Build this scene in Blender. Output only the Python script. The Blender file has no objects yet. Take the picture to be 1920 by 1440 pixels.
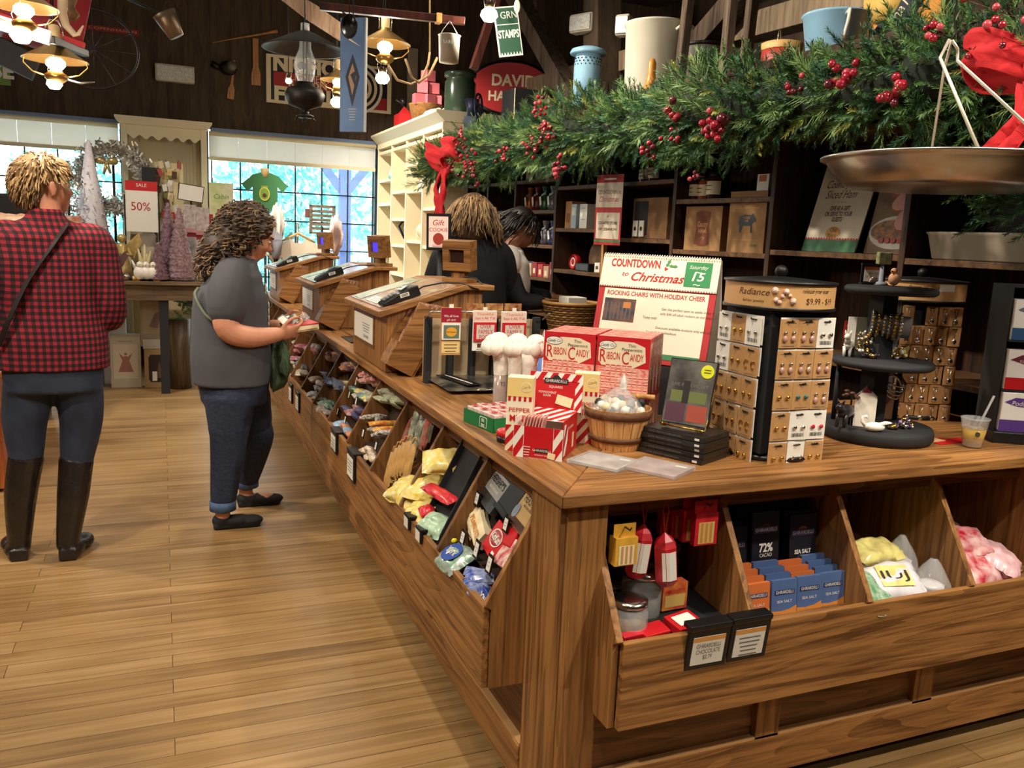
import bpy,math,random
import numpy as np
from mathutils import Vector,Matrix,noise as mnoise
random.seed(7)
C = bpy.context.scene.collection
PI = math.pi
def V(*a): return Vector(a)
def srgb(r,g,b):
    f = lambda c: (c/255/12.92) if c/255 <= .04045 else ((c/255+.055)/1.055)**2.4
    return (f(r),f(g),f(b),1)
# ---------------------------------------------------------------- camera
CH = 1.45;FPX = 1579.35
PITCH,ROLL,YAW = (math.radians(a) for a in (9.811,2.5173,22.730))
FW = V(math.sin(YAW)*math.cos(PITCH),math.cos(YAW)*math.cos(PITCH),-math.sin(PITCH))
_r = V(math.cos(YAW),-math.sin(YAW),0);_u = _r.cross(FW)
RT = _r*math.cos(ROLL) + _u*math.sin(ROLL);UP = -_r*math.sin(ROLL) + _u*math.cos(ROLL)
cam = bpy.data.cameras.new('camera');cam.sensor_width = 36;cam.lens = 36*FPX/1920
cam.clip_start = .02;cam.clip_end = 200
co = bpy.data.objects.new('camera',cam);C.objects.link(co)
co.matrix_world = Matrix(((RT.x,UP.x,-FW.x,0),(RT.y,UP.y,-FW.y,0),(RT.z,UP.z,-FW.z,CH),(0,0,0,1)))
bpy.context.scene.camera = co
# survey helpers: where a sight line meets a known plane of the room (used to read off positions in metres)
def ray(u,v): return RT*((u-960)/FPX) - UP*((v-720)/FPX) + FW
def pz(u,v,z): d = ray(u,v);return V(0,0,CH) + d*((z-CH)/d.z)
def px(u,v,x): d = ray(u,v);return V(0,0,CH) + d*(x/d.x)
def py(u,v,y): d = ray(u,v);return V(0,0,CH) + d*(y/d.y)
# ---------------------------------------------------------------- light
sc = bpy.context.scene
sc.view_settings.view_transform = 'Standard';sc.view_settings.look = 'None'
sc.view_settings.exposure = 0.12;sc.view_settings.gamma = 1;sc.view_settings.use_curve_mapping = False
w = bpy.data.worlds.new('sky');sc.world = w;w.use_nodes = True
bg = w.node_tree.nodes['Background'];bg.inputs[0].default_value = (.80,.95,1,1);bg.inputs[1].default_value = 7.0
WARM = (1,.89,.73)
def spot(loc,tgt,power,size=70,blend=.6,radius=.06,col=WARM):
    l = bpy.data.lights.new('ceiling_spotlight','SPOT');l.energy = power;l.spot_size = math.radians(size);l.spot_blend = blend
    l.shadow_soft_size = radius;l.color = col
    o = bpy.data.objects.new('ceiling_spotlight',l);C.objects.link(o);o.location = loc
    o.rotation_euler = (V(*tgt)-V(*loc)).to_track_quat('-Z','Y').to_euler();return o
def point(loc,power,radius=.04,col=WARM):
    l = bpy.data.lights.new('bulb_light','POINT');l.energy = power;l.shadow_soft_size = radius;l.color = col
    o = bpy.data.objects.new('bulb_light',l);C.objects.link(o);o.location = loc;return o
def area(loc,tgt,power,sx,sy,col=WARM):
    l = bpy.data.lights.new('fill_light','AREA');l.shape = 'RECTANGLE';l.size = sx;l.size_y = sy;l.energy = power;l.color = col
    o = bpy.data.objects.new('fill_light',l);C.objects.link(o);o.location = loc
    o.rotation_euler = (V(*tgt)-V(*loc)).to_track_quat('-Z','Y').to_euler();return o
spot((-2.2,1.2,3.9),(-.6,3.0,0),330,80,.8)
spot((-2.4,4.6,3.9),(-.3,5.4,0),330,75,.8)
spot((-1.4,6.6,3.9),(-.1,8.0,.9),200,60)
spot((-.3,-.6,3.9),(.5,2.4,.7),90,50)
spot((.2,1.0,3.9),(1.25,2.0,.9),230,50)
spot((2.7,-.4,3.7),(1.7,1.7,.8),330,62)
spot((1.9,3.0,3.9),(1.2,4.4,.9),120,60)
spot((1.9,-1.6,3.3),(1.7,1.9,.75),60,50)  # extra spot added to brighten the inside of the right bins
spot((1.5,-.3,3.7),(2.35,2.05,1.1),190,34)  # extra spot added to brighten the cards on the second spinner
spot((1.9,5.2,3.9),(1.2,6.2,.9),120,60)
spot((.1,2.7,3.9),(2.3,2.6,2.2),430,60)
spot((.1,4.6,3.9),(2.4,4.6,2.35),430,62)
spot((.4,7.0,3.8),(2.2,8.1,1.7),620,62)
area((-1.0,3.5,3.95),(-1,3.5,0),40,5,7)  # broad overhead fill added for ambience, not a fixture of the shop
sun = bpy.data.lights.new('sun','SUN');sun.energy = 9;sun.angle = .02;sun.color = (.9,.97,1)
so = bpy.data.objects.new('sun',sun);C.objects.link(so);so.rotation_euler = (math.radians(42),0,math.radians(25))
# ---------------------------------------------------------------- materials
MC = {}
def nm(name):
    m = bpy.data.materials.new(name);m.use_nodes = True;nt = m.node_tree
    return m,nt,nt.nodes['Principled BSDF']
def mat(name,rgb=None,rough=.55,metal=0.,emit=0.,noise=None,bump=None,alpha=None,trans=0.,rgb2=None,coat=0.):
    if name in MC: return MC[name]
    m,nt,b = nm(name);c = srgb(*rgb)
    b.inputs['Base Color'].default_value = c;b.inputs['Roughness'].default_value = rough;b.inputs['Metallic'].default_value = metal
    if coat: b.inputs['Coat Weight'].default_value = coat;b.inputs['Coat Roughness'].default_value = .15
    if trans: b.inputs['Transmission Weight'].default_value = trans;b.inputs['IOR'].default_value = 1.2
    if alpha is not None: b.inputs['Alpha'].default_value = alpha
    if emit: b.inputs['Emission Color'].default_value = c;b.inputs['Emission Strength'].default_value = emit
    if noise or bump:
        tc = nt.nodes.new('ShaderNodeTexCoord');n = nt.nodes.new('ShaderNodeTexNoise');n.inputs['Scale'].default_value = (noise or bump)[0];n.inputs['Detail'].default_value = 5
        nt.links.new(tc.outputs['Object'],n.inputs['Vector'])
        if noise:
            r = nt.nodes.new('ShaderNodeValToRGB');r.color_ramp.elements[0].position = .32;r.color_ramp.elements[1].position = .68
            k = noise[1];c2 = srgb(*rgb2) if rgb2 else tuple(min(1,x*(1+k)) for x in c[:3])+(1,)
            r.color_ramp.elements[0].color = c if rgb2 else tuple(x*(1-k) for x in c[:3])+(1,);r.color_ramp.elements[1].color = c2
            nt.links.new(n.outputs['Fac'],r.inputs['Fac']);nt.links.new(r.outputs['Color'],b.inputs['Base Color'])
        if bump:
            bp = nt.nodes.new('ShaderNodeBump');bp.inputs['Strength'].default_value = bump[1];bp.inputs['Distance'].default_value = .01
            nt.links.new(n.outputs['Fac'],bp.inputs['Height']);nt.links.new(bp.outputs['Normal'],b.inputs['Normal'])
    MC[name] = m;return m
def wood(name,c1,c2,axis='x',fine=34,rough=.45,ring=7.,spec=.4):
    key = name+'_'+axis
    if key in MC: return MC[key]
    m,nt,b = nm(key);L = nt.links
    tc = nt.nodes.new('ShaderNodeTexCoord');mp = nt.nodes.new('ShaderNodeMapping')
    s = {'x': (1.6,fine,fine),'y': (fine,1.6,fine),'z': (fine,fine,1.6)}[axis];mp.inputs['Scale'].default_value = s
    L.new(tc.outputs['Object'],mp.inputs['Vector'])
    n = nt.nodes.new('ShaderNodeTexNoise');n.inputs['Scale'].default_value = 1.6;n.inputs['Detail'].default_value = 6;n.inputs['Roughness'].default_value = .65
    L.new(mp.outputs[0],n.inputs['Vector'])
    mp2 = nt.nodes.new('ShaderNodeMapping');q = ring
    mp2.inputs['Scale'].default_value = {'x': (.5,q,q),'y': (q,.5,q),'z': (q,q,.5)}[axis];L.new(tc.outputs['Object'],mp2.inputs['Vector'])
    n2 = nt.nodes.new('ShaderNodeTexNoise');n2.inputs['Scale'].default_value = 1;n2.inputs['Detail'].default_value = 2;n2.inputs['Distortion'].default_value = 1.2
    L.new(mp2.outputs[0],n2.inputs['Vector'])
    mm = nt.nodes.new('ShaderNodeMath');mm.operation = 'MULTIPLY';mm.inputs[1].default_value = 9;L.new(n2.outputs['Fac'],mm.inputs[0])
    fr = nt.nodes.new('ShaderNodeMath');fr.operation = 'FRACT';L.new(mm.outputs[0],fr.inputs[0])
    mx = nt.nodes.new('ShaderNodeMix');mx.data_type = 'FLOAT';mx.inputs[0].default_value = .14;L.new(n.outputs['Fac'],mx.inputs[2]);L.new(fr.outputs[0],mx.inputs[3])
    r = nt.nodes.new('ShaderNodeValToRGB');r.color_ramp.elements[0].position = .34;r.color_ramp.elements[1].position = .60
    r.color_ramp.elements[0].color = srgb(*c1);r.color_ramp.elements[1].color = srgb(*c2)
    L.new(mx.outputs[0],r.inputs['Fac']);L.new(r.outputs['Color'],b.inputs['Base Color'])
    b.inputs['Roughness'].default_value = rough;b.inputs['Specular IOR Level'].default_value = spec
    bp = nt.nodes.new('ShaderNodeBump');bp.inputs['Strength'].default_value = .12;bp.inputs['Distance'].default_value = .004
    L.new(n.outputs['Fac'],bp.inputs['Height']);L.new(bp.outputs['Normal'],b.inputs['Normal'])
    MC[key] = m;return m
OAK = lambda a='x': wood('oak',(98,62,32),(170,120,68),a)
OAKD = lambda a='x': wood('oak_panel',(78,48,25),(138,94,52),a)
DARK = lambda a='x': wood('dark_walnut',(34,20,12),(74,47,28),a,rough=.6)
BARN = lambda a='x': wood('barn_board',(66,54,44),(88,74,60),a,fine=12,rough=.8,spec=.15)
BEAM = lambda a='x': wood('beam_timber',(60,50,42),(104,88,74),a,fine=16,rough=.8,spec=.15)
BLK = mat('black_plastic',(18,18,20),.4)
BLKM = mat('black_matte',(30,30,33),.75)
WHT = mat('white_card',(238,234,224),.6)
CRM = mat('cream_card',(238,222,188),.6)
RED = mat('print_red',(196,24,32),.45)
REDC = mat('card_red',(178,40,42),.6)
GRN = mat('print_green',(20,118,62),.5)
KRA = mat('kraft_card',(186,140,88),.8,noise=(60,.06))
BRN = mat('print_brown',(84,48,28),.6)
INK = mat('ink',(36,32,32),.6)
GREY = mat('ink_grey',(120,118,112),.6)
GOLD = mat('gold',(222,178,84),.25,1)
SIL = mat('silver',(210,208,204),.22,1)
DMET = mat('dark_metal',(46,42,40),.45,.8)
GLS = mat('clear_glass',(235,240,240),.05,trans=1.)
PLA = mat('clear_plastic',(240,244,246),.08,alpha=.28,coat=.5)
BROWNM = mat('cardboard_brown',(128,92,58),.85,noise=(30,.08))
MC['white_paint'] = None;del MC['white_paint']
CREAM = mat('cream_paint',(236,222,188),.55)
BULB = mat('bulb_glow',(255,226,170),.4,emit=28)
# ---------------------------------------------------------------- mesh builder
def frame(o,x,y):
    x = V(*x).normalized();y = V(*y);z = x.cross(y).normalized();y = z.cross(x);o = V(*o)
    return Matrix(((x.x,y.x,z.x,o.x),(x.y,y.y,z.y,o.y),(x.z,y.z,z.z,o.z),(0,0,0,1)))
def TR(x=0,y=0,z=0): return Matrix.Translation((x,y,z))
def RZ(a): return Matrix.Rotation(a,4,'Z')
def RX(a): return Matrix.Rotation(a,4,'X')
def RY(a): return Matrix.Rotation(a,4,'Y')
_tx = {}
def glyphs(s,bold=0,sp=1.):
    k = (s,bold,sp)
    if k not in _tx:
        cu = bpy.data.curves.new('t','FONT');cu.body = s;cu.align_x = 'CENTER';cu.align_y = 'CENTER';cu.size = 1;cu.offset = bold;cu.space_line = .9;cu.space_character = sp
        cu.resolution_u = 3
        ob = bpy.data.objects.new('t',cu);me = bpy.data.meshes.new_from_object(ob)
        _tx[k] = ([v.co.copy() for v in me.vertices],[tuple(p.vertices) for p in me.polygons])
        bpy.data.objects.remove(ob);bpy.data.meshes.remove(me);bpy.data.curves.remove(cu)
    return _tx[k]
IDM = Matrix.Identity(4)
class MB:
    def __init__(s,m=None): s.v = [];s.f = [];s.mi = [];s.sm = [];s.mats = [];s.M = IDM.copy();s.m = m
    def _m(s,m):
        m = m or s.m
        if m not in s.mats: s.mats.append(m)
        return s.mats.index(m)
    def add(s,vs,fs,m=None,smooth=False,M=None):
        T = s.M @ M if M is not None else s.M;n = len(s.v);k = s._m(m)
        s.v += [tuple(T @ Vector(p)) for p in vs]
        for f in fs: s.f.append(tuple(i+n for i in f));s.mi.append(k);s.sm.append(smooth)
        return s
    def box(s,x0,x1,y0,y1,z0,z1,m=None,M=None):
        vs = [(x,y,z) for z in (z0,z1) for y in (y0,y1) for x in (x0,x1)]
        return s.add(vs,[(0,2,3,1),(4,5,7,6),(0,1,5,4),(2,6,7,3),(0,4,6,2),(1,3,7,5)],m,False,M)
    def cbox(s,c,d,m=None,M=None):
        return s.box(c[0]-d[0]/2,c[0]+d[0]/2,c[1]-d[1]/2,c[1]+d[1]/2,c[2]-d[2]/2,c[2]+d[2]/2,m,M)
    def prism(s,pts,h0,h1,m=None,M=None,smooth=False):
        n = len(pts);vs = [(x,y,h0) for x,y in pts]+[(x,y,h1) for x,y in pts]
        fs = [tuple(range(n))[::-1],tuple(range(n,2*n))]+[(i,(i+1) % n,(i+1) % n+n,i+n) for i in range(n)]
        return s.add(vs,fs,m,smooth,M)
    def quad(s,a,b,c,d,m=None): return s.add([a,b,c,d],[(0,1,2,3)],m)
    def lathe(s,prof,m=None,n=24,M=None,smooth=True,a0=0,a1=2*PI,sy=1.):
        full = abs(a1-a0-2*PI) < 1e-6;k = n if full else n+1;vs = []
        for r,z in prof:
            for i in range(k):
                a = a0+(a1-a0)*i/n;vs.append((r*math.cos(a),r*math.sin(a)*sy,z))
        fs = []
        for j in range(len(prof)-1):
            for i in range(n):
                i2 = (i+1) % k;fs.append((j*k+i,j*k+i2,(j+1)*k+i2,(j+1)*k+i))
        return s.add(vs,fs,m,smooth,M)
    def cyl(s,p0,p1,r0,r1=None,m=None,n=12,smooth=True):
        r1 = r0 if r1 is None else r1;p0 = V(*p0);p1 = V(*p1);d = p1-p0;L = d.length
        M = TR(*p0) @ d.to_track_quat('Z','Y').to_matrix().to_4x4()
        return s.lathe([(0,0),(r0,0),(r1,L),(0,L)],m,n,M,smooth)
    def tube(s,pts,r,m=None,n=6,closed=False):
        P = [V(*p) for p in pts];k = len(P);vs = [];x = None
        for i,p in enumerate(P):
            a = P[(i-1) % k] if (closed or i) else p;b = P[(i+1) % k] if (closed or i < k-1) else p
            t = (b-a);t = t.normalized() if t.length else V(0,0,1)
            x = t.orthogonal() if x is None else x-t*x.dot(t)
            x = x.normalized() if x.length > 1e-5 else t.orthogonal().normalized();y = x.cross(t)
            rr = r[i] if isinstance(r,(list,tuple)) else r
            for j in range(n):
                an = 2*PI*j/n;vs.append(p+x*(rr*math.cos(an))+y*(rr*math.sin(an)))
        fs = []
        for i in range(k if closed else k-1):
            for j in range(n): fs.append((i*n+j,i*n+(j+1) % n,((i+1) % k)*n+(j+1) % n,((i+1) % k)*n+j))
        if not closed: fs += [tuple(range(n))[::-1],tuple(range((k-1)*n,k*n))]
        return s.add(vs,fs,m,True)
    def ball(s,c,r,m=None,n=12,sz=1.,M=None):
        rx,ry,rz = (r if isinstance(r,(tuple,list)) else (r,r,r*sz));k = max(4,n//2)
        pr = [(math.sin(PI*i/k),-math.cos(PI*i/k)) for i in range(k+1)]
        T = TR(*c) @ Matrix.Diagonal((rx,ry,rz,1))
        return s.lathe(pr,m,n,(M @ T) if M is not None else T)
    def pillow(s,c,d,m=None,M=None,crink=.12,seed=0,n=10,crimp=True):
        # a sealed bag: fat middle, thin crimped ends along x
        vs = [];fs = [];sx,sy,sz = d
        for side in (1,-1):
            for i in range(n+1):
                for j in range(n+1):
                    x = i/n*2-1;y = j/n*2-1
                    h = max(0,(1-abs(x)**3))**.6*max(0,(1-abs(y)**3))**.6
                    k = mnoise.noise(V(x*2.6+seed*3.1,y*2.6,side*2+seed))*crink*2
                    w = 1-.10*(1-x*x)*0-.06*abs(x)**6
                    vs.append((c[0]+x*sx/2,c[1]+y*sy/2*(1+k*.2)*w,c[2]+side*sz/2*h*(1+k)+mnoise.noise(V(x*7,y*7,seed))*sz*crink*(abs(x)+.3)*.35))
        N = (n+1)*(n+1)
        for sd in (0,1):
            for i in range(n):
                for j in range(n):
                    a = sd*N+i*(n+1)+j;q = (a,a+n+1,a+n+2,a+1);fs.append(q if sd == 0 else q[::-1])
        for i in range(n):
            for q in ((i*(n+1),(i+1)*(n+1)),(i*(n+1)+n,(i+1)*(n+1)+n),(i,i+1),(n*(n+1)+i,n*(n+1)+i+1)): fs.append((q[0],q[1],q[1]+N,q[0]+N))
        return s.add(vs,fs,m,True,M)
    def panel(s,F,w,h,m,z=.0008,cx=0,cy=0):
        return s.add([(cx-w/2,cy-h/2,z),(cx+w/2,cy-h/2,z),(cx+w/2,cy+h/2,z),(cx-w/2,cy+h/2,z)],[(0,1,2,3)],m,False,F)
    def poly(s,F,pts,m,z=.0008): return s.add([(x,y,z) for x,y in pts],[tuple(range(len(pts)))],m,False,F)
    def ell(s,F,rx,ry,m,z=.001,cx=0,cy=0,n=24):
        return s.add([(cx+rx*math.cos(2*PI*i/n),cy+ry*math.sin(2*PI*i/n),z) for i in range(n)],[tuple(range(n))],m,False,F)
    def text(s,F,t,size,m,cx=0,cy=0,z=.0014,shear=0,rot=0,sx=1.,bold=0,fit=None,sp=1.):
        vs,fs = glyphs(t,bold,sp)
        if not vs: return s
        if fit:
            wd = (max(v.x for v in vs)-min(v.x for v in vs))*size;sx = fit/wd
        c,n = math.cos(rot),math.sin(rot);out = []
        for v in vs:
            x = (v.x*sx+v.y*shear)*size;y = v.y*size;out.append((cx+x*c-y*n,cy+x*n+y*c,z))
        return s.add(out,fs,m,False,F)
    def lines(s,F,w,n,m,cx=0,cy=0,gap=.01,th=.002,z=.0012,seed=0):
        rr = random.Random(seed)
        for i in range(n):
            ww = w*rr.uniform(.6,1);s.panel(F,ww,th,m,z,cx-(w-ww)/2*0,cy-i*gap)
        return s
    def mesh(s,name):
        me = bpy.data.meshes.new(name);me.from_pydata(s.v,[],s.f)
        for m in s.mats: me.materials.append(m)
        me.polygons.foreach_set('material_index',s.mi);me.polygons.foreach_set('use_smooth',s.sm);me.update();return me
    def obj(s,name,parent=None,bevel=0,solid=0,origin=None):
        inv = None
        if parent is not None: inv = root_mat(parent).inverted()
        elif origin is None:
            a = np.array(s.v);lo = a.min(0);hi = a.max(0);origin = ((lo[0]+hi[0])/2,(lo[1]+hi[1])/2,lo[2])
        if parent is None: inv = Matrix.Translation(origin).inverted()
        s.v = [tuple(inv @ Vector(p)) for p in s.v]
        o = bpy.data.objects.new(name,s.mesh(name));C.objects.link(o)
        if parent is not None: o.parent = parent
        else: o.location = origin
        if solid: q = o.modifiers.new('thickness','SOLIDIFY');q.thickness = solid
        if bevel: q = o.modifiers.new('bevel','BEVEL');q.width = bevel;q.segments = 2;q.limit_method = 'ANGLE';q.angle_limit = math.radians(40)
        return o
def root_mat(o):
    m = o.matrix_basis.copy()
    while o.parent is not None: o = o.parent;m = o.matrix_basis @ m
    return m
def tag(o,label,cat,group=None,kind=None):
    if label: o['label'] = label
    if cat: o['category'] = cat
    if group: o['group'] = group
    if kind: o['kind'] = kind
    return o
def thing(name,label,cat,loc=(0,0,0),rz=0,group=None,rot=None):
    o = bpy.data.objects.new(name,None);C.objects.link(o);o.empty_display_size = .05;o.location = loc
    o.rotation_euler = rot if rot else (0,0,rz)
    return tag(o,label,cat,group)
def struct(mb,name,**k): o = mb.obj(name,origin=(0,0,0),**k);o['kind'] = 'structure';return o
def dup(root,loc=None,rz=None,label=None,group=None,rot=None):
    def cp(o,par):
        c = o.copy();C.objects.link(c)
        if par is not None: c.parent = par
        for ch in kids.get(o.name,[]): cp(ch,c)
        return c
    kids = {}
    for o in C.objects:
        if o.parent is not None: kids.setdefault(o.parent.name,[]).append(o)
    r = cp(root,None)
    if loc is not None: r.location = loc
    if rz is not None: r.rotation_euler = (0,0,rz)
    if rot is not None: r.rotation_euler = rot
    if label: r['label'] = label
    if group: r['group'] = group
    return r
# ================================================================ SETTING
def floor_mat():
    m,nt,b = nm('plank_floor');L = nt.links
    tc = nt.nodes.new('ShaderNodeTexCoord')
    br = nt.nodes.new('ShaderNodeTexBrick');br.offset = .37;br.inputs['Scale'].default_value = 1
    br.inputs['Brick Width'].default_value = 1.35;br.inputs['Row Height'].default_value = .085;br.inputs['Mortar Size'].default_value = .0012;br.inputs['Mortar Smooth'].default_value = .3
    br.inputs['Color1'].default_value = (.15,.15,.15,1);br.inputs['Color2'].default_value = (.85,.85,.85,1);br.inputs['Mortar'].default_value = (0,0,0,1)
    L.new(tc.outputs['Object'],br.inputs['Vector'])
    mp = nt.nodes.new('ShaderNodeMapping');mp.inputs['Scale'].default_value = (1.3,22,1);L.new(tc.outputs['Object'],mp.inputs['Vector'])
    # shift the grain from plank to plank
    ad = nt.nodes.new('ShaderNodeVectorMath');ad.operation = 'MULTIPLY_ADD';ad.inputs[1].default_value = (7,3,5);L.new(br.outputs['Color'],ad.inputs[0]);L.new(mp.outputs[0],ad.inputs[2])
    n = nt.nodes.new('ShaderNodeTexNoise');n.inputs['Scale'].default_value = 1.5;n.inputs['Detail'].default_value = 6;n.inputs['Distortion'].default_value = .6;L.new(ad.outputs[0],n.inputs['Vector'])
    n2 = nt.nodes.new('ShaderNodeTexNoise');n2.inputs['Scale'].default_value = 1.3;n2.inputs['Detail'].default_value = 2;L.new(tc.outputs['Object'],n2.inputs['Vector'])
    m1 = nt.nodes.new('ShaderNodeMix');m1.data_type = 'FLOAT';m1.inputs[0].default_value = .27;L.new(n.outputs['Fac'],m1.inputs[2]);L.new(br.outputs['Color'],m1.inputs[3])
    m2 = nt.nodes.new('ShaderNodeMix');m2.data_type = 'FLOAT';m2.inputs[0].default_value = .34;L.new(m1.outputs[0],m2.inputs[2]);L.new(n2.outputs['Fac'],m2.inputs[3])
    r = nt.nodes.new('ShaderNodeValToRGB');e = r.color_ramp.elements;e[0].position = .3;e[0].color = srgb(106,78,46);e[1].position = .68;e[1].color = srgb(184,150,104)
    q = e.new(.48);q.color = srgb(152,118,74);L.new(m2.outputs[0],r.inputs['Fac'])
    mk = nt.nodes.new('ShaderNodeMix');mk.data_type = 'RGBA';L.new(br.outputs['Fac'],mk.inputs[0]);L.new(r.outputs['Color'],mk.inputs[6]);mk.inputs[7].default_value = srgb(60,38,20)
    L.new(mk.outputs[2],b.inputs['Base Color']);b.inputs['Roughness'].default_value = .42;b.inputs['Specular IOR Level'].default_value = .35
    bp = nt.nodes.new('ShaderNodeBump');bp.inputs['Strength'].default_value = .15;bp.inputs['Distance'].default_value = .003;L.new(n.outputs['Fac'],bp.inputs['Height']);L.new(bp.outputs['Normal'],b.inputs['Normal'])
    return m
struct(MB(floor_mat()).box(-4.5,4.2,-2.5,9.6,-.1,0),'floor')
CEIL = mat('ceiling_dark',(44,34,28),.85,noise=(3,.15))
mb = MB(CEIL).box(-4.5,4.2,-2.5,9.6,4.3,4.4)
struct(mb,'ceiling')
mb = MB(BEAM('x'))
for y in (0,1.6,3.2,4.8,6.4,8.0): mb.box(-4.5,4.2,y-.07,y+.07,4.08,4.3)
mb.box(-.1,.1,-2.5,9.5,3.98,4.08)
struct(mb,'trim_1')
WALL = mat('plaster_dark',(92,76,60),.85,noise=(2,.1))
struct(MB(WALL).box(-4.6,-4.5,-2.5,9.6,0,4.3),'wall_left')
struct(MB(BARN('z')).box(4.2,4.3,-2.5,9.6,0,4.3),'wall_right')
struct(MB(WALL).box(-4.5,4.2,-2.6,-2.5,0,4.3),'wall_front')
YW = 9.4
mb = MB(BARN('z'))
x = -4.5
while x < 4.2:
    mb.box(x,x+.198,YW,YW+.12,2.42,4.3);x += .2
mb.box(-4.5,4.2,YW+.02,YW+.12,0,.62);mb.box(-.30,.42,YW,YW+.12,.62,2.42);mb.box(2.25,4.2,YW,YW+.12,.62,2.42);mb.box(-4.5,-4.1,YW,YW+.12,.62,2.42)
mb.box(-4.5,4.2,YW+.12,YW+.14,2.42,4.3)
struct(mb,'wall_back')
BLUEM = mat('window_head_blue',(120,138,172),.5)
mb = MB(BLUEM).box(-4.3,-.34,YW-.05,YW,2.385,2.42).box(.5,2.2,YW-.05,YW,2.385,2.42);struct(mb,'trim_2')
WGL = mat('window_glass',(225,240,245),.02,alpha=.08)
FRM = mat('muntin_dark',(34,44,54),.5)
for k,(x0,x1) in enumerate(((-4.1,-.30),(.42,2.25))):
    wn = thing('window_%d' % (k+1),None,None,(0,0,0));wn['kind'] = 'structure'
    mb = MB(FRM)
    xs = [-1.18+.28*i for i in range(-11,13)]
    for xx in xs:
        if x0+.05 < xx < x1-.05: mb.box(xx-.007,xx+.007,YW+.02,YW+.05,.62,2.42)
    for i in range(6):
        z = 2.126-.3*i;mb.box(x0,x1,YW+.02,YW+.05,z-.007,z+.007)
    for a,b_ in ((x0,x0+.05),(x1-.05,x1)): mb.box(a,b_,YW,YW+.08,.62,2.42)
    mb.box(x0,x1,YW,YW+.08,.62,.67);mb.obj('window_frame',wn)
    MB(WGL).box(x0,x1,YW+.055,YW+.058,.64,2.40).obj('window_pane',wn)
SHD = mat('shade_cloth',(236,232,226),.8,bump=(3,.3))
nt = SHD.node_tree;nt.nodes['Principled BSDF'].inputs['Transmission Weight'].default_value = .0
# the cloth lets daylight through
tl = nt.nodes.new('ShaderNodeBsdfTranslucent');tl.inputs[0].default_value = srgb(226,216,206);mxs = nt.nodes.new('ShaderNodeMixShader');mxs.inputs[0].default_value = .55
nt.links.new(nt.nodes['Principled BSDF'].outputs[0],mxs.inputs[1]);nt.links.new(tl.outputs[0],mxs.inputs[2]);nt.links.new(mxs.outputs[0],nt.nodes['Material Output'].inputs[0])
for x0,x1,lb in ((-4.1,-.36,'long cream roller shade pulled partway down over the left window'),(.47,2.18,'cream roller shade pulled partway down over the window right of the tall cabinet')):
    t = thing('roller_shade',lb,'window shade',(x0,YW-.1,2.12))
    mb = MB(SHD);n = int((x1-x0)/.28)
    for i in range(n):
        a = x0+(x1-x0)*i/n;b_ = x0+(x1-x0)*(i+1)/n;mb.box(a+.0015,b_,YW-.06,YW-.055,2.13,2.385)
    mb.obj('shade_cloth',t)
    MB(CREAM).box(x0,x1,YW-.075,YW-.05,2.10,2.135).obj('bottom_rail',t)
    MB(CREAM).cyl((x0,YW-.09,2.36),(x1,YW-.09,2.36),.022).obj('roller',t)
# ---------------------------------------------------------------- outdoors seen through the windows
GRD = mat('outdoor_ground',(190,205,205),.9)  # pale cyan: the overexposed daylight is put into the ground colour
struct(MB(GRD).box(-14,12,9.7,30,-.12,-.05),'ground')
LEAF = [mat('leaf_%d' % i,c,.6) for i,c in enumerate(((120,206,196),(176,230,222),(98,180,184),(214,242,238)))]  # leaf colours bleached to cyan-white, overexposed daylight put into them
def foliage(name,label,c,r,n,seed,group=None):
    rr = random.Random(seed);mb = MB(LEAF[0])
    mb.tube([(c[0],c[1],-.05),(c[0]+.1,c[1],c[2]*.5),(c[0],c[1],c[2])],[.14,.1,.05],mat('trunk',(110,110,104),.8))
    for i in range(n):
        d = V(rr.gauss(0,1),rr.gauss(0,1),rr.gauss(0,1)).normalized()*(rr.random()**.35)
        p = V(c[0]+d.x*r[0],c[1]+d.y*r[1],c[2]+d.z*r[2]);k = mnoise.noise(p*1.3)
        if k < -.22: continue
        a = V(rr.uniform(-1,1),rr.uniform(-1,1),rr.uniform(-1,1)).normalized();b_ = a.cross(V(rr.random(),rr.random(),1)).normalized();s = rr.uniform(.05,.13)
        mb.add([p-a*s,p-b_*s*.5,p+a*s,p+b_*s*.5],[(0,1,2,3)],LEAF[(rr.randrange(4))])
    o = mb.obj(name,origin=(c[0],c[1],-.05));tag(o,label,'tree',group)
foliage('tree','leafy tree outside, seen through the left end of the window',(-4.4,14,1.6),(1.5,1.2,1.8),4200,1)
foliage('tree','leafy tree outside behind the tall white cabinet and the silver wreath',(-1.0,16.6,1.5),(1.6,1.2,1.7),4200,2)
foliage('tree','leafy tree outside to the left of the porch post',(1.9,14.2,1.5),(1.3,.9,1.8),5200,3)
foliage('tree','leafy tree outside to the right of the porch post',(4.9,16.2,1.5),(1.5,1.2,2.0),4200,4)
PST = mat('post_blue',(70,90,150),.7)
p0 = py(639,390,12.0);p1 = py(656,390,12.0)
t = thing('porch_post','square blue-grey porch post with two diagonal braces outside the window','post',((p0.x+p1.x)/2,12.06,-.05));X = (p0.x+p1.x)/2
MB(PST).box(X-.075,X+.075,11.98,12.13,-.05,3.2).obj('post',t)
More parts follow.
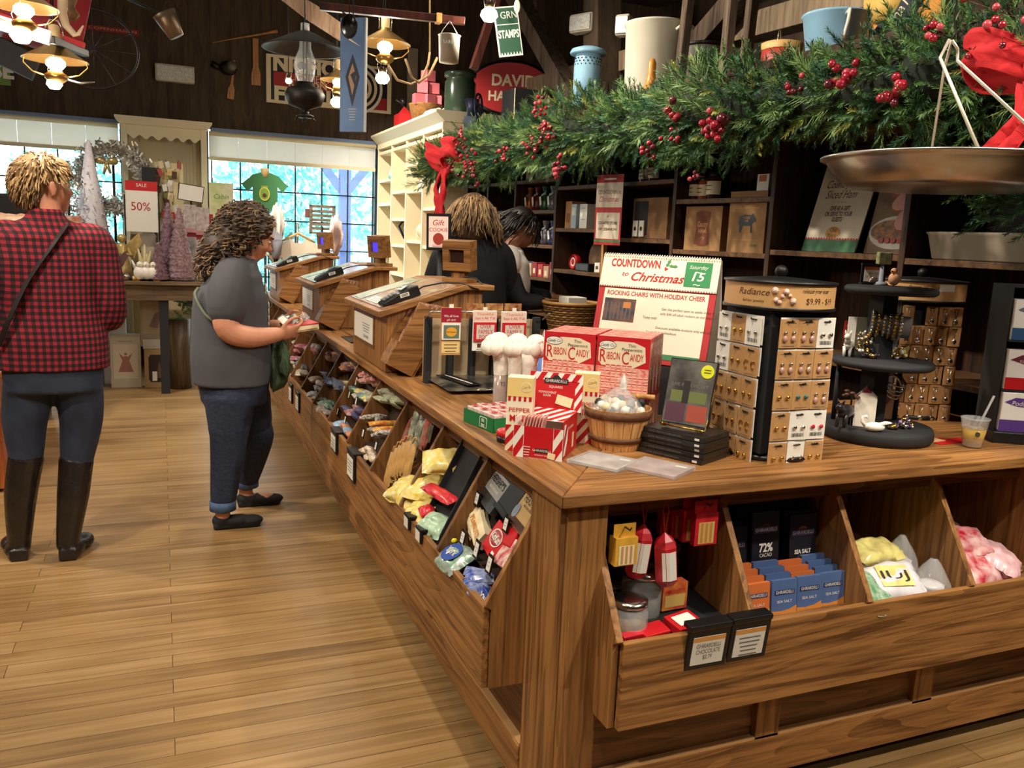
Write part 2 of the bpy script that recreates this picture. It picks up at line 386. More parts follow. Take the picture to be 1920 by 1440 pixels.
for sgn in (-1,1):
    mb = MB(PST);mb.add([(X+sgn*.07,12.0,1.95),(X+sgn*.07,12.0,2.12),(X+sgn*.72,12.0,2.95),(X+sgn*.72,12.0,2.78)]+[(X+sgn*.07,12.1,1.95),(X+sgn*.07,12.1,2.12),(X+sgn*.72,12.1,2.95),(X+sgn*.72,12.1,2.78)],[(0,1,2,3),(7,6,5,4),(0,4,5,1),(1,5,6,2),(2,6,7,3),(3,7,4,0)]);mb.obj('brace',t)
# ================================================================ CANDY COUNTER
Z0,Z1 = .87,.90
XL,YR = .795,1.585;YE,XE = 7.7,2.60
top = thing('counter_worktop','long L-shaped oak worktop carrying the checkout stands and the gift displays','countertop',(XL,YR,Z0))
mb = MB(OAK('y'));mb.prism([(XL,YR),(1.47,2.42),(1.47,YE),(XL,YE)],Z0,Z1);mb.obj('worktop_side',top,bevel=.003)
mb = MB(OAK('x'));mb.prism([(XL+.001,YR),(XE,YR),(XE,2.42),(1.471,2.42)],Z0,Z1);mb.obj('worktop_end',top,bevel=.003)
XF,YF = .815,1.62
cab = thing('candy_counter','oak candy counter facing the aisle, with slanted candy bins under its worktop','counter',(XF,4.6,0))
MB(OAKD('y')).box(XF+.02,.918,1.80,2.06,.085,.40).box(XF+.02,1.42,2.06,YE,.085,.40).obj('base_panel',cab)
MB(BLKM).box(XF+.06,.92,1.80,2.06,0,.085).box(XF+.06,1.38,2.06,YE,0,.085).obj('toe_kick',cab)
mb = MB(OAK('y')).box(XF-.003,XF+.02,1.795,YE,.06,.17);mb.obj('base_rail',cab,bevel=.003)
mb = MB(mat('oak_light_edge',(196,150,100),.5)).box(XF,XF+.021,1.795,YE,.170,.176);mb.obj('moulding',cab)
for i,y in enumerate((2.55,3.45,4.35,5.25,6.15)): MB(OAK('z')).box(XF,XF+.022,y,y+.075,.17,.36).obj('panel_stile',cab)
MB(OAK('y')).box(.705,.722,1.80,YE,.345,.56).obj('apron',cab,bevel=.002)
MB(OAKD('y')).box(.722,.83,1.80,YE,.345,.36).obj('apron_bottom',cab)
MB(OAKD('y')).box(1.08,1.10,2.19,YE,.40,Z0).box(.90,.918,1.81,2.175,.40,Z0).obj('bin_back',cab)
MB(OAKD('y')).box(.862,.88,1.80,YE,.80,Z0).obj('top_rail',cab)
prof = [(.723,.345),(1.2,.345),(1.2,Z0-.002),(.86,Z0-.002),(.852,.832),(.705,.566),(.723,.552)]
DY = [1.80,2.185,2.60,3.04,3.48,3.93,4.34,4.76,5.18,5.6,6.02,6.44,6.86,7.28,7.68]
def prismY(mb,pts,y0,y1,m=None):
    n = len(pts);vs = [(x,y0,z) for x,z in pts]+[(x,y1,z) for x,z in pts]
    return mb.add(vs,[tuple(range(n)),tuple(range(n,2*n))[::-1]]+[(i,i+n,(i+1) % n+n,(i+1) % n) for i in range(n)],m)
for i,y in enumerate(DY):
    mb = MB(OAK('z') if i == 0 else OAKD('z'));prismY(mb,prof if i else [(min(a,.918),b) for a,b in prof],y-.009,y+.009);mb.obj('bin_divider',cab,bevel=.0015)
TIER = [(.723,.40),(.723,.475),(.785,.475),(.785,.565),(.835,.565),(.835,.66),(.885,.66),(.885,.74),(1.079,.74),(1.079,.40)]
SLOPE = [(.723,.40),(.723,.44),(1.079,.74),(1.079,.40)]
STEPC = mat('bin_step_brown',(62,44,34),.7)
for i in range(len(DY)-1):
    mb = MB(STEPC if i not in (1,2) else OAKD('y'));prismY(mb,(TIER if i else [(min(a,.90),b) for a,b in TIER]) if i not in (1,2) else SLOPE,DY[i]+.01,DY[i+1]-.01);mb.obj('bin_step' if i not in (1,2) else 'bin_floor',cab)
# corner post and end cabinet
post = MB(OAK('z')).box(XF,XF+.10,YF+.001,1.79,.0,Z0-.001);post.box(XF-.004,XF+.01,YF,YF+.085,0,Z0-.001)
post.box(XF+.012,.93,YF-.004,YF+.012,0,Z0-.001)
tag(post.obj('corner_post',bevel=.002),'tall oak corner post where the two candy counters meet','post')
end = thing('candy_counter','oak candy counter across the right, with three open chocolate bins','counter',(1.8,YF,0))
MB(OAKD('x')).box(.93,XE,YF+.02,2.03,.085,.40).obj('base_panel',end)
MB(BLKM).box(.93,XE,YF+.07,2.03,0,.085).obj('toe_kick',end)
MB(OAK('x')).box(.93,XE,YF-.001,YF+.02,.06,.17).obj('base_rail',end,bevel=.003)
MB(MC['oak_light_edge']).box(.95,XE,YF,YF+.021,.170,.176).obj('moulding',end)
for x in (1.42,1.98): MB(OAK('z')).box(x,x+.075,YF,YF+.022,.17,.36).obj('panel_stile',end)
MB(OAK('x')).box(.94,XE,1.525,1.543,.345,.56).obj('apron',end,bevel=.002)
MB(OAKD('x')).box(.94,XE,1.543,1.64,.345,.36).obj('apron_bottom',end)
MB(OAK('x')).box(.94,XE,2.0,2.02,.40,Z0).obj('bin_back',end)
MB(OAKD('x')).box(.94,XE,1.70,1.72,.80,Z0).obj('top_rail',end)
DX = [.93,1.30,1.67,2.04,2.41]
profx = [(1.544,.345),(2.0,.345),(2.0,Z0-.002),(1.70,Z0-.002),(1.69,.828),(1.525,.566),(1.544,.552)]
def prismX(mb,pts,x0,x1,m=None):
    n = len(pts);vs = [(x0,y,z) for y,z in pts]+[(x1,y,z) for y,z in pts]
    return mb.add(vs,[tuple(range(n))[::-1],tuple(range(n,2*n))]+[(i,(i+1) % n,(i+1) % n+n,i+n) for i in range(n)],m)
for x in DX:
    mb = MB(OAK('z'));prismX(mb,profx,x-.009,x+.009);mb.obj('bin_divider',end,bevel=.0015)
for i in range(4):
    mb = MB(OAKD('x') if i else BLKM);prismX(mb,[(1.544,.40),(1.544,.525),(1.999,.575),(1.999,.40)],DX[i]+.01,DX[i+1]-.01);mb.obj('bin_floor',end)
mb = MB(DARK('x'))
for k in range(9): mb.box(.945,1.285,1.80,1.815,.52+k*.04,.545+k*.04)
mb.obj('slat_back',end)
# plinth panelling on the back of the run is out of sight
# ================================================================ DARK SHELVING WALL
DA = math.radians(4.2)
MD = Matrix(((-math.sin(DA),-math.cos(DA),0,2.6),(math.cos(DA),-math.sin(DA),0,3.0),(0,0,1,0),(0,0,0,1)))
MDi = MD.inverted()
def pd(u,v,s=0.):
    o = MDi @ V(0,0,CH);d = MDi.to_3x3() @ ray(u,v);return o + d*((s-o.y)/d.y)
dk = thing('shelving_unit','long dark wood shelving unit behind the counter, under the evergreen garland','shelving',MD @ V(1.3,0,0))
def dpart(name,fn,m):
    mb = MB(m);mb.M = MD.copy();fn(mb);return mb.obj(name,dk,bevel=.002)
UPR = [-1.98,-1.25,-.53,.196,.925,1.60,2.215,2.82,3.3,3.70]
dpart('back_panel',lambda b: b.box(-2,3.72,-.37,-.35,0,2.25),DARK('z'))
for u_ in UPR: dpart('upright',lambda b: b.box(u_-.014,u_+.014,-.35,0,0,2.2),DARK('z'))
SH = {0: [1.44,.95],1: [1.44,1.0],2: [1.45,1.0],3: [1.69,1.43,1.0],4: [1.80,1.48,1.15],5: [1.80,1.53,1.26,1.0],6: [1.86,1.65,1.415,1.19,.95],7: [1.86,1.65,1.415,1.19],8: [1.86,1.5,1.2]}
DKE = wood('dark_walnut_edge',(66,44,26),(112,78,46),'x',rough=.6)
for k,zs in SH.items():
    for z in zs: dpart('shelf',lambda b: b.box(UPR[k]+.014,UPR[k+1]-.014,-.35,-.003,z-.024,z),DKE)
dpart('top_board',lambda b: b.box(-2,3.72,-.42,.22,2.2,2.235),DARK('x'))
dpart('valance',lambda b: b.box(-2,3.72,.19,.215,1.98,2.2),DARK('x'))
dpart('cabinet_base',lambda b: b.box(-2,3.72,-.34,-.02,0,.75),DARK('x'))
# posts and braces of the barn frame above the shelving
def timber(p,q,wd,label,m=None,name='timber_brace',cat='beam'):
    p = V(*p);q = V(*q);M = TR(*p) @ (q-p).to_track_quat('Z','Y').to_matrix().to_4x4();mb = MB(m or BEAM('z'));mb.M = M
    mb.box(-wd/2,wd/2,-wd/2,wd/2,0,(q-p).length);return tag(mb.obj(name,bevel=.004),label,cat)
def dw(u,v,s): return MD @ pd(u,v,s)
timber(dw(1128,190,-.6),dw(1130,-160,-.6),.20,'thick dark vertical timber post behind the blue canister',BARN('z'),'timber_post','post')
timber(dw(1085,205,-.45),dw(955,-30,-.45),.13,'dark diagonal timber brace leaning left above the shelving')
timber(dw(1245,160,-.62),dw(1420,-40,-.62),.13,'dark diagonal timber brace leaning right behind the white pot')
timber(dw(1270,185,.08),dw(1298,-60,.08),.045,'slim grey upright rail in front of the white enamel pot',name='upright_rail',cat='rail')
timber(dw(1358,140,.08),dw(1378,-60,.08),.045,'slim grey upright rail just right of the grey can',name='upright_rail',cat='rail')
timber(dw(1398,120,-.1),dw(1418,-60,-.1),.045,'slim dark upright rail furthest right of the three',name='upright_rail',cat='rail')
timber(dw(1000,165,-.75),dw(1640,-10,-.75),.14,'long pale tie beam running along behind the pots above the garland',wood('beam_pale',(104,88,70),(150,130,104),'z',fine=16,rough=.8))
# ================================================================ WHITE SHELVING
wh = thing('bookcase','tall cream bookcase with crown moulding, lit brightly beside the window','bookcase',(2.5,8.15,0))
YA,YB,WX = 6.98,9.30,2.20
MB(CREAM).box(2.73,2.75,YA,YB,0,2.36).obj('back_panel',wh)
WC = [6.98,7.545,8.12,8.69,9.27]
for y in WC: MB(CREAM).box(WX,2.73,y,y+.03,0,2.36).obj('upright',wh,bevel=.002)
for c,zs in enumerate(((1.69,1.35,1.0),(1.86,1.39,1.0),(1.87,1.60,1.34,1.05),(1.76,1.29,.9))):
    for z in zs+(2.30,): MB(CREAM).box(WX+.01,2.73,WC[c]+.03,WC[c+1],z-.03,z).obj('shelf',wh,bevel=.002)
mb = MB(CREAM).box(WX-.005,2.75,YA-.005,YB,2.33,2.38);prismY(mb,[(WX-.005,2.38),(WX-.08,2.45),(WX-.08,2.47),(2.75,2.47),(2.75,2.38)],YA-.06,YB);mb.obj('crown_moulding',wh)
# ================================================================ CHECKOUT STANDS
def thing_lab(o,l): o['label'] = l;return o
KO = OAK
MAT1 = mat('menu_print',(206,186,150),.25,noise=(16,.3),rgb2=(150,70,44),coat=.6)
MAT2 = mat('menu_green',(188,196,168),.3,noise=(20,.3),rgb2=(120,140,110))
PICF = mat('food_print',(228,190,150),.4,noise=(38,.4),rgb2=(120,40,26))
def checkout(loc,label,label_h):
    k = thing('checkout_stand',label,'checkout stand',(0,0,0),0,'checkout stands along the counter')
    W = .62
    mb = MB(OAK('z'));prismY(mb,[(0,.002),(0,.236),(.33,.335),(.40,.335),(.40,.002)],-W/2,W/2);mb.obj('cabinet_body',k,bevel=.003)
    mb = MB(OAK('x'));prismY(mb,[(-.035,.222),(-.04,.246),(.31,.357),(.44,.357),(.44,.336),(.318,.336)],-W/2-.03,W/2+.03);mb.obj('sloped_top',k,bevel=.003)
    F = frame((-.001,.13,.14),(0,-1,0),(0,0,1))
    mb = MB(WHT).box(-.006,-.0005,-.10,.26,.085,.195);F = frame((-.006,.08,.14),(0,-1,0),(0,0,1))
    mb.lines(F,.15,4,GREY,.06,.02,.011,.003);mb.text(F,'SCAN HERE',.018,INK,.06,-.035)
    mb.obj('placard',k)
    MB(OAKD('x')).box(-.004,0,-.115,.275,.07,.21).obj('placard_frame',k)
    # leaning leaflet trough on the right side
    a = math.atan2(.25,.13);M = TR(.02,-W/2-.055,.03) @ RY(-a) @ TR(0,0,0)
    h = MB(OAK('x'));h.box(0,.27,-.05,.05,-.075,-.065,M=M);h.box(0,.27,-.055,-.045,-.065,.045,M=M);h.box(0,.27,.045,.053,-.065,.045,M=M);h.box(0,.012,-.045,.045,-.065,.05,M=M);h.box(0,.10,-.055,.05,.045,.053,M=M)
    ho = h.obj('leaflet_trough',k,bevel=.0015)
    p = MB(PICF)
    for i in range(5): p.box(.02,.30-.006*i,-.04,.04,-.05+.018*i,-.045+.018*i,M=M)
    p.obj('leaflets',ho)
    mt = MB(MAT1);sl = math.atan2(.111,.35);M2 = TR(-.035,0,.2480) @ RY(-sl)
    mt.box(.02,.335,-.31,.30,0,.004,M=M2);F = M2 @ frame((.17,0,.0045),(0,-1,0),(1,0,0))
    mt.panel(F,.16,.28,MAT2,cx=-.2);mt.panel(F,.2,.05,WHT,cx=.05,cy=-.11);mt.lines(F,.18,3,GREY,.05,-.10,.012,.003,.0014)
    mt.obj('counter_mat',k)
    k.location = loc;return k
k1 = checkout((.812,3.555,.90),'nearest oak checkout stand, with a food print mat and a leaflet trough on its side','')
k2 = dup(k1,(.812,5.10,.90),label='middle oak checkout stand, between the nearest and the farthest one')
k3 = dup(k1,(.812,6.83,.90),label='farthest oak checkout stand, beside the curly-haired woman')
SCR = mat('screen_blue',(70,60,220),.3,emit=1.2)
def terminal(name_label):
    t = thing('card_terminal',name_label,'card reader',(0,0,0),0,'card readers on the checkout stands')
    b = MB(BLK);prismY(b,[(0,0),(0,.018),(.05,.03),(.15,.052),(.185,.05),(.19,0)],-.042,.042);b.obj('body',t,bevel=.006)
    s = MB(mat('key_grey',(120,122,126),.4));a = math.atan2(.022,.1)
    for i in range(4):
        for j in range(3): s.box(.012+i*.019,.025+i*.019,-.026+j*.019,-.013+j*.019,0,.004,M=TR(.0,0,.023) @ RY(-a))
    s.obj('keypad',t)
    MB(mat('lcd',(70,90,84),.2)).box(.105,.15,-.03,.03,0,.002,M=TR(0,0,.0265) @ RY(-a)).obj('screen',t)
    l = MB(WHT);F = frame((.11,-.0425,.025),(1,0,0),(0,0,1));l.panel(F,.045,.018,WHT,.001);l.lines(F,.035,2,INK,0,.003,.006,.003,.002);l.obj('white_label',t)
    c = MB(BLK);c.tube([(.185,0,.02),(.22,-.01,.03),(.30,-.04,.025),(.38,-.09,.005),(.42,-.12,-.03),(.47,-.10,-.06),(.50,-.05,-.05),(.49,0,-.01),(.44,.03,.01)],.004);c.obj('cable',t)
    return t
def slope_z(x): return .90+.25+(x-.777)*.3171+.004
t0 = terminal('black card reader with a cable, on the nearest checkout stand')
ang = -math.atan2(.111,.35)
def putterm(o,y): o.scale = (.86,.86,.86);o.location = (.80,y,slope_z(.80));o.rotation_euler = (0,ang,math.radians(4))
putterm(t0,3.285);
for y,l in ((4.84,'black card reader on the middle checkout stand'),(6.56,'black card reader on the farthest checkout stand')): putterm(dup(t0,label=l),y)
def display(label,face):
    t = thing('customer_display',label,'display',(0,0,0),0,'wooden customer displays')
    MB(OAK('y')).box(-.05,.05,-.06,.06,0,.018).obj('base',t,bevel=.002)
    MB(OAK('z')).box(-.02,.02,-.03,.03,.018,.05).obj('neck',t)
    h = MB(OAK('y'));h.M = TR(0,0,.05) @ RY(math.radians(-6))
    h.box(-.035,.035,-.065,.065,0,.034).box(-.035,.035,-.065,.065,.088,.125).box(-.035,.035,-.065,-.034,.034,.088).box(-.035,.035,.034,.065,.034,.088).box(.0,.035,-.034,.034,.034,.088)
    h.obj('housing',t,bevel=.002)
    s = MB(face);s.M = TR(0,0,.05) @ RY(math.radians(-6));s.box(-.02,-.001,-.033,.033,.035,.087);s.obj('screen',t);return t
d0 = display('wooden customer display with a dark screen, on the nearest checkout stand',mat('screen_dark',(60,40,36),.15))
d0.location = (1.17,3.42,1.257);d0.rotation_euler = (0,0,math.radians(46))
d1 = display('wooden customer display showing blue, on the middle checkout stand',SCR);d1.location = (1.17,4.86,1.257);d1.rotation_euler = (0,0,math.radians(22))
dup(d1,(1.17,6.62,1.257),math.radians(18),label='wooden customer display showing blue, on the farthest checkout stand')
# back office things on the worktop behind the stands
mo = thing('monitor','black monitor on a pole showing a red and white advert, beside the worker in black','monitor',(1.33,4.2,.90))
MB(BLK).cbox((1.33,4.2,.91),(.2,.16,.02)).obj('foot',mo);MB(BLK).cyl((1.33,4.2,.92),(1.33,4.2,1.42),.018).obj('pole',mo)
F = frame((1.305,4.17,1.465),(.88,-.47,.02),(-.0,0,1));mb = MB(BLK);mb.box(-.062,.062,-.092,.092,-.02,0,M=F)
mb.panel(F,.1,.155,mat('advert_pink',(226,196,180),.4,emit=.5));mb.text(F,'Gift',.04,RED,0,.045,shear=.2);mb.text(F,'COOKIE',.026,RED,0,.01);mb.ell(F,.028,.03,mat('advert_red',(186,70,60),.4),.0012,0,-.035);mb.lines(F,.07,2,RED,0,-.066,.008,.002)
mb.obj('screen',mo)
# gift card rack
rk = thing('gift_card_rack','dark wire rack with a beige backing behind the foil mat','rack',(1.12,3.0,.90))
mb = MB(mat('canvas_beige',(176,154,122),.8));mb.box(.90,1.36,3.02,3.03,.92,1.14);mb.obj('backing',rk)
for i in range(6): MB(BLKM).box(.90+i*.088,.922+i*.088,2.99,3.02,.90,1.15).obj('bar',rk)
mb = MB(SIL);mb.tube([(.90,2.93,1.175),(1.38,2.93,1.178)],.004);mb.tube([(.90,2.93,1.175),(.90,3.01,1.14)],.004);mb.tube([(1.38,2.93,1.178),(1.38,3.01,1.14)],.004);mb.obj('rail',rk)
def giftcard(x0,x1,y,z0,z1,kind,label):
    t = thing('gift_card',label,'gift card',((x0+x1)/2,y,z0),0,'gift cards hanging on the rack')
    w,h = x1-x0,z1-z0;F = frame(((x0+x1)/2,y,(z0+z1)/2),(1,0,0),(0,0,1));mb = MB(WHT if kind else KRA)
    for i in range(4): mb.box(-w/2+.002*i,w/2+.002*i,-h/2,h/2,-.004-.006*i,-.006*i,m=None,M=F)
    if kind == 0:
        mb.panel(F,w,h*.30,mat('maroon',(150,24,50),.4),.001,0,h*.35);mb.text(F,'We all love',.012,WHT,0,h*.33);mb.text(F,'gift card',.01,WHT,0,h*.25)
        mb.box(-w*.46,w*.46,-h*.17,h*.19,0,.006,WHT,F);mb.panel(F,w*.78,h*.28,mat('sage',(96,116,96),.5),.007,0,.01*0);mb.ell(F,w*.28,h*.10,mat('mustard',(222,160,50),.5),.0075);mb.text(F,'Old Country',.009,BRN,0,0,.0085);mb.panel(F,w*.9,h*.25,mat('mustard_pale',(226,196,128),.5),.001,0,-h*.33);mb.lines(F,w*.7,3,BRN,0,-h*.28,.012,.003)
    else:
        mb.panel(F,w,h*.24,mat('paper_pink',(232,206,190),.5),.001,0,h*.37);mb.text(F,'Thankful',.014,mat('print_orange',(214,110,40),.5),0,h*.42,fit=w*.7);mb.text(F,"Says it All, Y'all",.014,REDC,0,h*.32,fit=w*.85)
        mb.box(-w*.47,w*.47,-h*.26,h*.22,0,.008,RED,F);mb.panel(F,w*.76,h*.36,mat('paper_pink2',(214,196,184),.5),.009,0,-h*.02);mb.text(F,'OVER\nFAMILY\nFOOD',.022,REDC,0,-h*.02,.0095,fit=w*.6);mb.panel(F,w*.5,h*.1,BRN,.001,-w*.05,-h*.37);mb.lines(F,w*.7,2,GREY,0,-h*.46,.01,.002)
    mb.obj('card_face',t);hk = MB(WHT);hk.box(-.008,.008,h/2,h/2+.014,-.002,0,M=F);hk.obj('hang_tab',t);return t
giftcard(.927,1.003,2.90,1.02,1.192,0,'maroon and white gift card hanging leftmost on the rack')
giftcard(1.050,1.142,2.90,1.035,1.182,1,'red gift card with a cream panel, hanging in the middle of the rack')
giftcard(1.162,1.262,2.90,1.035,1.180,1,'red gift card with a cream panel, hanging rightmost on the rack')
mb = MB(mat('gift_card_autumn',(196,150,90),.6,noise=(50,.5),rgb2=(120,50,20)))
for i in range(3): mb.box(1.04+i*.08,1.11+i*.08,2.95+.01*i,2.955+.01*i,1.15,1.205)
tag(mb.obj('gift_card'),'autumn leaf gift cards standing behind the rack rail','gift card')
mb = MB(mat('gift_tag_cream',(220,200,170),.6)).box(.955,1.02,3.12,3.20,1.14,1.16)
# foil mat
FO = mat('foil_black_reflections',(70,66,60),.25,.7,noise=(16,.5),rgb2=(170,164,150),bump=(14,.5))  # black foil; its grey reflections are put into the colour
mb = MB(FO);mb.pillow((1.125,2.93,.914),(.42,.36,.024),seed=3,crink=.25,n=14)
F = frame((1.0,2.9,.927),(.2,-1,0),(1,.2,0));mb.box(-.12,.12,-.03,.03,0,.002,BLK,F);mb.panel(F,.2,.008,WHT,.003)
tag(mb.obj('foil_bag'),'flat black foil bag, grey reflections painted in, lying in front of the gift card rack','bag')
# second mat between stands
mb = MB(BLK);mb.box(.86,1.02,4.15,4.4,.9,.906);mb.panel(frame((.93,4.27,.907),(0,-1,0),(1,0,0)),.15,.03,WHT);tag(mb.obj('counter_sign'),'small black and white mat lying between the nearest and middle checkout stands','sign')
mb = MB(REDC);mb.M = frame((1.0,3.95,.90),(1,0,0),(0,1,0)) @ RX(math.radians(-12));mb.box(-.04,.04,0,.004,0,.17,m=KRA);mb.box(-.04,.04,-.002,0,.09,.17);tag(mb.obj('leaflet'),'red-topped kraft leaflet standing behind the nearest checkout stand','leaflet')

# ================================================================ GIFT DISPLAY ON THE CORNER
def basebox(FL,FR,depth,topv,z=.90):
    a = pz(*FL,z);b = pz(*FR,z);w_ = (b-a).length;M = frame(a,(b-a),(V(0,0,1).cross(b-a)));h = py(FL[0],topv,a.y).z - z
    return M,w_,depth,h
STR = None
def stripes(mb,F,w,h,m1,n,z=.0006,sl=.35,cx=0,cy=0,frac=.5):
    # slanted stripes clipped to a w x h rectangle
    pitch = (w+h*sl)/n
    for i in range(-1,n+1):
        x0 = -w/2 - h*sl + i*pitch;x1 = x0+pitch*frac;pts = []
        poly = [(x0,-h/2),(x1,-h/2),(x1+h*sl,h/2),(x0+h*sl,h/2)]
        for axis,lim,s in ((0,-w/2,1),(0,w/2,-1)):
            out = []
            for k in range(len(poly)):
                p,q = poly[k],poly[(k+1) % len(poly)];pi = (p[0]-lim)*s >= 0;qi = (q[0]-lim)*s >= 0
                if pi: out.append(p)
                if pi != qi: t_ = (lim-p[0])/(q[0]-p[0]);out.append((lim,p[1]+t_*(q[1]-p[1])))
            poly = out
            if not poly: break
        if len(poly) > 2: mb.poly(F,[(x+cx,y+cy) for x,y in poly],m1,z)
def fronts(w,h): return frame((w/2,0,h/2),(1,0,0),(0,0,1))
def rights(w,d,h): return frame((w,d/2,h/2),(0,1,0),(0,0,1))
def lefts(d,h): return frame((0,d/2,h/2),(0,-1,0),(0,0,1))
# peppermint chocolate display tray
M,w_,d_,h_ = basebox((963,855),(1053,866),.155,797)
t = thing('chocolate_display_box','red and white striped chocolate display box with raised header, at the counter corner','display box',M @ V(w_/2,d_/2,0))
mb = MB(WHT);mb.M = M;hh = .082
mb.box(0,w_,0,.002,0,hh,RED);mb.box(0,.002,0,d_,0,hh+.02,WHT);mb.box(w_-.002,w_,0,d_,0,hh+.02,RED);mb.box(0,w_,d_-.002,d_,0,hh+.05,WHT);mb.box(0,w_,0,d_,0,.002,WHT)
F = fronts(w_,hh);
mb.panel(F,.028,hh,WHT,.0006,-w_/2+.011);stripes(mb,F @ TR(-w_/2+.011,0,0),.026,hh,RED,2,.001,.6)
mb.panel(F,.026,hh,WHT,.0006,w_/2-.012);stripes(mb,F @ TR(w_/2-.012,0,0),.024,hh,RED,2,.001,.6)
mb.text(F,'GHIRARDELLI',.008,WHT,.01,-.019);mb.panel(F,.036,.011,INK,.001,.01,-.019);mb.text(F,'PEPPERMINT BARK',.0045,WHT,.01,-.031);mb.lines(F,.02,4,WHT,-.03,-.012,.007,.002)
mb.panel(F @ Matrix.Rotation(-.15,4,'Z'),.02,.016,mat('choc_white',(236,220,176),.5),.0016,.04,-.024)
G = rights(w_,d_,hh+.02);mb.panel(G,d_*.96,hh,RED,.0006);mb.text(G,'GHIRARDELLI',.009,WHT,.0,.025);mb.panel(G,.02,.04,mat('choc_white',None),.001,.03,-.015);stripes(mb,G,.04,hh,WHT,2,.001,.6,-.05)
mb.obj('tray',t)
mb = MB(WHT);mb.M = M;rp = frame((w_/2,d_*.62,.096),(1,0,0),(0,1,.16));mb.box(-w_/2+.003,w_/2-.003,-.04,.055,-.001,0,M=rp);stripes(mb,rp,w_-.006,.09,RED,6,.0006,.7,0,.007);mb.obj('striped_flap',t)
mb = MB(RED);mb.M = M @ TR(0,d_-.008,.10) @ RX(math.radians(-8));W2 = w_+.02;mb.box(-.01,w_+.01,0,.003,0,.10)
F = frame((w_/2,0,.05),(1,0,0),(0,0,1));mb.panel(F,W2,.02,WHT,.0006,0,.04);stripes(mb,F,W2,.02,RED,5,.001,.6,0,.04);mb.panel(F,.02,.08,WHT,.0006,W2/2-.01,-.01);stripes(mb,F @ TR(W2/2-.01,-.01,0),.02,.08,RED,3,.001,.6)
mb.panel(F,.066,.014,INK,.0014,0,.028);mb.text(F,'GHIRARDELLI',.0115,WHT,0,.028,.002,fit=.058);mb.poly(F,[(-.014,.035),(.014,.035),(.004,.044),(-.004,.044)],INK,.0015);mb.text(F,'SQUARES',.009,WHT,0,.012);mb.text(F,'PEPPERMINT\nBARK',.009,WHT,-.022,-.008);mb.panel(F @ Matrix.Rotation(-.2,4,'Z'),.045,.026,mat('choc_white',None),.002,.03,-.018)
mb.obj('header',t)
mb = MB(WHT);mb.M = M
for i in range(7):
    T = TR(.012+.008*i,.018+.002*(i % 2),.06) @ RY(.2);mb.box(0,.003,-.003,.04,0,.045,mat('candy_pink',(232,170,160),.3),T)
mb.obj('candy_squares',t)
# tall peppermint cartons
def pep(loc,rz,label):
    t = thing('candy_carton',label,'carton',(0,0,0));w,d,h = .068,.055,.195
    mb = MB(mat('carton_cream',(244,232,204),.5));mb.box(0,w,0,d,0,h);F = fronts(w,h);G = lefts(d,h)
    for Q,ww in ((F,w),(G,d)):
        mb.panel(Q,ww,.05,mat('carton_yellow',(240,208,132),.5),.0006,0,h/2-.025)
        for i in range(5): mb.panel(Q,ww/10,.012,RED,.001,-ww/2+ww/5*(i+.5),h/2-.055)
        stripes(mb,Q,ww,.07,RED,4,.0008,.8,0,-h/2+.035)
    mb.ell(F,.014,.014,WHT,.0012,.016,h/2-.024);mb.ell(F,.0125,.0125,mat('carton_yellow',None),.0014,.016,h/2-.024);mb.text(F,'Candy',.010,INK,.016,h/2-.024,rot=.2);mb.text(F,'PEPPER',.017,RED,0,.012,fit=.056);mb.text(F,'MINT',.024,RED,0,-.01,bold=.02,fit=.05)
    mb.obj('carton',t);t.location = loc;t.rotation_euler = (0,0,rz);return t
pc = pep((.822,1.992,.9),math.radians(-30),'tall cream and yellow peppermint carton left of the striped display box')
dup(pc,(1.035,2.03,.9),math.radians(-30),label='peppermint carton half hidden behind the bushel basket')
# mint display (green)
M,w_,d_,h_ = basebox((869,790),(925,813),.20,735)
t = thing('mint_display_box','green open display box of mints with a red backing card','display box',M @ V(w_/2,d_/2,0))
mb = MB(GRN);mb.M = M;w_ = .17;d_ = .17
mb.box(0,w_,0,.002,0,.042);mb.box(0,.002,0,d_,0,.042);mb.box(w_-.002,w_,0,d_,0,.042);mb.box(0,w_,d_-.002,d_,0,.042);mb.box(0,w_,0,d_,0,.002)
for F,c in ((fronts(w_,.042),.03),(rights(w_,d_,.042),-.01)):
    mb.prism([(x*.6+c,y*.6) for x,y in ((-.035,-.025),(.03,-.025),(.035,.02),(.03,.027),(-.028,.027),(-.035,.02))],.0004,.0008,WHT,F);mb.prism([(x*.53+c,y*.53) for x,y in ((-.035,-.025),(.03,-.025),(.035,.02),(.03,.027),(-.028,.027),(-.035,.02))],.0009,.0012,GRN,F)
    mb.text(F,'tic\ntac',.016,WHT,c,0,.002,bold=.03)
mb.obj('tray',t)
mb = MB(RED);mb.M = M;mb.box(0,.10,d_,d_+.002,0,.10);F = frame((.05,d_,.05),(1,0,0),(0,0,1));mb.panel(F,.04,.06,WHT,.001,.025,.0);mb.ell(F,.014,.012,GRN,.001,-.024,.025);mb.obj('backing_card',t)
for i in range(5):
    for j in range(3):
        q = M @ TR(.006+j*.054,.008+i*.032,.003);mm = MB(mat('mint_pack',(236,226,220),.25,noise=(60,.2),rgb2=(206,120,110)));mm.M = q;mm.box(0,.05,0,.026,0,.047+.004*(i % 2));mm.panel(frame((.025,.013,.0515),(1,0,0),(0,1,0)),.02,.018,REDC,.0)
        tag(mm.obj('mint_pack',bevel=.002),'mint pack standing in the green display box, row %s, %s' % (('at the front','second','middle','fourth','at the back')[i],('left','centre','right')[j]),'mint pack','mint packs in the green box')
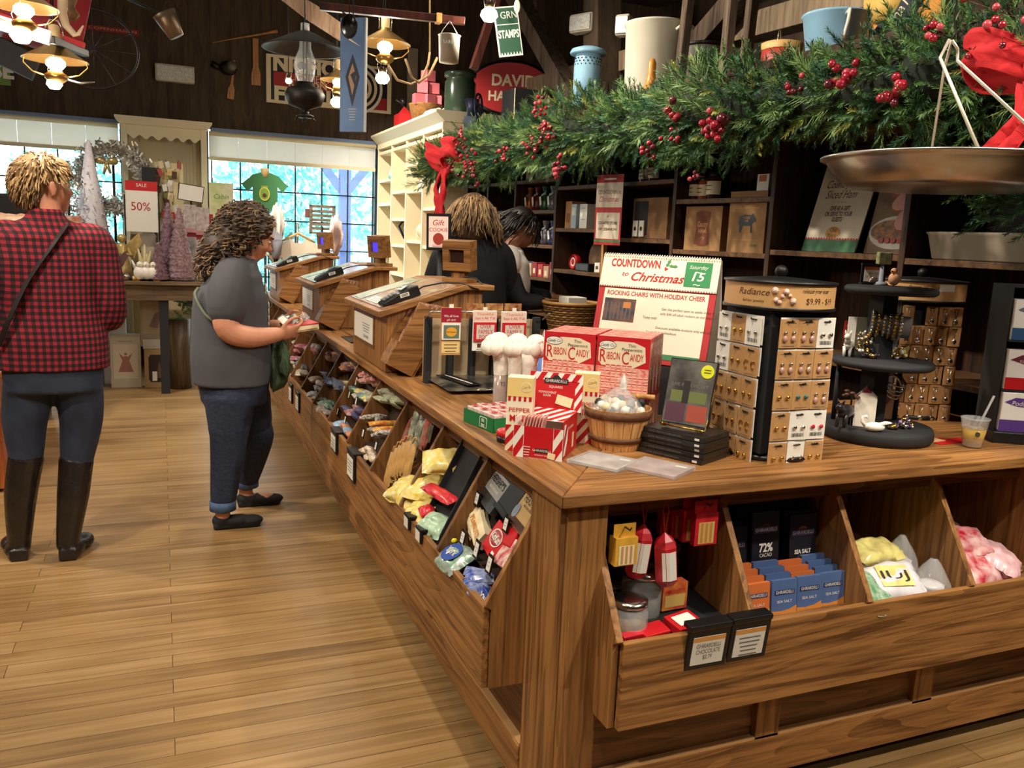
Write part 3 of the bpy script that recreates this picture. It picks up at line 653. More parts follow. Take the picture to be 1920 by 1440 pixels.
mb = MB(WHT);mb.M = M;mb.box(.20,.34,.1,.2,0,.055);mb.panel(frame((.27,.15,.056),(1,0,0),(0,1,0)),.08,.05,BLK);tag(mb.obj('mint_display_box'),'white display box behind the green mint box','display box')
# tin
p = pz(943,828,.9);mb = MB(BLK);mb.lathe([(0,0),(.036,0),(.037,.006),(.037,.016),(.035,.016)],BLK,28,TR(p.x+.02,p.y,.9)).lathe([(.035,.016),(.0375,.017),(.0375,.028),(.034,.032),(0,.032)],RED,28,TR(p.x+.02,p.y,.9));mb.text(frame((p.x+.02,p.y,.9325),(1,-.3,0),(.3,1,0)),'MINTS',.014,WHT,0,0)
tag(mb.obj('candy_tin'),'small round black tin with a red lid beside the green mint box','tin')
# marshmallow topped tubes
FUZ = mat('plush_white',(246,240,226),.95,bump=(40,.4))
TUB = mat('tube_clear',(206,186,176),.15,alpha=.55,coat=.5)
for i,(u,v,tilt,l) in enumerate(((963,770,-.22,'leftmost'),(985,775,-.04,'front middle'),(1000,765,.10,'front right'),(978,752,-.1,'back left'),(1003,748,.05,'back middle'),(1022,752,.16,'rightmost'))):
    p = pz(u,v,.9);p = V(.985+.036*(i % 3)+.024*(i > 2),2.45-.032*(i % 3)+.055*(i > 2),.9)
    t = thing('candy_tube','clear candy tube with a puffy white top, %s of the bunch' % l,'candy tube',p,0,'candy tubes with white tops')
    mb = MB(TUB);mb.M = TR(*p);mb.lathe([(0,0),(.021,0),(.022,.03),(.021,.135),(0,.135)],TUB,18);mb.text(frame((0,-.0225,.095),(1,0,0),(0,0,1)),'TS',.018,BRN,0,0);mb.obj('tube',t)
    mb = MB(FUZ);mb.M = TR(*p) @ TR(0,0,.135)
    mb.lathe([(.022,-.012),(.024,.03),(.03,.06),(0,.07)],FUZ,16)
    for k in range(7):
        a = k*PI*2/7;mb.ball((.020*math.cos(a)+tilt*.12,.020*math.sin(a),.075),(.022,.022,.026),FUZ,12)
    mb.ball((tilt*.12,0,.095),(.030,.030,.022),FUZ,12);mb.obj('puffy_top',t)
# ribbon candy boxes
RC = mat('ribbon_print',(226,96,84),.4,noise=(90,.4),rgb2=(246,196,180))
RCR = mat('ribbon_red',(200,32,42),.4)
def ribbon():
    t = thing('candy_box','','candy box',(0,0,0),0,'ribbon candy boxes');w,d,h = .152,.05,.172
    mb = MB(RCR);mb.box(0,w,0,d,0,h);F = fronts(w,h);G = rights(w,d,h)
    mb.poly(F,[(-.07,.052),(-.062,.066),(-.02,.074),(.03,.074),(.062,.062),(.066,.02),(.03,.0),(-.06,.004),(-.07,.016)],CRM,.0006)
    mb.panel(F,w,.085,RC,.0005,0,-.0415)
    rr = random.Random(5)
    for r in range(6):
        for c in range(10 if r < 4 else 7-2*(r-4)):
            n = 10 if r < 4 else 7-2*(r-4);x = (-.07+.0155*c) if r < 4 else (-.0155*(n-1)/2-.01+.0155*c);y = -.078+r*.0165
            mb.ell(F,.0075,.0062,mat('candy_pale',(250,200,180),.3),.001,x,y,8);mb.panel(F,.013,.0022,RCR,.0014,x,y+.001)
    mb.text(F,'Thin\nPeppermint',.0125,INK,.025,.058,shear=0);mb.ell(F,.025,.0125,INK,.001,-.045,.062);mb.ell(F,.0235,.011,WHT,.0012,-.045,.062);mb.text(F,'Candy Co',.012,INK,-.045,.062,.0016,shear=.3,fit=.04)
    mb.text(F,'R',.052,RCR,-.058,.029,fit=.018);mb.text(F,'IBBON',.030,RCR,-.027,.031,fit=.038);mb.text(F,'C',.052,RCR,.008,.026,fit=.02);mb.text(F,'ANDY',.030,RCR,.040,.030,fit=.038)
    mb.panel(G,d,h*.62,RC,.0005,0,.02);mb.ell(G,.014,.042,WHT,.001,0,-.035);mb.text(G,'RIBBON CANDY',.014,RCR,0,-.035,rot=PI/2,fit=.07,z=.0016)
    Tp = frame((w/2,d/2,h),(1,0,0),(0,1,0));mb.panel(Tp,w*.96,d*.9,RC,.0006)
    mb.obj('carton',t,bevel=.001);return t
rb = ribbon();rzb = math.radians(-42)
pa = py(1037,700,2.17);pb = V(1.178,2.13,1.074)
def place_ribbon(o,base,k,lev,col,lab):
    n = V(math.sin(-rzb),math.cos(rzb),0);o.location = (base.x+n.x*.052*k,base.y+n.y*.052*k,.90+.1175*lev);o.scale = (1,1,1 if lev else .675);o.rotation_euler = (0,0,rzb);o['label'] = lab
first = True
for col,(bx,by) in enumerate(((1.136-.117,2.10+.105),(1.136,2.10))):
    for lev in (0,1):
        for k in range(4):
            o = rb if first else dup(rb);first = False
            place_ribbon(o,V(bx,by,0),k,lev,col,'red ribbon candy box, %s layer of the %s stack, %s from the front' % (('lower','upper')[lev],('left','right')[col],('first','second','third','last')[k]))
# striped cone
p = V(1.20,2.6,.9);mb = MB(WHT)
for i in range(12): mb.lathe([(.06,0),(.0,.25)],(WHT,mat('stripe_blue',(96,130,206),.6))[i % 2],2,TR(*p),True,i*PI/6,(i+1)*PI/6)
mb.lathe([(0,0),(.06,0)],WHT,12,TR(*p));tag(mb.obj('paper_cone'),'blue and white striped paper cone behind the candy tubes','cone')
# bushel basket
def lath(a0,a1,prof,M,mb,m): mb.lathe(prof,m,3,M,False,a0,a1)
bp_ = V(1.140,1.965,.90);t = thing('bushel_basket','small wooden bushel basket with two bands, holding a wrapped bag','basket',bp_)
PINE = wood('pine',(186,128,72),(226,176,112),'z',fine=30,rough=.6)
mb = MB(PINE);mb.M = TR(*bp_)
for i in range(20): a = 2*PI*i/20;lath(a+.012,a+2*PI/20-.012,[(.066,0),(.090,.112),(.087,.112),(.063,.004)],None,mb,PINE)
mb.lathe([(0,.004),(.064,.004)],PINE,20);mb.obj('staves',t)
BAND = wood('band',(74,44,26),(120,78,46),'x',rough=.6)
for z0,z1,nm_ in ((.086,.108,'top_band'),(.022,.037,'lower_band')):
    r0 = .066+.024*z0/.112+.0015;r1 = .066+.024*z1/.112+.0015;mb = MB(BAND);mb.M = TR(*bp_);mb.lathe([(r0,z0),(r0+.003,z0),(r1+.003,z1),(r1,z1),(r0,z0)],BAND,30);mb.obj(nm_,t)
mb = MB(SIL);mb.M = TR(*bp_);mb.tube([(.092,-.02,.095),(.10,.0,.108),(.11,.02,.112),(.10,.04,.11)],.0018,SIL);mb.tube([(.07,.05,.13),(.12,.01,.13)],.008,PINE);mb.obj('handle',t)
t = thing('wrapped_bag','clear cellophane bag of sweets tied at the top, inside the bushel basket','bag',bp_+V(0,0,.08))
mb = MB(mat('sweet_mix',(190,180,170),.4,noise=(50,.6),rgb2=(90,70,60)));mb.M = TR(*bp_);
rr = random.Random(3)
for i in range(26): a = rr.random()*6.28;r = rr.random()**.5*.066;mb.ball((r*math.cos(a),r*math.sin(a),.105+.02*rr.random()),.013,(CRM,INK,WHT,mat('sweet_mix',None))[i % 4],8)
mb.obj('sweets',t)
def crinkle(mb,c,r,h,m,seed=0,n=16,k=8):
    vs = []
    for j in range(k+1):
        for i in range(n):
            a = 2*PI*i/n;f = j/k;rad = r*(1-f**1.5*.85)*(1+.22*mnoise.noise(V(math.cos(a)*2,math.sin(a)*2,f*3+seed)));vs.append((c[0]+rad*math.cos(a),c[1]+rad*math.sin(a),c[2]+h*f))
    return mb.add(vs,[(j*n+i,j*n+(i+1) % n,(j+1)*n+(i+1) % n,(j+1)*n+i) for j in range(k) for i in range(n)],m,True)
mb = MB(PLA);mb.M = TR(*bp_);crinkle(mb,(0,0,.09),.082,.075,PLA,1);crinkle(mb,(.01,0,.19),.016,-.04,PLA,2);crinkle(mb,(.012,0,.16),.01,.04,WHT,4);mb.obj('cellophane',t)
# DVD stack, DVD on an easel, two CDs
M,w_,d_,h_ = basebox((1197,846),(1312,873),.14,806);w_ = .19
for i in range(5):
    o = MB(mat('dvd_black',(34,32,32),.3));o.M = M @ TR(.0+.003*(i % 2),.004*(i % 3),.0142*i);o.box(0,w_,0,.135,.0003,.0139);F = frame((w_/2,0,.007),(1,0,0),(0,0,1));o.text(F,'LIVE FROM GEORGIA',.0065,GREY,-.02,0,fit=.10);o.panel(F,.014,.006,WHT,.001,.075,0)
    tag(o.obj('dvd_case',bevel=.001),'black DVD case lying flat, %s of the stack beside the basket' % ('at the bottom','second','in the middle','fourth up','on top')[i],'DVD','stacked DVD cases')
zt = .0142*5
t = thing('dvd_case','wrapped DVD with a yellow sticker, propped on a small wire easel on the stack','DVD',M @ V(.10,.05,zt));
mb = MB(BLK);mb.M = M @ TR(.035,.045,zt+.012) @ RZ(math.radians(8)) @ RX(math.radians(-14));mb.box(0,.13,0,.014,0,.175);F = fronts(.13,.175)
mb.panel(F,.126,.17,mat('dvd_cover',(66,64,62),.12,noise=(14,.5),rgb2=(130,128,122),coat=1.));mb.text(F,'LIVE IN CONCERT',.013,GREY,0,.018,fit=.1);mb.panel(F,.10,.03,mat('dvd_field',(110,120,70),.4),.001,0,-.012);mb.panel(F,.018,.06,INK,.0015,-.008,.0);mb.panel(F,.055,.05,mat('dvd_photo',(96,66,80),.3),.0012,-.03,-.055);mb.panel(F,.055,.045,mat('dvd_photo2',(170,84,70),.3),.0012,.03,-.055);mb.ell(F,.018,.018,mat('sticker_yellow',(226,232,40),.4),.002,.042,.06);mb.lines(F,.02,2,INK,.042,.064,.007,.002,.0026)
mb.obj('case',t)
t = thing('wire_easel','small gold wire easel holding the wrapped DVD','easel',M @ V(.10,.04,zt));mb = MB(GOLD);mb.M = M @ TR(.04,.03,zt)
for x in (0.01,.12): mb.tube([(x,0,.016),(x,-.004,.008),(x,.014,.004),(x,.03,.006),(x,.065,.11)],.002)
mb.tube([(0,.004,.010),(.13,.004,.010)],.003);mb.tube([(.01,.065,.11),(.12,.065,.11)],.002);mb.tube([(.06,.065,.1),(.06,.11,0)],.002);mb.obj('wire',t)
for (FL,FR,lab,a,b_) in (((1062,868),(1158,888),'clear CD case lying flat, left of the pair at the counter edge',(214,206,200),(150,140,140)),((1165,880),(1272,903),'clear CD case with a pinkish portrait, right of the pair at the counter edge',(206,176,170),(150,116,110))):
    M,w_,d_,h_ = basebox(FL,FR,.125,860);t = thing('cd_case',lab,'CD',M @ V(w_/2,.06,0));w_ = .142
    mb = MB(mat('cd_art_%d' % FL[0],a,.3,noise=(14,.3),rgb2=b_));mb.M = M;mb.box(.008,w_-.003,.003,.122,.002,.008);mb.panel(frame((w_*.8,.1,.008),(1,0,0),(0,1,0)),.03,.014,WHT);mb.obj('booklet',t)
    mb = MB(PLA);mb.M = M;mb.box(0,w_,0,.125,.0003,.0105);mb.obj('jewel_case',t,bevel=.001)
# calendar easel
A = py(1140,462,2.36);
t = thing('calendar','large spiral-bound tabletop Christmas countdown calendar with green date square','calendar',(1.52,2.42,.9))
M = frame((1.346,2.545,1.065),(.574,-.819,0),(.819,.574,0)) @ Matrix.Diagonal((.89,1,.70,1))
lean = math.radians(-9);Mc = M @ RX(lean)
W,H = .465,.50
mb = MB(mat('calendar_cream',(246,232,208),.6));mb.M = Mc
mb.box(0,W,0,.004,.0,.365,REDC);mb.box(0,W,-.003,.004,.345,H)
F = frame((W/2,0,.18),(1,0,0),(0,0,1));mb.panel(F,W-.05,.315,mat('calendar_page',(236,224,202),.6),.001,0,.0);mb.panel(F,W-.05,.025,mat('cal_green',(60,130,84),.6),.0014,0,-.145)
mb.text(F,'ROCKING CHAIRS WITH HOLIDAY CHEER',.03,BRN if 0 else REDC,0,.135,.0016,fit=.39,bold=.02)
mb.panel(F,.13,.11,mat('cal_photo',(44,46,58),.5,noise=(30,.6),rgb2=(120,80,60)),.0016,-.135,.055);
for i in range(7): mb.panel(F,.005,.08,mat('cal_slat',(90,92,100),.5),.002,-.185+.016*i,.05)
mb.panel(F,.03,.03,mat('cal_lamp',(190,120,60),.5),.0022,-.105,.08)
for i,s_ in enumerate(('Get the perfect spot to settle in for the season','with $40 off adult rockers on our front porch.','Today only!','','Discount available in-store only and will','be applied at checkout.')):
    if s_: mb.text(F,s_,.017,BRN,-.055+.0045*len(s_),.075-.022*i,.0016,fit=.0052*len(s_))
F2 = frame((W/2,-.003,.422),(1,0,0),(0,0,1))
mb.text(F2,'COUNTDOWN',.052,REDC,-.095,.038,.001,fit=.20,bold=.03);mb.text(F2,'to',.032,REDC,-.13,-.012,.001,shear=.3);mb.text(F2,'Christmas',.058,REDC,.0,-.024,.001,shear=.35,fit=.21,bold=.015)
for k,(cx,cy,a) in enumerate(((.035,.048,1.2),(.055,.036,-.1))): mb.poly(F2 @ TR(cx,cy,0) @ Matrix.Rotation(a,4,'Z'),[(-.018,0),(-.008,.007),(0,.003),(.008,.008),(.02,0),(.008,-.007),(0,-.004),(-.008,-.007)],mat('holly',(70,140,80),.5),.001)
for q in ((.026,.026),(.033,.022),(.027,.018)): mb.ell(F2,.004,.004,REDC,.0015,q[0],q[1],8)
Fg = F2 @ TR(.155,.003,0);mb.panel(Fg,.10,.115,mat('cal_green2',(50,140,84),.5),.001);mb.text(Fg,'Saturday',.024,WHT,0,.033,.0016,shear=.3,fit=.07);mb.text(Fg,'15',.055,WHT,0,-.012,.0016,shear=.2,bold=.02);mb.text(Fg,'~',.05,WHT,0,.012,.0016);mb.text(Fg,'~',.05,WHT,0,-.045,.0016)
n = 46
for i in range(n): mb.ell(F2,.0035,.0035,mat('cal_dots',(150,110,96),.6),.001,-W/2+W*(i+.5)/n,-.074,8)
mb.obj('page',t)
mb = MB(mat('calendar_back',(214,204,188),.7));mb.M = Mc;mb.add([(0,.006,H-.004),(W,.006,H-.004),(W,.15,.0),(0,.15,.0),(0,.009,H-.004),(W,.009,H-.004),(W,.154,.0),(0,.154,.0)],[(0,1,2,3),(7,6,5,4),(0,4,5,1),(1,5,6,2),(2,6,7,3),(3,7,4,0)]);mb.obj('stand_back',t)
mb = MB(WHT);mb.M = Mc
for i in range(48):
    x = W*(i+.5)/48;mb.tube([(x,-.004,H-.012),(x,-.007,H+.001),(x,0,H+.008),(x,.008,H),(x,.006,H-.012)],.0013,WHT,4)
mb.obj('spiral_binding',t)
mb = MB(BLKM);mb.M = frame((1.346,2.545,.9),(.574,-.819,0),(.819,.574,0));mb.box(0,.42,-.01,.16,.001,.16);mb.obj('riser',t)
# ================================================================ JEWELLERY SPINNERS
TAN = mat('band_tan',(206,160,104),.6)
def spinner(label,loc,rz,body='spinner'):
    t = thing('jewelry_spinner',label,'display spinner',loc,rz)
    T = TR(*loc) @ RZ(rz);s = .095
    mb = MB(BLK);mb.M = T;mb.lathe([(0,0),(.125,0),(.128,.006),(.125,.014),(.0,.018)],BLK,36);mb.obj('base',t)
    mb = MB(BLKM);mb.M = T;mb.box(-s,s,-s,s,.018,.40);mb.obj('column',t,bevel=.004)
    mb = MB(TAN);mb.M = T;mb.lathe([(.142,.405),(.142,.465)],TAN,48)
    mb.obj('header_band',t)
    mb = MB(BLK);mb.M = T;mb.lathe([(0,.398),(.145,.398),(.146,.405),(.13,.407),(0,.407)],BLK,48);mb.lathe([(.13,.463),(.147,.465),(.147,.471),(.0,.482)],BLK,48);mb.obj('header_rims',t)
    mb = MB(SIL);mb.M = T;mb.ball((0,0,.494),.017,DMET,18);mb.obj('knob',t)
    return t,T
def bandtext(t,T,items,r=.1425):
    mb = MB(BRN);mb.M = T
    for s_,size,a,z,m,sh,fit in items:
        vs,fs = glyphs(s_);k = fit/((max(v.x for v in vs)-min(v.x for v in vs)) or 1);out = []
        for v in vs:
            an = a+(v.x*k+v.y*sh*size)/r;out.append((r*math.cos(an),r*math.sin(an),z+v.y*size))
        mb.add(out,fs,m)
    mb.obj('band_lettering',t)
s1,T1 = spinner('round black jewelry spinner nearest the calendar, tan header band with prices',(1.530,1.825,.90),0)
A1 = math.radians(-125)
bandtext(s1,T1,[('Radiance',.024,A1-.55,.442,BRN,.3,.085),('fashion jewelry',.011,A1-.55,.420,BRN,0,.06),('release your inner',.016,A1+.62,.450,BRN,.3,.085),('$9.99 - $19',.022,A1+.72,.424,BRN,0,.09)])
mb = MB(mat('rose_gems',(206,150,130),.3,noise=(90,.5),rgb2=(250,226,220)));mb.M = T1
for (a,z,r) in ((-.16,.449,.010),(-.13,.425,.008),(-.03,.435,.007),(.03,.447,.009),(.1,.437,.006),(.16,.424,.010),(-.07,.420,.007)): mb.ball((.143*math.cos(A1+a),.143*math.sin(A1+a),z),r*.9,None,8)
mb.obj('gem_picture',s1)
s2,T2 = spinner('round black jewelry spinner behind the drink cup, full of pendant cards',(2.425,2.17,.90),math.radians(-26))
A2 = math.radians(-113)
bandtext(s2,T2,[('discover the season',.016,A2+.1,.450,BRN,.3,.10),('$9.99 each',.014,A2-.1,.432,BRN,0,.06),('necklaces and charms',.010,A2+.05,.418,BRN,0,.08)])
mb = MB(WHT);mb.M = T2;mb.lathe([(.1432,.438),(.1432,.460)],WHT,6,None,True,A2+.42,A2+.80);mb.obj('price_sticker',s2)
def jcard(kind,w=.058,h=.074):
    t = thing('earring_card','','jewelry card',(0,0,0));mb = MB(WHT)
    mb.box(-w/2+.004,w/2+.004,.004,.0052,-h+.004,.004,WHT)
    m = WHT if kind in ('white','whitered') else KRA;mb.box(-w/2,w/2,0,.0014,-h,0,m);F = frame((0,0,-h/2),(1,0,0),(0,0,1))
    if m is KRA: mb.lines(F,w*.7,1,GREY,0,h*.38,.01,.0012);mb.lines(F,w*.7,1,GREY,0,-h*.42,.01,.0015)
    else:
        for i in range(11): mb.panel(F,.001+.0006*(i % 3),.010,INK,.001,-.018+.0036*i,-h*.32)
    mb.obj('card',t)
    e = MB(SIL);gold = {'stud': GOLD,'drop': SIL,'hoop': GOLD,'white': SIL,'whitered': mat('gem_red',(190,40,70),.2),'teal': mat('gem_teal',(40,110,110),.2)}[kind]
    for sx in (-.012,.014):
        if kind == 'drop': e.ball((sx,-.003,-.034),.0045,SIL,8);e.ball((sx,-.003,-.050),(.0075,.004,.009),mat('gem_rose',(214,170,160),.15,.3),8)
        elif kind == 'hoop': e.tube([(sx+.008*math.cos(a*PI/5),-.003,-.042+.010*math.sin(a*PI/5)) for a in range(1,9)],.0016,GOLD)
        else: e.ball((sx,-.004,-.040),(.006,.004,.006),gold,8)
    e.obj('earrings',t)
    k = MB(BLK);k.tube([(0,.03,-.006),(0,-.006,-.006),(0,-.010,-.002)],.0018,BLK,5).tube([(-.010,-.002,-.006),(.012,-.002,-.006)],.0016,BLK,5);k.obj('hook',t);return t
protos = {}
def put_card(sp,T,face,r,c,kind,cols,row_z,lab,w=.060):
    if kind not in protos: o = protos[kind] = jcard(kind)
    else: o = dup(protos[kind])
    s = .095;x = (c-(cols-1)/2)*w
    M = T @ RZ({'front': 0,'left': -PI/2,'right': PI/2}[face]) @ TR(x,-s-.028,row_z)
    o.location = M.to_translation();o.rotation_euler = (0,0,M.to_euler().z+random.uniform(-.06,.06));o['label'] = lab;return o
ORD = ('top','second','middle','fourth','bottom');CO = ('left','middle','right')
grid_f = [('drop','drop','white'),('drop','drop','drop'),('stud','teal','drop'),('stud','white','whitered'),('stud','white','stud')]
grid_l = [('white','stud','white'),('white','stud','hoop'),('stud','stud','stud'),('stud','stud','hoop'),('stud','hoop','stud')]
KD = {'drop': 'tan rose-drop','white': 'white barcoded','stud': 'tan gold-stud','teal': 'tan teal-stud','whitered': 'white red-gem','hoop': 'tan gold-hoop'}
for face,g in (('front',grid_f),('left',grid_l)):
    for r in range(5):
        for c in range(3):
            k = g[r][c];put_card(s1,T1,face,r,c,k,3,.378-.081*r,'%s earring card, %s row, %s, %s face of the nearest spinner' % (KD[k],ORD[r],CO[c],{'front': 'right','left': 'left'}[face]))
def pcard():
    t = thing('pendant_card','','jewelry card',(0,0,0));w,h = .036,.062;mb = MB(KRA);mb.box(-w/2,w/2,0,.0014,-h,0).box(-w/2+.004,w/2+.005,.004,.005,-h,.002);mb.obj('card',t)
    e = MB(GOLD);e.tube([(-.006,-.002,-.008),(-.002,-.003,-.03),(0,-.003,-.04),(.002,-.003,-.03),(.006,-.002,-.008)],.001,SIL,4);e.ball((0,-.004,-.047),(.009,.003,.009),SIL,10);e.obj('pendant',t)
    k = MB(BLK);k.tube([(-.008,-.002,-.005),(.009,-.002,-.005)],.0013,BLK,4);k.obj('hook',t);return t
pp = None
for r in range(6):
    for c in range(5 if r not in (0,) else 5):
        if (r,c) in ((0,1),): continue
        o = pp if pp is None else dup(pp)
        if pp is None: o = pp = pcard()
        M = T2 @ TR((c-2)*.039,-.095-.02-.006*((c+r) % 2),.385-.066*r);o.location = M.to_translation();o.rotation_euler = (0,0,M.to_euler().z+random.uniform(-.12,.12))
        o['label'] = 'tan pendant card, %s row, %s from left, on the spinner behind the cup' % (('top','second','third','fourth','fifth','bottom')[r],('first','second','third','fourth','fifth')[c])
mb = MB(mat('mirror',(120,126,124),.08,.9));mb.M = T2;mb.box(-.0955,-.0965,-.085,.085,.25,.39);mb.obj('mirror',s2)
# ================================================================ THREE TIER STAND
sx,sy = 2.00,1.895;st = thing('tiered_stand','black three-tier round display stand between the two spinners','display stand',(sx,sy,.90))
def disc(r,z,th): return MB(BLKM).lathe([(0,z-th),(r-.008,z-th),(r,z-th*.7),(r,z-th*.3),(r-.006,z),(0,z)],BLKM,48,TR(sx,sy,0))
disc(.165,.942,.042).obj('bottom_tier',st);disc(.145,1.14,.022).obj('middle_tier',st);disc(.13,1.357,.022).obj('top_tier',st)
MB(BLKM).box(sx-.028,sx+.028,sy-.005,sy+.05,.942,1.335).obj('column',st)
for a in (.3,2.4):
    mb = MB(BLKM);mb.cyl((sx+.12*math.cos(a),sy+.12*math.sin(a),.942),(sx+.12*math.cos(a),sy+.12*math.sin(a),1.12),.008);mb.obj('support_rod',st)
def onst(u,v,z):
    p = pz(u,v,z);r_ = {1.357: .10,1.14: .118,.942: .135}.get(z,9);d = V(p.x-sx,p.y-sy,0)
    if d.length > r_: d = d.normalized()*r_
    return V(sx+d.x,sy+d.y,z+.0003)
def figure(name,lab,cat,p,parts):
    mb = MB(parts[0][2])
    for c,r,m in parts: mb.ball((p[0]+c[0],p[1]+c[1],p[2]+c[2]),r,m,12)
    return tag(mb.obj(name),lab,cat)
p = onst(1600,530,1.357);t = thing('tabletop_sign','small black framed sign on the top tier of the stand','sign',p)
M = frame(p,(.87,-.48,0),(.48,.87,0)) ;mb = MB(BLK);mb.M = M;mb.box(-.036,.036,0,.008,0,.062);mb.box(-.036,.036,-.012,.02,0,.005);mb.box(-.037,.037,-.006,.012,.058,.064);mb.obj('frame',t)
mb = MB(WHT);mb.M = M;mb.box(-.028,.028,-.0012,0,.009,.054);F = frame((0,-.0012,.03),(1,0,0),(0,0,1));mb.panel(F,.056,.009,mat('print_orange',None) if 'print_orange' in MC else KRA,.0004,0,.019);mb.text(F,'NEW ITEM\nOF THE MONTH',.0105,INK,0,-.002,.0008,fit=.046);mb.obj('insert',t)
BRZ = mat('pewter',(150,130,116),.35,.7,noise=(60,.3))
p = onst(1562,525,1.357);figure('pig_figurine','small pewter pig figurine on the top tier, left of the framed sign','figurine',p,[((0,0,.016),(.018,.010,.012),BRZ),((-.018,-.004,.012),(.009,.008,.009),BRZ),((-.026,-.006,.009),(.004,.004,.004),BRZ),((-.01,0,.004),(.003,.003,.006),BRZ),((.01,0,.004),(.003,.003,.006),BRZ)])
STN = mat('mossy_stone',(128,128,88),.8,noise=(90,.4));p = onst(1655,535,1.357)
t = thing('feeder_figurine','tiny mossy bird feeder ornament on a blue-grey stem, top tier of the stand','figurine',p);mb = MB(STN);mb.M = frame(p,(.87,-.48,0),(.48,.87,0));mb.box(-.02,.02,0,.03,.062,.10);mb.obj('feeder',t,bevel=.003)
mb = MB(mat('stem_bluegrey',(140,146,160),.6));mb.M = TR(*p);mb.lathe([(0,0),(.025,0),(.018,.008),(.007,.012),(.006,.062),(0,.062)],None,16,TR(0,.01,0));mb.obj('stem',t)
p = onst(1675,537,1.357);PK = mat('robin_pink',(206,150,110),.6,noise=(60,.2));figure('bird_figurine','plump pinkish bird figurine beside the feeder ornament','figurine',p,[((0,0,.022),(.018,.017,.020),PK),((-.004,0,.045),(.010,.010,.010),PK),((.02,.004,.02),(.010,.006,.010),PK),((-.015,-.003,.044),(.005,.003,.003),GOLD)])
# middle tier
p = onst(1640,650,1.14);BEAD = mat('bead_mix',(226,206,160),.25,.6,noise=(120,.5),rgb2=(120,90,50))
t = thing('bracelet_roll','roll of beaded gold and silver bracelets on a grey cylinder, middle tier','jewelry',(p.x+.0,p.y+.05,1.14))
a = V(1.97,1.93,1.245);b_ = V(2.055,1.86,1.238);mb = MB(mat('roll_grey',(110,106,106),.8));mb.cyl(a,b_,.033,m=mat('roll_grey',None),n=24);mb.obj('cylinder',t)
rr = random.Random(4);mb = MB(SIL);ax = (b_-a).normalized();q1 = ax.cross(V(0,0,1)).normalized();q2 = ax.cross(q1)
for k in range(6):
    for i in range(22):
        an = 2*PI*i/22;c = a+ax*(.004+.0155*k)+(q1*math.cos(an)+q2*math.sin(an))*.037;mb.ball(c,.0058,(SIL,GOLD,BEAD)[(k+i//3) % 3],6)
for i in range(60):
    c = a+V(rr.uniform(-.03,.03),rr.uniform(-.02,.03),-rr.uniform(.03,.10));mb.ball(c,.006,(SIL,GOLD,WHT,BEAD)[i % 4],6)
mb.obj('beads',t);mb = MB(BLK);mb.box(2.0,2.02,1.90,1.92,1.14,1.215);mb.obj('post',t)
WF = mat('figure_white',(238,232,222),.3);YF_ = mat('figure_yellow',(232,214,130),.4);PU = mat('figure_plum',(60,34,62),.3);DKF = mat('figure_dark',(54,50,54),.3,.5)
def animal(name,lab,p,s,m,ang=0,neck=.0):
    mb = MB(m);mb.M = TR(*p) @ RZ(ang) @ Matrix.Scale(s,4)
    mb.ball((0,0,.030),(.030,.013,.014),m,12);mb.ball((-.030,0,.042+neck),(.012,.008,.008),m,10);mb.tube([(-.022,0,.034),(-.028,0,.042+neck)],[.008,.006],m)
    for x in (-.02,-.014,.016,.022): mb.tube([(x,(.006 if x in (-.02,.016) else -.006),.026),(x*1.15,(.006 if x in (-.02,.016) else -.006),0)],[.005,.003],m)
    mb.tube([(.028,0,.034),(.042,0,.03),(.046,0,.012)],[.004,.004,.001],m)
    for y in (-.005,.005): mb.tube([(-.028,y,.048+neck),(-.026,y*1.4,.058+neck)],[.003,.001],m)
    return tag(mb.obj(name),lab,'figurine')
animal('horse_figurine','white and silver horse figurine, left on the middle tier',onst(1590,668,1.14),1.2,WF,.6,.01)
def flower(lab,p,cols,r=.022,n=26,seed=0):
    rr = random.Random(seed);mb = MB(cols[0])
    for i in range(n):
        d = V(rr.gauss(0,1),rr.gauss(0,1),abs(rr.gauss(0,1))).normalized()*r*rr.random()**.4;mb.ball(p+V(0,0,.004)+V(d.x,d.y,d.z),.0065,cols[i % len(cols)],6)
    return tag(mb.obj('trinket'),lab,'trinket')
flower('dark plum flower trinket at the front of the middle tier',onst(1632,672,1.14),(PU,GOLD,DKF),.024,40,1)
flower('white and yellow jewelled turtle trinket at the front right of the middle tier',onst(1682,672,1.14),(WF,YF_,GOLD),.028,44,2)
mb = MB(YF_);p = onst(1712,660,1.14);mb.tube([p+V(-.03,.01,.012),p+V(0,0,.012),p+V(.03,-.01,.018),p+V(.04,-.012,.03)],[.008,.014,.009,.004]);tag(mb.obj('bird_figurine'),'pale yellow bird trinket at the right edge of the middle tier','figurine')
mb = MB(mat('leafy',(60,110,50),.5));p = onst(1695,655,1.14);mb.ball(p+V(0,.01,.018),(.012,.012,.018),mat('pine_yellow',(226,190,90),.4),10)
for i in range(9): a = i*.7;mb.tube([p+V(0,.01,.034),p+V(.018*math.cos(a),.01+.018*math.sin(a),.052)],[.004,.001])
tag(mb.obj('pineapple_ornament'),'little pineapple ornament with green leaves on the middle tier','ornament')
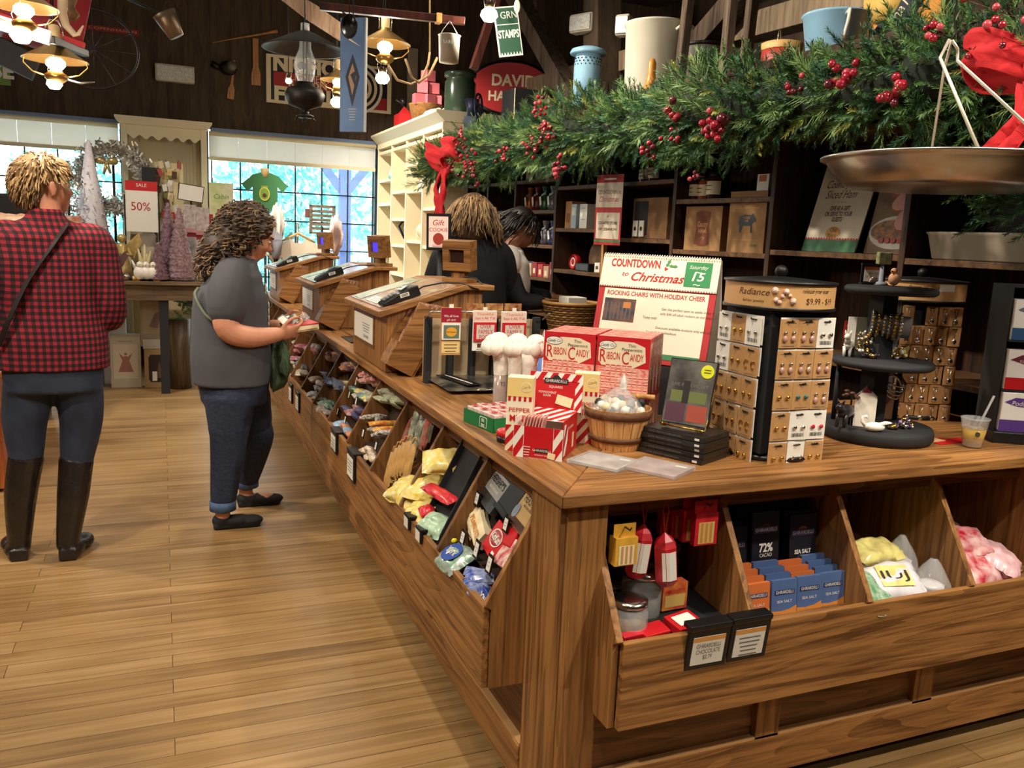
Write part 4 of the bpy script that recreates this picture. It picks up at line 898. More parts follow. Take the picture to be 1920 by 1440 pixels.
for i,(u,v,z) in enumerate(((1565,655,1.14),)):
    p = onst(u,v,z);mb = MB(mat('card_red_b',(190,44,40),.5));mb.M = frame(p+V(0,.02,0),(.9,-.43,0),(.43,.9,0));mb.box(-.028,.028,0,.002,.045,.10);F = frame((0,0,.085),(1,0,0),(0,0,1));mb.text(F,'ENJOY AT',.011,WHT,0,0,.001,shear=.2,fit=.042);mb.text(F,'Home',.012,WHT,0,-.015,.001,shear=.3);mb.box(-.028,.028,0,.002,0,.045,BRN);tag(mb.obj('small_card'),'red ENJOY AT card standing at the left of the middle tier','card')
mb = MB(mat('slate_card',(150,150,136),.7));mb.M = frame(V(2.01,1.99,1.141),(.9,-.43,0),(.43,.9,0));mb.box(-.05,.03,0,.003,0,.115);tag(mb.obj('small_card'),'grey-green card standing behind the bracelet roll','card')
mb = MB(WHT);mb.M = frame(V(1.925,1.955,1.141),(.9,-.43,0),(.43,.9,0));mb.box(-.012,.012,0,.003,.03,.12);mb.box(-.014,.014,-.004,.006,0,.03,BLK);tag(mb.obj('small_card'),'narrow white card left of the stand column','card')
# bottom tier
animal('pig_figurine','dark metallic pig figurine at the left of the bottom tier',onst(1572,800,.942),1.5,DKF,.4)
p = onst(1615,800,.942);t = thing('gift_box','white house-shaped box with a maroon roof cap, bottom tier of the stand','box',p);M = frame(p,(.8,-.6,0),(.6,.8,0));mb = MB(mat('box_cream',(230,220,206),.6));mb.M = M @ RZ(-.15)
mb.add([(-.025,0,0),(.035,0,0),(.035,0,.085),(.005,0,.115),(-.025,0,.085),(-.025,.06,0),(.035,.06,0),(.035,.06,.085),(.005,.06,.115),(-.025,.06,.085)],[(0,1,2,3,4),(9,8,7,6,5),(0,5,6,1),(1,6,7,2),(2,7,8,3),(3,8,9,4),(4,9,5,0)]);mb.obj('box',t)
mb = MB(mat('maroon_cap',(130,24,60),.5));mb.M = M @ RZ(-.15);mb.add([(-.008,-.001,.103),(.018,-.001,.103),(.005,-.001,.117),(-.008,.061,.103),(.018,.061,.103),(.005,.061,.117)],[(0,1,2),(5,4,3),(0,2,5,3),(1,4,5,2)]);mb.obj('roof_cap',t)
p = onst(1655,790,.942);mb = MB(mat('box_tan',(196,140,100),.7));mb.M = frame(p+V(.03,.03,0),(.8,-.6,0),(.6,.8,0)) @ RZ(.3);mb.box(-.03,.035,0,.04,0,.085);tag(mb.obj('gift_box',bevel=.001),'plain tan box behind the swan, bottom tier of the stand','box')
p = onst(1638,812,.942);mb = MB(WF);mb.M = TR(*p) @ RZ(-.5);mb.ball((0,0,.014),(.030,.018,.014),WF,14);mb.tube([(-.026,0,.016),(-.036,0,.028),(-.034,0,.042),(-.026,0,.044),(-.022,0,.038)],[.006,.005,.0045,.0045,.003]);
for k in range(5): mb.ball((.01+.006*k,0,.020+.002*k),(.014,.012,.004),WF,8)
tag(mb.obj('swan_figurine'),'small white swan figurine at the front of the bottom tier','figurine')
flower('gold and black bee trinket beside the swan',onst(1672,805,.942),(GOLD,BLK),.014,18,5);flower('purple jewelled heap of trinkets at the right of the bottom tier',onst(1695,803,.942),(PU,SIL,mat('lilac',(150,120,170),.3),GOLD),.026,50,6)
mb = MB(SIL)
for k in range(4): mb.lathe([(.036+.003*math.sin(a*PI/4),.003*math.cos(a*PI/4)) for a in range(9)],SIL,26,TR(2.06,1.90,1.075-.008*k) @ RX(.5+.25*k))
tag(mb.obj('bangles'),'silver bangles hanging under the middle tier','jewelry')
mb = MB(DKF);p = onst(1590,740,1.0);mb.tube([V(1.90,1.90,.942),V(1.90,1.90,1.02),V(1.89,1.89,1.04)],.003);
for i in range(8): a = i*.8;mb.ball(V(1.895+.02*math.cos(a),1.895+.02*math.sin(a),1.03+.006*(i % 3)),(.01,.008,.005),mat('leaf_brown',(84,50,36),.5),8)
tag(mb.obj('trinket'),'little brown metal tree trinket at the left of the bottom tier','trinket')
# ================================================================ CUP AND RIGHT RACK
cp = pz(1822,838,.90);t = thing('drink_cup','clear plastic cup of pale yellow drink with a straw','cup',cp)
mb = MB(PLA);mb.M = TR(*cp);mb.lathe([(0,.002),(.026,.002),(.038,.085),(.040,.085),(.040,.089),(.037,.089),(.025,.004)],PLA,28);mb.obj('cup_wall',t)
mb = MB(mat('lemonade',(222,184,84),.1,alpha=.75));mb.M = TR(*cp);mb.lathe([(0,.005),(.025,.005),(.0325,.056),(0,.056)],None,28);mb.obj('drink',t)
mb = MB(PLA);mb.M = TR(*cp)
for i in range(4): mb.cbox((.012*math.cos(i*1.7),.012*math.sin(i*1.7),.054),(.018,.018,.016),mat('ice',(236,238,236),.1,alpha=.6))
mb.obj('ice_cubes',t)
mb = MB(mat('straw',(200,200,204),.3,alpha=.8));mb.M = TR(*cp);mb.cyl((-.012,0,.01),(.048,-.012,.155),.0035);mb.obj('straw',t)
mb = MB(mat('cup_spot',(60,60,40),.5));mb.M = TR(*cp);mb.ell(frame((-.018,-.0262,.045),(.8,-.6,0),(0,0,1)),.007,.008,mat('cup_spot',None),.004);mb.obj('cup_mark',t)
mb = MB(RED);mb.M = frame(pz(1800,835,.9) + V(0,.03,.0005),(1,.1,0),(-.1,1,0));mb.box(-.06,.03,-.01,.06,0,.0012).box(.035,.09,-.03,.04,0,.001).box(-.07,.0,.02,.07,.001,.003,mat('paper_tan',(210,180,130),.6)).box(.06,.085,-.03,.0,.001,.002,WHT);tag(mb.obj('paper_napkin'),'red and tan paper napkins under and beside the drink cup','napkin')
RK = frame(pz(1864,829,.9),(math.cos(math.radians(-30)),math.sin(math.radians(-30)),0),(.5,.866,0));t = thing('product_rack','black product rack at the right end of the counter','rack',RK.to_translation())
def rkb(m,*a):
    mb = MB(m);mb.M = RK;mb.box(*a);return mb
W_ = .21
rkb(BLK,-.012,W_,-.012,.16,0,.035).obj('base',t,bevel=.003);rkb(BLKM,0,W_,.15,.16,.035,.475).obj('back',t)
rkb(BLKM,-.002,.004,.02,.15,.035,.475).obj('side',t);rkb(BLKM,0,W_,.02,.16,.47,.478).obj('top',t)
for z in (.165,.315): rkb(BLKM,.004,W_,.005,.15,z-.006,z).obj('shelf',t)
PUR = mat('pack_purple',(92,60,140),.4);NAV = mat('pack_blue',(44,84,130),.5);WP = mat('pack_white',(240,236,232),.5);MRN = mat('pack_maroon',(110,40,60),.4)
for z,c1,lab in ((.0355,PUR,'white and purple product box on the bottom shelf of the black rack'),(.1655,RED,'white and red product box on the middle shelf of the black rack'),(.3155,NAV,'white and navy product box on the top shelf of the black rack')):
    h = .12;mb = rkb(WP,.008,W_-.005,.004,.13,z,z+h);F = frame((W_/2,.004,z+h/2),(1,0,0),(0,0,1));mb.panel(F,W_-.013,.036,c1,.0008,0,-h/2+.018)
    mb.lines(F,.08,2,WHT,.02,-h/2+.024,.008,.003,.0014);mb.poly(F,[(-.09,.03),(-.06,.045),(.09,.035),(.09,.015),(-.05,.018)],MRN if c1 is RED else (mat('slate_blue',(110,120,126),.5) if c1 is NAV else PUR),.0012);mb.text(F,'Pods' if c1 is PUR else 'soft',.02,WHT,-.05,.027,.0018,shear=.2)
    tag(mb.obj('product_box',bevel=.003),lab,'box')
# hang sign under? candy bins follow
# ================================================================ BINS ON THE RIGHT FACE
def clamp_sign(F0,w,h,kind,label,txt=None):
    t = thing('price_sign',label,'price sign',F0.to_translation());mb = MB(BLK);mb.M = F0;mb.box(-w/2,w/2,-h/2,h/2,-.01,0);mb.box(-w/2,w/2,h/2-.002,h/2+.012,-.03,.004);mb.obj('holder',t,bevel=.003)
    mb = MB(WHT);mb.M = F0;mb.box(-w/2+.014,w/2-.014,-h/2+.014,h/2-.02,0,.0012);mb.panel(IDM,w-.028,.012,mat('price_orange',(226,160,80),.5),.0016,0,h/2-.026)
    if txt: mb.text(IDM,txt,.017,GREY,0,-.006,.0018,fit=(w-.05))
    else: mb.lines(IDM,w-.05,5,GREY,0,h/2-.044,.0115,.0035,.0018)
    mb.obj('price_card',t);return t
clamp_sign(frame((1.165,1.518,.52),(1,0,0),(0,-.12,1)),.118,.108,1,'black-framed price sign reading CHOCOLATE, left of two on the right apron','GHIRARDELLI\nCHOCOLATE\n$3.79')
clamp_sign(frame((1.283,1.518,.522),(1,0,0),(0,-.12,1)),.116,.108,2,'black-framed price list sign, right of two on the right apron')
NB = mat('choc_navy',(30,30,40),.35);BLUE = mat('choc_blue',(84,110,160),.35,noise=(3,.15));ORG = mat('choc_orange',(214,116,62),.4)
def choc(front,w=.090,h=.165,d=.010):
    t = thing('chocolate_bar','','chocolate bar',(0,0,0));mb = MB(front[0]);mb.box(-w/2,w/2,0,d,0,h);F = frame((0,0,h/2),(1,0,0),(0,0,1))
    if front[1] == 'dark':
        mb.panel(F,w*.86,.016,mat('label_violet',(72,66,110),.4),.0006,0,h*.2);mb.text(F,'GHIRARDELLI',.013,WHT,0,h*.2,.0012,fit=w*.78);mb.poly(F,[(-.018,h*.2+.010),(.018,h*.2+.010),(.006,h*.2+.018),(-.006,h*.2+.018)],GOLD,.0008)
        if front[2] == '72': mb.text(F,'72%',.032,WHT,0,-h*.10,.001,bold=.03,fit=w*.5);mb.text(F,'CACAO',.014,WHT,0,-h*.22,.001,fit=w*.45)
        else: mb.text(F,'SEA SALT',.016,WHT,0,-h*.12,.001,fit=w*.62,bold=.03);mb.lines(F,w*.4,1,GREY,0,-h*.2,.01,.003)
    else:
        mb.panel(F,w*.8,.012,mat('label_navy',(40,50,96),.4),.0006,0,h*.14);mb.text(F,'GHIRARDELLI',.012,WHT,0,h*.14,.0012,fit=w*.7);mb.text(F,'SEA SALT',.010,WHT,0,-h*.14,.001,fit=w*.6);mb.poly(F,[(-w/2,-h/2),(w/2,-h/2),(w/2,-h*.28),(w*.2,-h*.38),(-.01,-h*.42),(-w/2,-h*.40)],mat('choc_amber',(216,140,60),.4) if front[0] is BLUE else mat('choc_amber2',(236,176,70),.4),.0005)
    mb.obj('wrapper',t,bevel=.0015);return t
# back rows of dark bars, front rows of small blue and orange packs
cd72 = None;base = .458
def row(proto,xs,y0,n,dy,z,lab,lean=-.10):
    first_ = True
    for k in range(n):
        for xi,(x,nm2) in enumerate(xs):
            o = proto if (first_ and proto.get('used') is None) else dup(proto)
            if proto.get('used') is None: proto['used'] = 1;o = proto
            o.location = (x,y0+dy*k,z+.25*(dy*k));o.rotation_euler = (lean,0,random.uniform(-.03,.03));o['label'] = lab % (nm2,('first','second','third','fourth','fifth','sixth','seventh')[k])
            if 'used' in o: del o['used']
            proto['used'] = 1
    if 'used' in proto: del proto['used']
row(choc((NB,'dark','salt')),[(1.385,'left')],1.725,4,.022,.555,'black SEA SALT chocolate bar in the %s stack, %s from the front')
row(choc((NB,'dark','72')),[(1.480,'middle')],1.715,5,.022,.595,'black 72 percent cacao chocolate bar in the %s stack, %s from the front')
row(choc((NB,'dark','salt')),[(1.598,'tall right')],1.705,6,.026,.58,'black SEA SALT chocolate bar in the %s stack, %s from the front')
SM = dict(w=.078,h=.088,d=.012)
row(choc((ORG,'s'),**SM),[(1.370,'leftmost')],1.60,4,.026,.531,'small orange chocolate pack in the %s row, %s from the front')
row(choc((BLUE,'s'),**SM),[(1.455,'second')],1.60,4,.026,.531,'small blue chocolate pack in the %s row, %s from the front')
row(choc((BLUE,'s'),**SM),[(1.538,'third')],1.602,1,.026,.531,'small blue chocolate pack at the head of the %s row, %s from the front')
row(choc((ORG,'s'),**SM),[(1.538,'third')],1.628,3,.026,.531,'small orange chocolate pack behind the blue one in the %s row, %s of its colour')
row(choc((BLUE,'s'),**SM),[(1.618,'rightmost')],1.604,4,.026,.531,'small blue chocolate pack in the %s row, %s from the front')
def bag(lab,c,d,m,ang=0,tilt=0,label=None,prints=None,seed=0,crink=.2,name='candy_bag',cat='candy bag',parent=None):
    t = thing(name,lab,cat,c);M = TR(*c) @ RZ(ang) @ RX(tilt);mb = MB(m);mb.pillow((0,0,d[2]/2),d,m,M,crink,seed,12);mb.obj('wrapper',t)
    if prints:
        q = MB(prints[0]);G = M @ TR(0,0,d[2]*1.02)
        if prints[1] == 'oval': q.ell(G,d[0]*.32,d[1]*.33,prints[0],0);q.text(G,prints[2],d[1]*.3,WHT,0,0,.002,fit=d[0]*.45)
        else: q.panel(G,d[0]*.5,d[1]*.5,prints[0],0);q.text(G,prints[2],d[1]*.3,prints[3] if len(prints) > 3 else INK,0,0,.002,fit=d[0]*.42)
        q.obj('print',t)
    return t
LEM = mat('bag_yellow',(238,222,140),.25,noise=(30,.25),coat=.4);GRB = mat('bag_green',(96,160,110),.25,noise=(60,.5),rgb2=(200,220,200),coat=.4);WB = mat('bag_white',(232,228,236),.2,noise=(30,.12),coat=.5)
PKR = mat('bag_redwhite',(190,30,50),.25,noise=(26,.5),rgb2=(240,206,206),coat=.4)
bag('green and clear candy bag at the left of the third right-hand bin',(1.73,1.61,.535),(.12,.15,.05),GRB,.3,.5,seed=1)
bag('folded yellow candy bag on top of the pile in the third right-hand bin',(1.84,1.70,.60),(.17,.10,.05),LEM,.1,.3,seed=2)
bag('large yellow and white printed candy bag in the third right-hand bin',(1.83,1.63,.545),(.19,.13,.055),WB,-.2,.6,prints=(LEM,'r','IUJ'),seed=3)
bag('pale yellow candy bag lying deep in the third right-hand bin',(1.85,1.78,.55),(.20,.14,.05),LEM,.4,.2,seed=4)
for c,r,s_,lab in (((1.95,1.70,.57),.05,3,'twisted clear cellophane bag at the back right of the third bin'),((1.965,1.60,.535),.055,7,'crumpled clear cellophane bag at the front right of the third bin')):
    mb = MB(PLA);crinkle(mb,c,r,.09,PLA,s_);mb.ball((c[0],c[1],c[2]+.012),(r*.7,r*.7,.012),WB,10);tag(mb.obj('cellophane_bag'),lab,'bag')
bag('red and white candy bag lying in front in the rightmost bin',(2.14,1.63,.54),(.17,.13,.06),PKR,.2,.5,seed=5);bag('red and clear candy bag piled on top in the rightmost bin',(2.17,1.70,.60),(.18,.12,.05),PKR,-.3,.4,seed=6);bag('pale pink candy bag behind in the rightmost bin',(2.27,1.65,.545),(.17,.14,.06),mat('bag_pink',(226,180,186),.3,noise=(30,.3)),.6,.4,seed=8)
mb = MB(PLA);crinkle(mb,(2.15,1.72,.67),.03,-.05,PLA,9);crinkle(mb,(2.15,1.72,.66),.012,.05,PLA,3);tag(mb.obj('cellophane_twist'),'twisted clear bag top standing up in the rightmost bin','bag')
# first bin: pegged packs, jars
PEG = mat('peg_dark',(40,30,26),.5)
def hang_pack(lab,x,y,z,w,h,d,m,n=1,pr='pack'):
    t = thing('candy_pack',lab,'candy pack',(x,y,z));mb = MB(m);mb.M = TR(x,y,z)
    mb.box(-w/2,w/2,0,d,-h,-.018);mb.box(-w*.5,w*.5,d*.45,d*.5,-.018,.012);F = frame((0,0,-h/2-.01),(1,0,0),(0,0,1))
    mb.panel(F,w*.7,h*.55,CRM if pr != 'bar' else mat('candy_gold',(232,190,110),.4),.001,0,-h*.08)
    for i in range(3): mb.panel(F,w*.10,h*.5,mat('stick_tan',(206,150,80),.4),.0014,-w*.2+w*.2*i,-h*.08)
    mb.obj('pack',t);mb = MB(PEG);mb.tube([(x,y+.16,z+.004),(x,y-.01,z+.004),(x,y-.016,z+.012)],.002);mb.obj('peg',t);return t
RP = mat('pack_red_glow',(206,40,52),.35,noise=(30,.3));YP = mat('pack_yellow',(224,170,60),.4,noise=(30,.15))
hang_pack('yellow and white candy stick pack hanging at the left of the first right-hand bin',.975,1.60,.80,.058,.085,.03,YP)
for k in range(4): hang_pack('red candy stick pack hanging at the right of the first bin, %s' % ('in front','second','third','at the back')[k],1.222-.010*k,1.64+.035*k,.825-.002*k,.066,.10,.018,RP,pr='bar')
def lantern(lab,x,y,z,a,m):
    t = thing('hanging_candy_tube',lab,'candy pack',(x,y,z));mb = MB(m);mb.M = TR(x,y,z) @ RY(a);n = 6
    mb.lathe([(0,0),(.022,-.02),(.030,-.035),(.030,-.12),(.018,-.135),(0,-.135)],m,6,None,False);mb.lathe([(.031,-.042),(.031,-.115)],WHT,2,None,False,-2.4,-1.2);mb.obj('carton',t);mb = MB(RED);mb.tube([(x,y,z-.005),(x-.008,y,z+.05),(x,y+.01,z+.085),(x+.008,y,z+.05),(x,y,z-.005)],.0012);mb.obj('string',t)
lantern('red six-sided candy carton hanging by a string, left of the pair',1.055,1.66,.79,.12,RP);lantern('red and white candy carton hanging by a string, right of the pair',1.095,1.63,.775,-.12,RP)
def jar(lab,c,r,h,cont):
    t = thing('glass_jar',lab,'jar',c);mb = MB(PLA);mb.M = TR(*c);mb.lathe([(0,0),(r*.96,0),(r,.01),(r,h*.75),(r*.85,h*.86),(r*.85,h)],PLA,24);mb.obj('glass',t)
    mb = MB(cont);mb.M = TR(*c);mb.lathe([(0,.004),(r*.9,.004),(r*.9,h*.6),(0,h*.6)],cont,20);mb.obj('contents',t)
    mb = MB(SIL);mb.M = TR(*c);mb.lathe([(r*.87,h*.88),(r*.93,h*.88),(r*.95,h*.93),(r*.93,h*1.02),(r*.6,h*1.04),(0,h*1.03)],SIL,30);mb.obj('lid',t)
jar('glass jar with a silver lid at the left of the first right-hand bin',(1.0,1.61,.533),.045,.092,mat('jar_fill',(120,90,50),.5,noise=(60,.5)));jar('silver-lidded glass jar of green sweets behind the red packs in the first bin',(1.08,1.69,.543),.050,.115,mat('jar_fill_green',(50,70,50),.5,noise=(60,.5)))
for i,(c,d,a,m,lab) in enumerate((((.985,1.572,.53),(.06,.02,.03),.1,RP,'small pink-red pack lying at the far left front of the first bin'),((1.045,1.58,.53),(.075,.045,.03),.15,RED,'red pack lying beside the price signs in the first bin'),((1.145,1.60,.533),(.085,.06,.025),.25,RED,'red and white pack lying right of centre in the first bin'),((1.17,1.69,.543),(.075,.03,.07),.05,mat('roll_pack',(226,150,60),.4,noise=(40,.4),rgb2=(200,50,60)),'orange and red biscuit tin standing behind in the first bin'))):
    mb = MB(m);mb.M = TR(*c) @ RZ(a) @ RX(.2 if i < 3 else 0);mb.cbox((0,0,d[2]/2+.004),d);
    if i == 2: mb.panel(frame((0,0,d[2]+.004),(1,0,0),(0,1,0)),d[0]*.7,d[1]*.6,WHT)
    if i == 3: mb.panel(frame((0,-d[1]/2,d[2]*.4),(1,0,0),(0,0,1)),d[0]*.8,d[2]*.45,mat('tin_gold',(226,190,110),.4));mb.text(frame((0,-d[1]/2,d[2]*.75),(1,0,0),(0,0,1)),'PIROUETTE',.014,RED,0,0,fit=.06)
    tag(mb.obj('candy_pack',bevel=.003),lab,'candy pack')
# ================================================================ BINS ON THE AISLE FACE
def ps(u,v,off=.03):
    o = V(0,0,CH);d = ray(u,v);n = V(1,0,-.553);return o + d*((V(.705+off,0,.566)-o).dot(n)/d.dot(n))
def tagat(u,v,x,w,h,lab,m=STEPC):
    p = ps(u,v,.028);t = thing('price_tag',lab,'price tag',p);F = frame(p,(0,-1,0),(-.0,0,1));mb = MB(BLK);mb.M = F @ RX(math.radians(-12));mb.box(-w/2,w/2,-h/2,h/2,0,.003);mb.panel(IDM,w*.72,h*.72,WHT,.0036);mb.lines(IDM,w*.45,2,GREY,0,h*.1,h*.2,.0015,.0042);tag(mb.obj('holder',t),None,None)
for i,(u,v,x,w,h,lab) in enumerate(((896,935,.868,.03,.042,'small white price tag under the silver-wrapped bar in the nearest bin'),(950,983,.868,.03,.042,'small white price tag under the gold-wrapped bar in the nearest bin'),(869,1008,.795,.034,.042,'small white price tag on the lower step, left of the red square pack'),(895,1030,.795,.034,.05,'small white price tag on the lower step, under the red square pack'),(919,1058,.795,.034,.05,'small white price tag on the lower step, nearest the corner'),
    (682,812,.80,.03,.04,'tiny price tag at the left of the fourth bin from the corner'),(706,836,.80,.03,.04,'tiny price tag at the right of the fourth bin from the corner'),(669,715,.868,.03,.05,'tiny price tag under the striped bars in the fifth bin'),(646,729,.868,.028,.04,'tiny price tag under the yellow pack in the fifth bin'),(656,740,.868,.028,.04,'tiny price tag under the green packs in the fifth bin'),(669,752,.868,.028,.04,'tiny price tag under the blue packs in the fifth bin'),(634,771,.795,.028,.04,'tiny price tag on the lower step of the fifth bin, left'),(648,787,.795,.028,.04,'tiny price tag on the lower step of the fifth bin, right'))):
    tagat(u,v,x,w,h,lab)
def apron_sign(u,v,w,h,lab,edge=False):
    p = px(u,v,.703);t = thing('price_sign',lab,'price sign',p);mb = MB(BLK);mb.M = frame(p,(0,-1,0),(0,0,1));mb.box(-w/2,w/2,-h/2,h/2,0,.01);mb.box(-w/2,w/2,h/2-.004,h/2+.01,-.03,.012);mb.obj('holder',t,bevel=.003)
    mb = MB(WHT);mb.M = frame(p,(0,-1,0),(0,0,1));mb.box(-w/2+.012,w/2-.012,-h/2+.012,h/2-.016,.0102,.0115);mb.lines(IDM,w-.04,4,GREY,0,h/2-.035,.014,.004,.0122);mb.obj('price_card',t)
apron_sign(661,874,.135,.115,'larger black-framed aisle price sign by the fourth divider');apron_sign(629,828,.125,.095,'black-framed price sign on the aisle apron, just beyond the fourth divider');apron_sign(560,754,.12,.105,'black-framed apron price sign nearest the grey-shirted woman, right of the pair');apron_sign(547,738,.12,.105,'black-framed apron price sign nearest the grey-shirted woman, left of the pair')
for u,v,lab in ((766,978,'slim black price holder on the apron, left of the pair at the second bin'),(788,1003,'slim black price holder on the apron, right of the pair at the second bin')):
    p = px(u,v,.703);mb = MB(BLK);mb.M = frame(p,(0,-1,0),(0,0,1)) ;mb.box(-.028,.028,-.02,.022,.0,.008).box(-.028,.028,.016,.024,-.05,.008);mb.panel(IDM,.046,.034,WHT,.009);tag(mb.obj('price_holder',bevel=.002),lab,'price sign')
# nearest bin
def bar(lab,u,v,x,d,m,ang=0,lean=-.9,prints=None,soft=False,seed=0):
    # pack resting on a step, its face turned up towards the aisle
    c = ps(u,v,.04);t = thing('candy_pack',lab,'candy pack',c);M = frame(c,(0,-1,0),(math.cos(-lean)*.0+math.sin(-lean)*-0+.55,0,.84)) @ Matrix.Rotation(ang,4,'Z')
    mb = MB(m)
    if soft: mb.pillow((0,0,-d[2]/2),d,m,M,.2,seed,10)
    else: mb.box(-d[0]/2,d[0]/2,-d[1]/2,d[1]/2,-d[2],0,m,M)
    z = .0012 if not soft else d[2]*.16
    mb.M = M
    if prints:
        for k in prints:
            if k[0] == 'p': mb.panel(IDM,k[1],k[2],k[3],z+.0004*k[6] if len(k) > 6 else z,k[4],k[5])
            elif k[0] == 't': mb.text(IDM,k[1],k[2],k[3],k[4],k[5],z+.002,fit=k[6],bold=.02,shear=k[7] if len(k) > 7 else 0)
            elif k[0] == 'e': mb.ell(IDM,k[1],k[2],k[3],z+.0008,k[4],k[5])
    mb.M = IDM;mb.obj('wrapper',t,bevel=0 if soft else .003);return t
SBAG = mat('foil_silver_dark',(70,66,66),.3,.3);SLV = mat('label_silver',(170,168,164),.4);GLD = mat('label_gold',(214,176,110),.45)
bar('large silver and black milk chocolate bar at the top left of the nearest bin',922,915,.915,(.16,.105,.022),SBAG,-.12,prints=[('p',.115,.062,SLV,.02,.018),('t',"HERSHEY'S",.03,INK,.02,.028,.10),('t','MILK CHOCOLATE',.01,WHT,.02,.004,.07),('e',.018,.022,mat('smore',(206,170,150),.5),-.055,.0)])
for k in range(2): bar('black wrapped chocolate bar behind the silver one, %s' % ('nearer','farther')[k],953+10*k,932-6*k,.94+.02*k,(.10,.10,.02),BLK,-.12)
bar('gold and brown almond chocolate bar at the top right of the nearest bin',985,960,.90,(.12,.10,.03),GLD,-.10,prints=[('t',"HERSHEY'S",.028,INK,.008,.028,.09),('t','MILK CHOCOLATE',.008,BRN,.01,.010,.06),('p',.12,.022,BRN,0,-.038),('e',.015,.02,mat('blue_grey',(150,160,180),.5),-.042,-.015)])
bar('gold chocolate bar standing behind the gold and brown one',1001,935,.95,(.05,.06,.02),GLD,-.3)
CRP = mat('crisp_cream',(236,218,178),.35,noise=(20,.15));bar('cream and yellow peanut candy pack lying on the middle step of the nearest bin',893,985,.835,(.13,.05,.03),CRP,-.35,prints=[('t','PEANUTS',.024,mat('print_amber',(206,130,40),.5),0,-.005,.10)]);bar('cream peanut candy bag behind the red square pack',885,967,.86,(.13,.07,.03),CRP,-.45,soft=True,seed=3)
bar('red square wafer pack in the middle of the nearest bin',929,1012,.815,(.095,.085,.03),RED,-.12,prints=[('e',.036,.024,WHT,0,.005),('e',.033,.021,RED,0,.005),('t','KitKat',.028,WHT,0,.005,.055,.2),('p',.018,.012,WHT,.03,-.03)])
bar('red and white striped candy pack beside the red square pack',947,1033,.80,(.065,.08,.025),mat('pack_stripe',(232,214,206),.4,noise=(50,.5),rgb2=(200,60,60)),.1);bar('red candy pack edge at the right of the middle step',958,1003,.845,(.05,.06,.02),RED,.1)
bag('silver bag of mint patties with a blue oval in the nearest bin',ps(862,1048,.04)-V(0,0,.02),(.12,.10,.05),mat('mint_bag',(206,208,206),.25,.3,noise=(40,.3),rgb2=(130,170,140)),-1.5,.5,prints=(mat('oval_blue',(40,76,160),.35),'oval','York'),seed=11)
mb = MB(mat('wrap_yellow',(240,220,40),.35));c = ps(845,1012,.04);
for k in range(4): mb.ball(c+V(.0,.02-.015*k,.008*(k % 2)),(.012,.014,.01),None if k % 2 else WHT,8)
tag(mb.obj('candy_pack'),'yellow and white sweets behind the silver bag with the blue oval','candy pack')
for k in range(7):
    c = ps(893+4*(k % 3),1074+6*k,.04);mb = MB(mat('wrap_blue',(30,70,170),.25,noise=(40,.6),rgb2=(180,186,200)));mb.pillow((0,0,0),(.07,.03,.018),None,TR(*c) @ RZ(-.8+.25*k) @ RX(.7),.3,k,6);tag(mb.obj('candy_pack'),'blue and silver wrapped chocolate at the bottom of the nearest bin, %s' % ('farthest','second','third','fourth','fifth','sixth','nearest the corner')[k],'candy pack','blue wrapped chocolates')
bar('blue and white cookie pack at the very bottom of the nearest bin',903,1118,.745,(.07,.04,.02),mat('pack_deepblue',(30,60,140),.35),-.1,prints=[('t','MOON',.026,WHT,0,0,.055)])
# second bin: yellow bags, black tray
YB = mat('bag_lemon',(232,202,70),.25,noise=(50,.35),rgb2=(248,232,170),coat=.4)
for (u,v,x,d,a,lab) in (((778,925,.80,(.20,.13,.06),-1.3,'yellow banana candy bag at the front left of the second bin')),(806,915,.82,(.16,.12,.05),-1.0,'pale yellow candy bag in the middle of the second bin'),(850,868,.92,(.20,.11,.06),-.3,'yellow popcorn-like candy bag at the top of the second bin'),(800,958,.77,(.14,.10,.05),-1.5,'yellow and white candy bag against the divider in the second bin')):
    c = ps(u,v,.06)-V(0,0,.02);bag(lab,c,d,YB,a,.5,seed=int(u),crink=.3)
c = ps(852,925,.05);t = thing('candy_tray','long black tray leaning across the second bin','tray',c);mb = MB(BLKM);mb.M = frame(c,(0,-1,0),(.42,.10,.9)) @ Matrix.Rotation(-.05,4,'Z');mb.box(-.085,.085,-.155,.15,-.006,0);mb.box(-.09,-.083,-.155,.15,-.006,.02);mb.box(.083,.09,-.155,.15,-.006,.02);mb.obj('tray',t)
c = ps(838,915,.03);bag('red candy bag twisted at the neck lying on the black tray',c+V(-.02,0,-.03),(.19,.045,.03),mat('bag_redsweet',(214,50,60),.3,noise=(60,.3),coat=.4),-1.4,.3,seed=21)
bag('round red candy bag end below the black tray',ps(800,970,.04),(.05,.05,.04),mat('bag_redsweet',None),0,.3,seed=22);bag('pale green mint bag at the lower right of the second bin',ps(822,985,.05)-V(0,0,.02),(.12,.09,.05),mat('bag_mint',(176,206,176),.3,noise=(50,.3),coat=.4),-1.2,.5,seed=23)
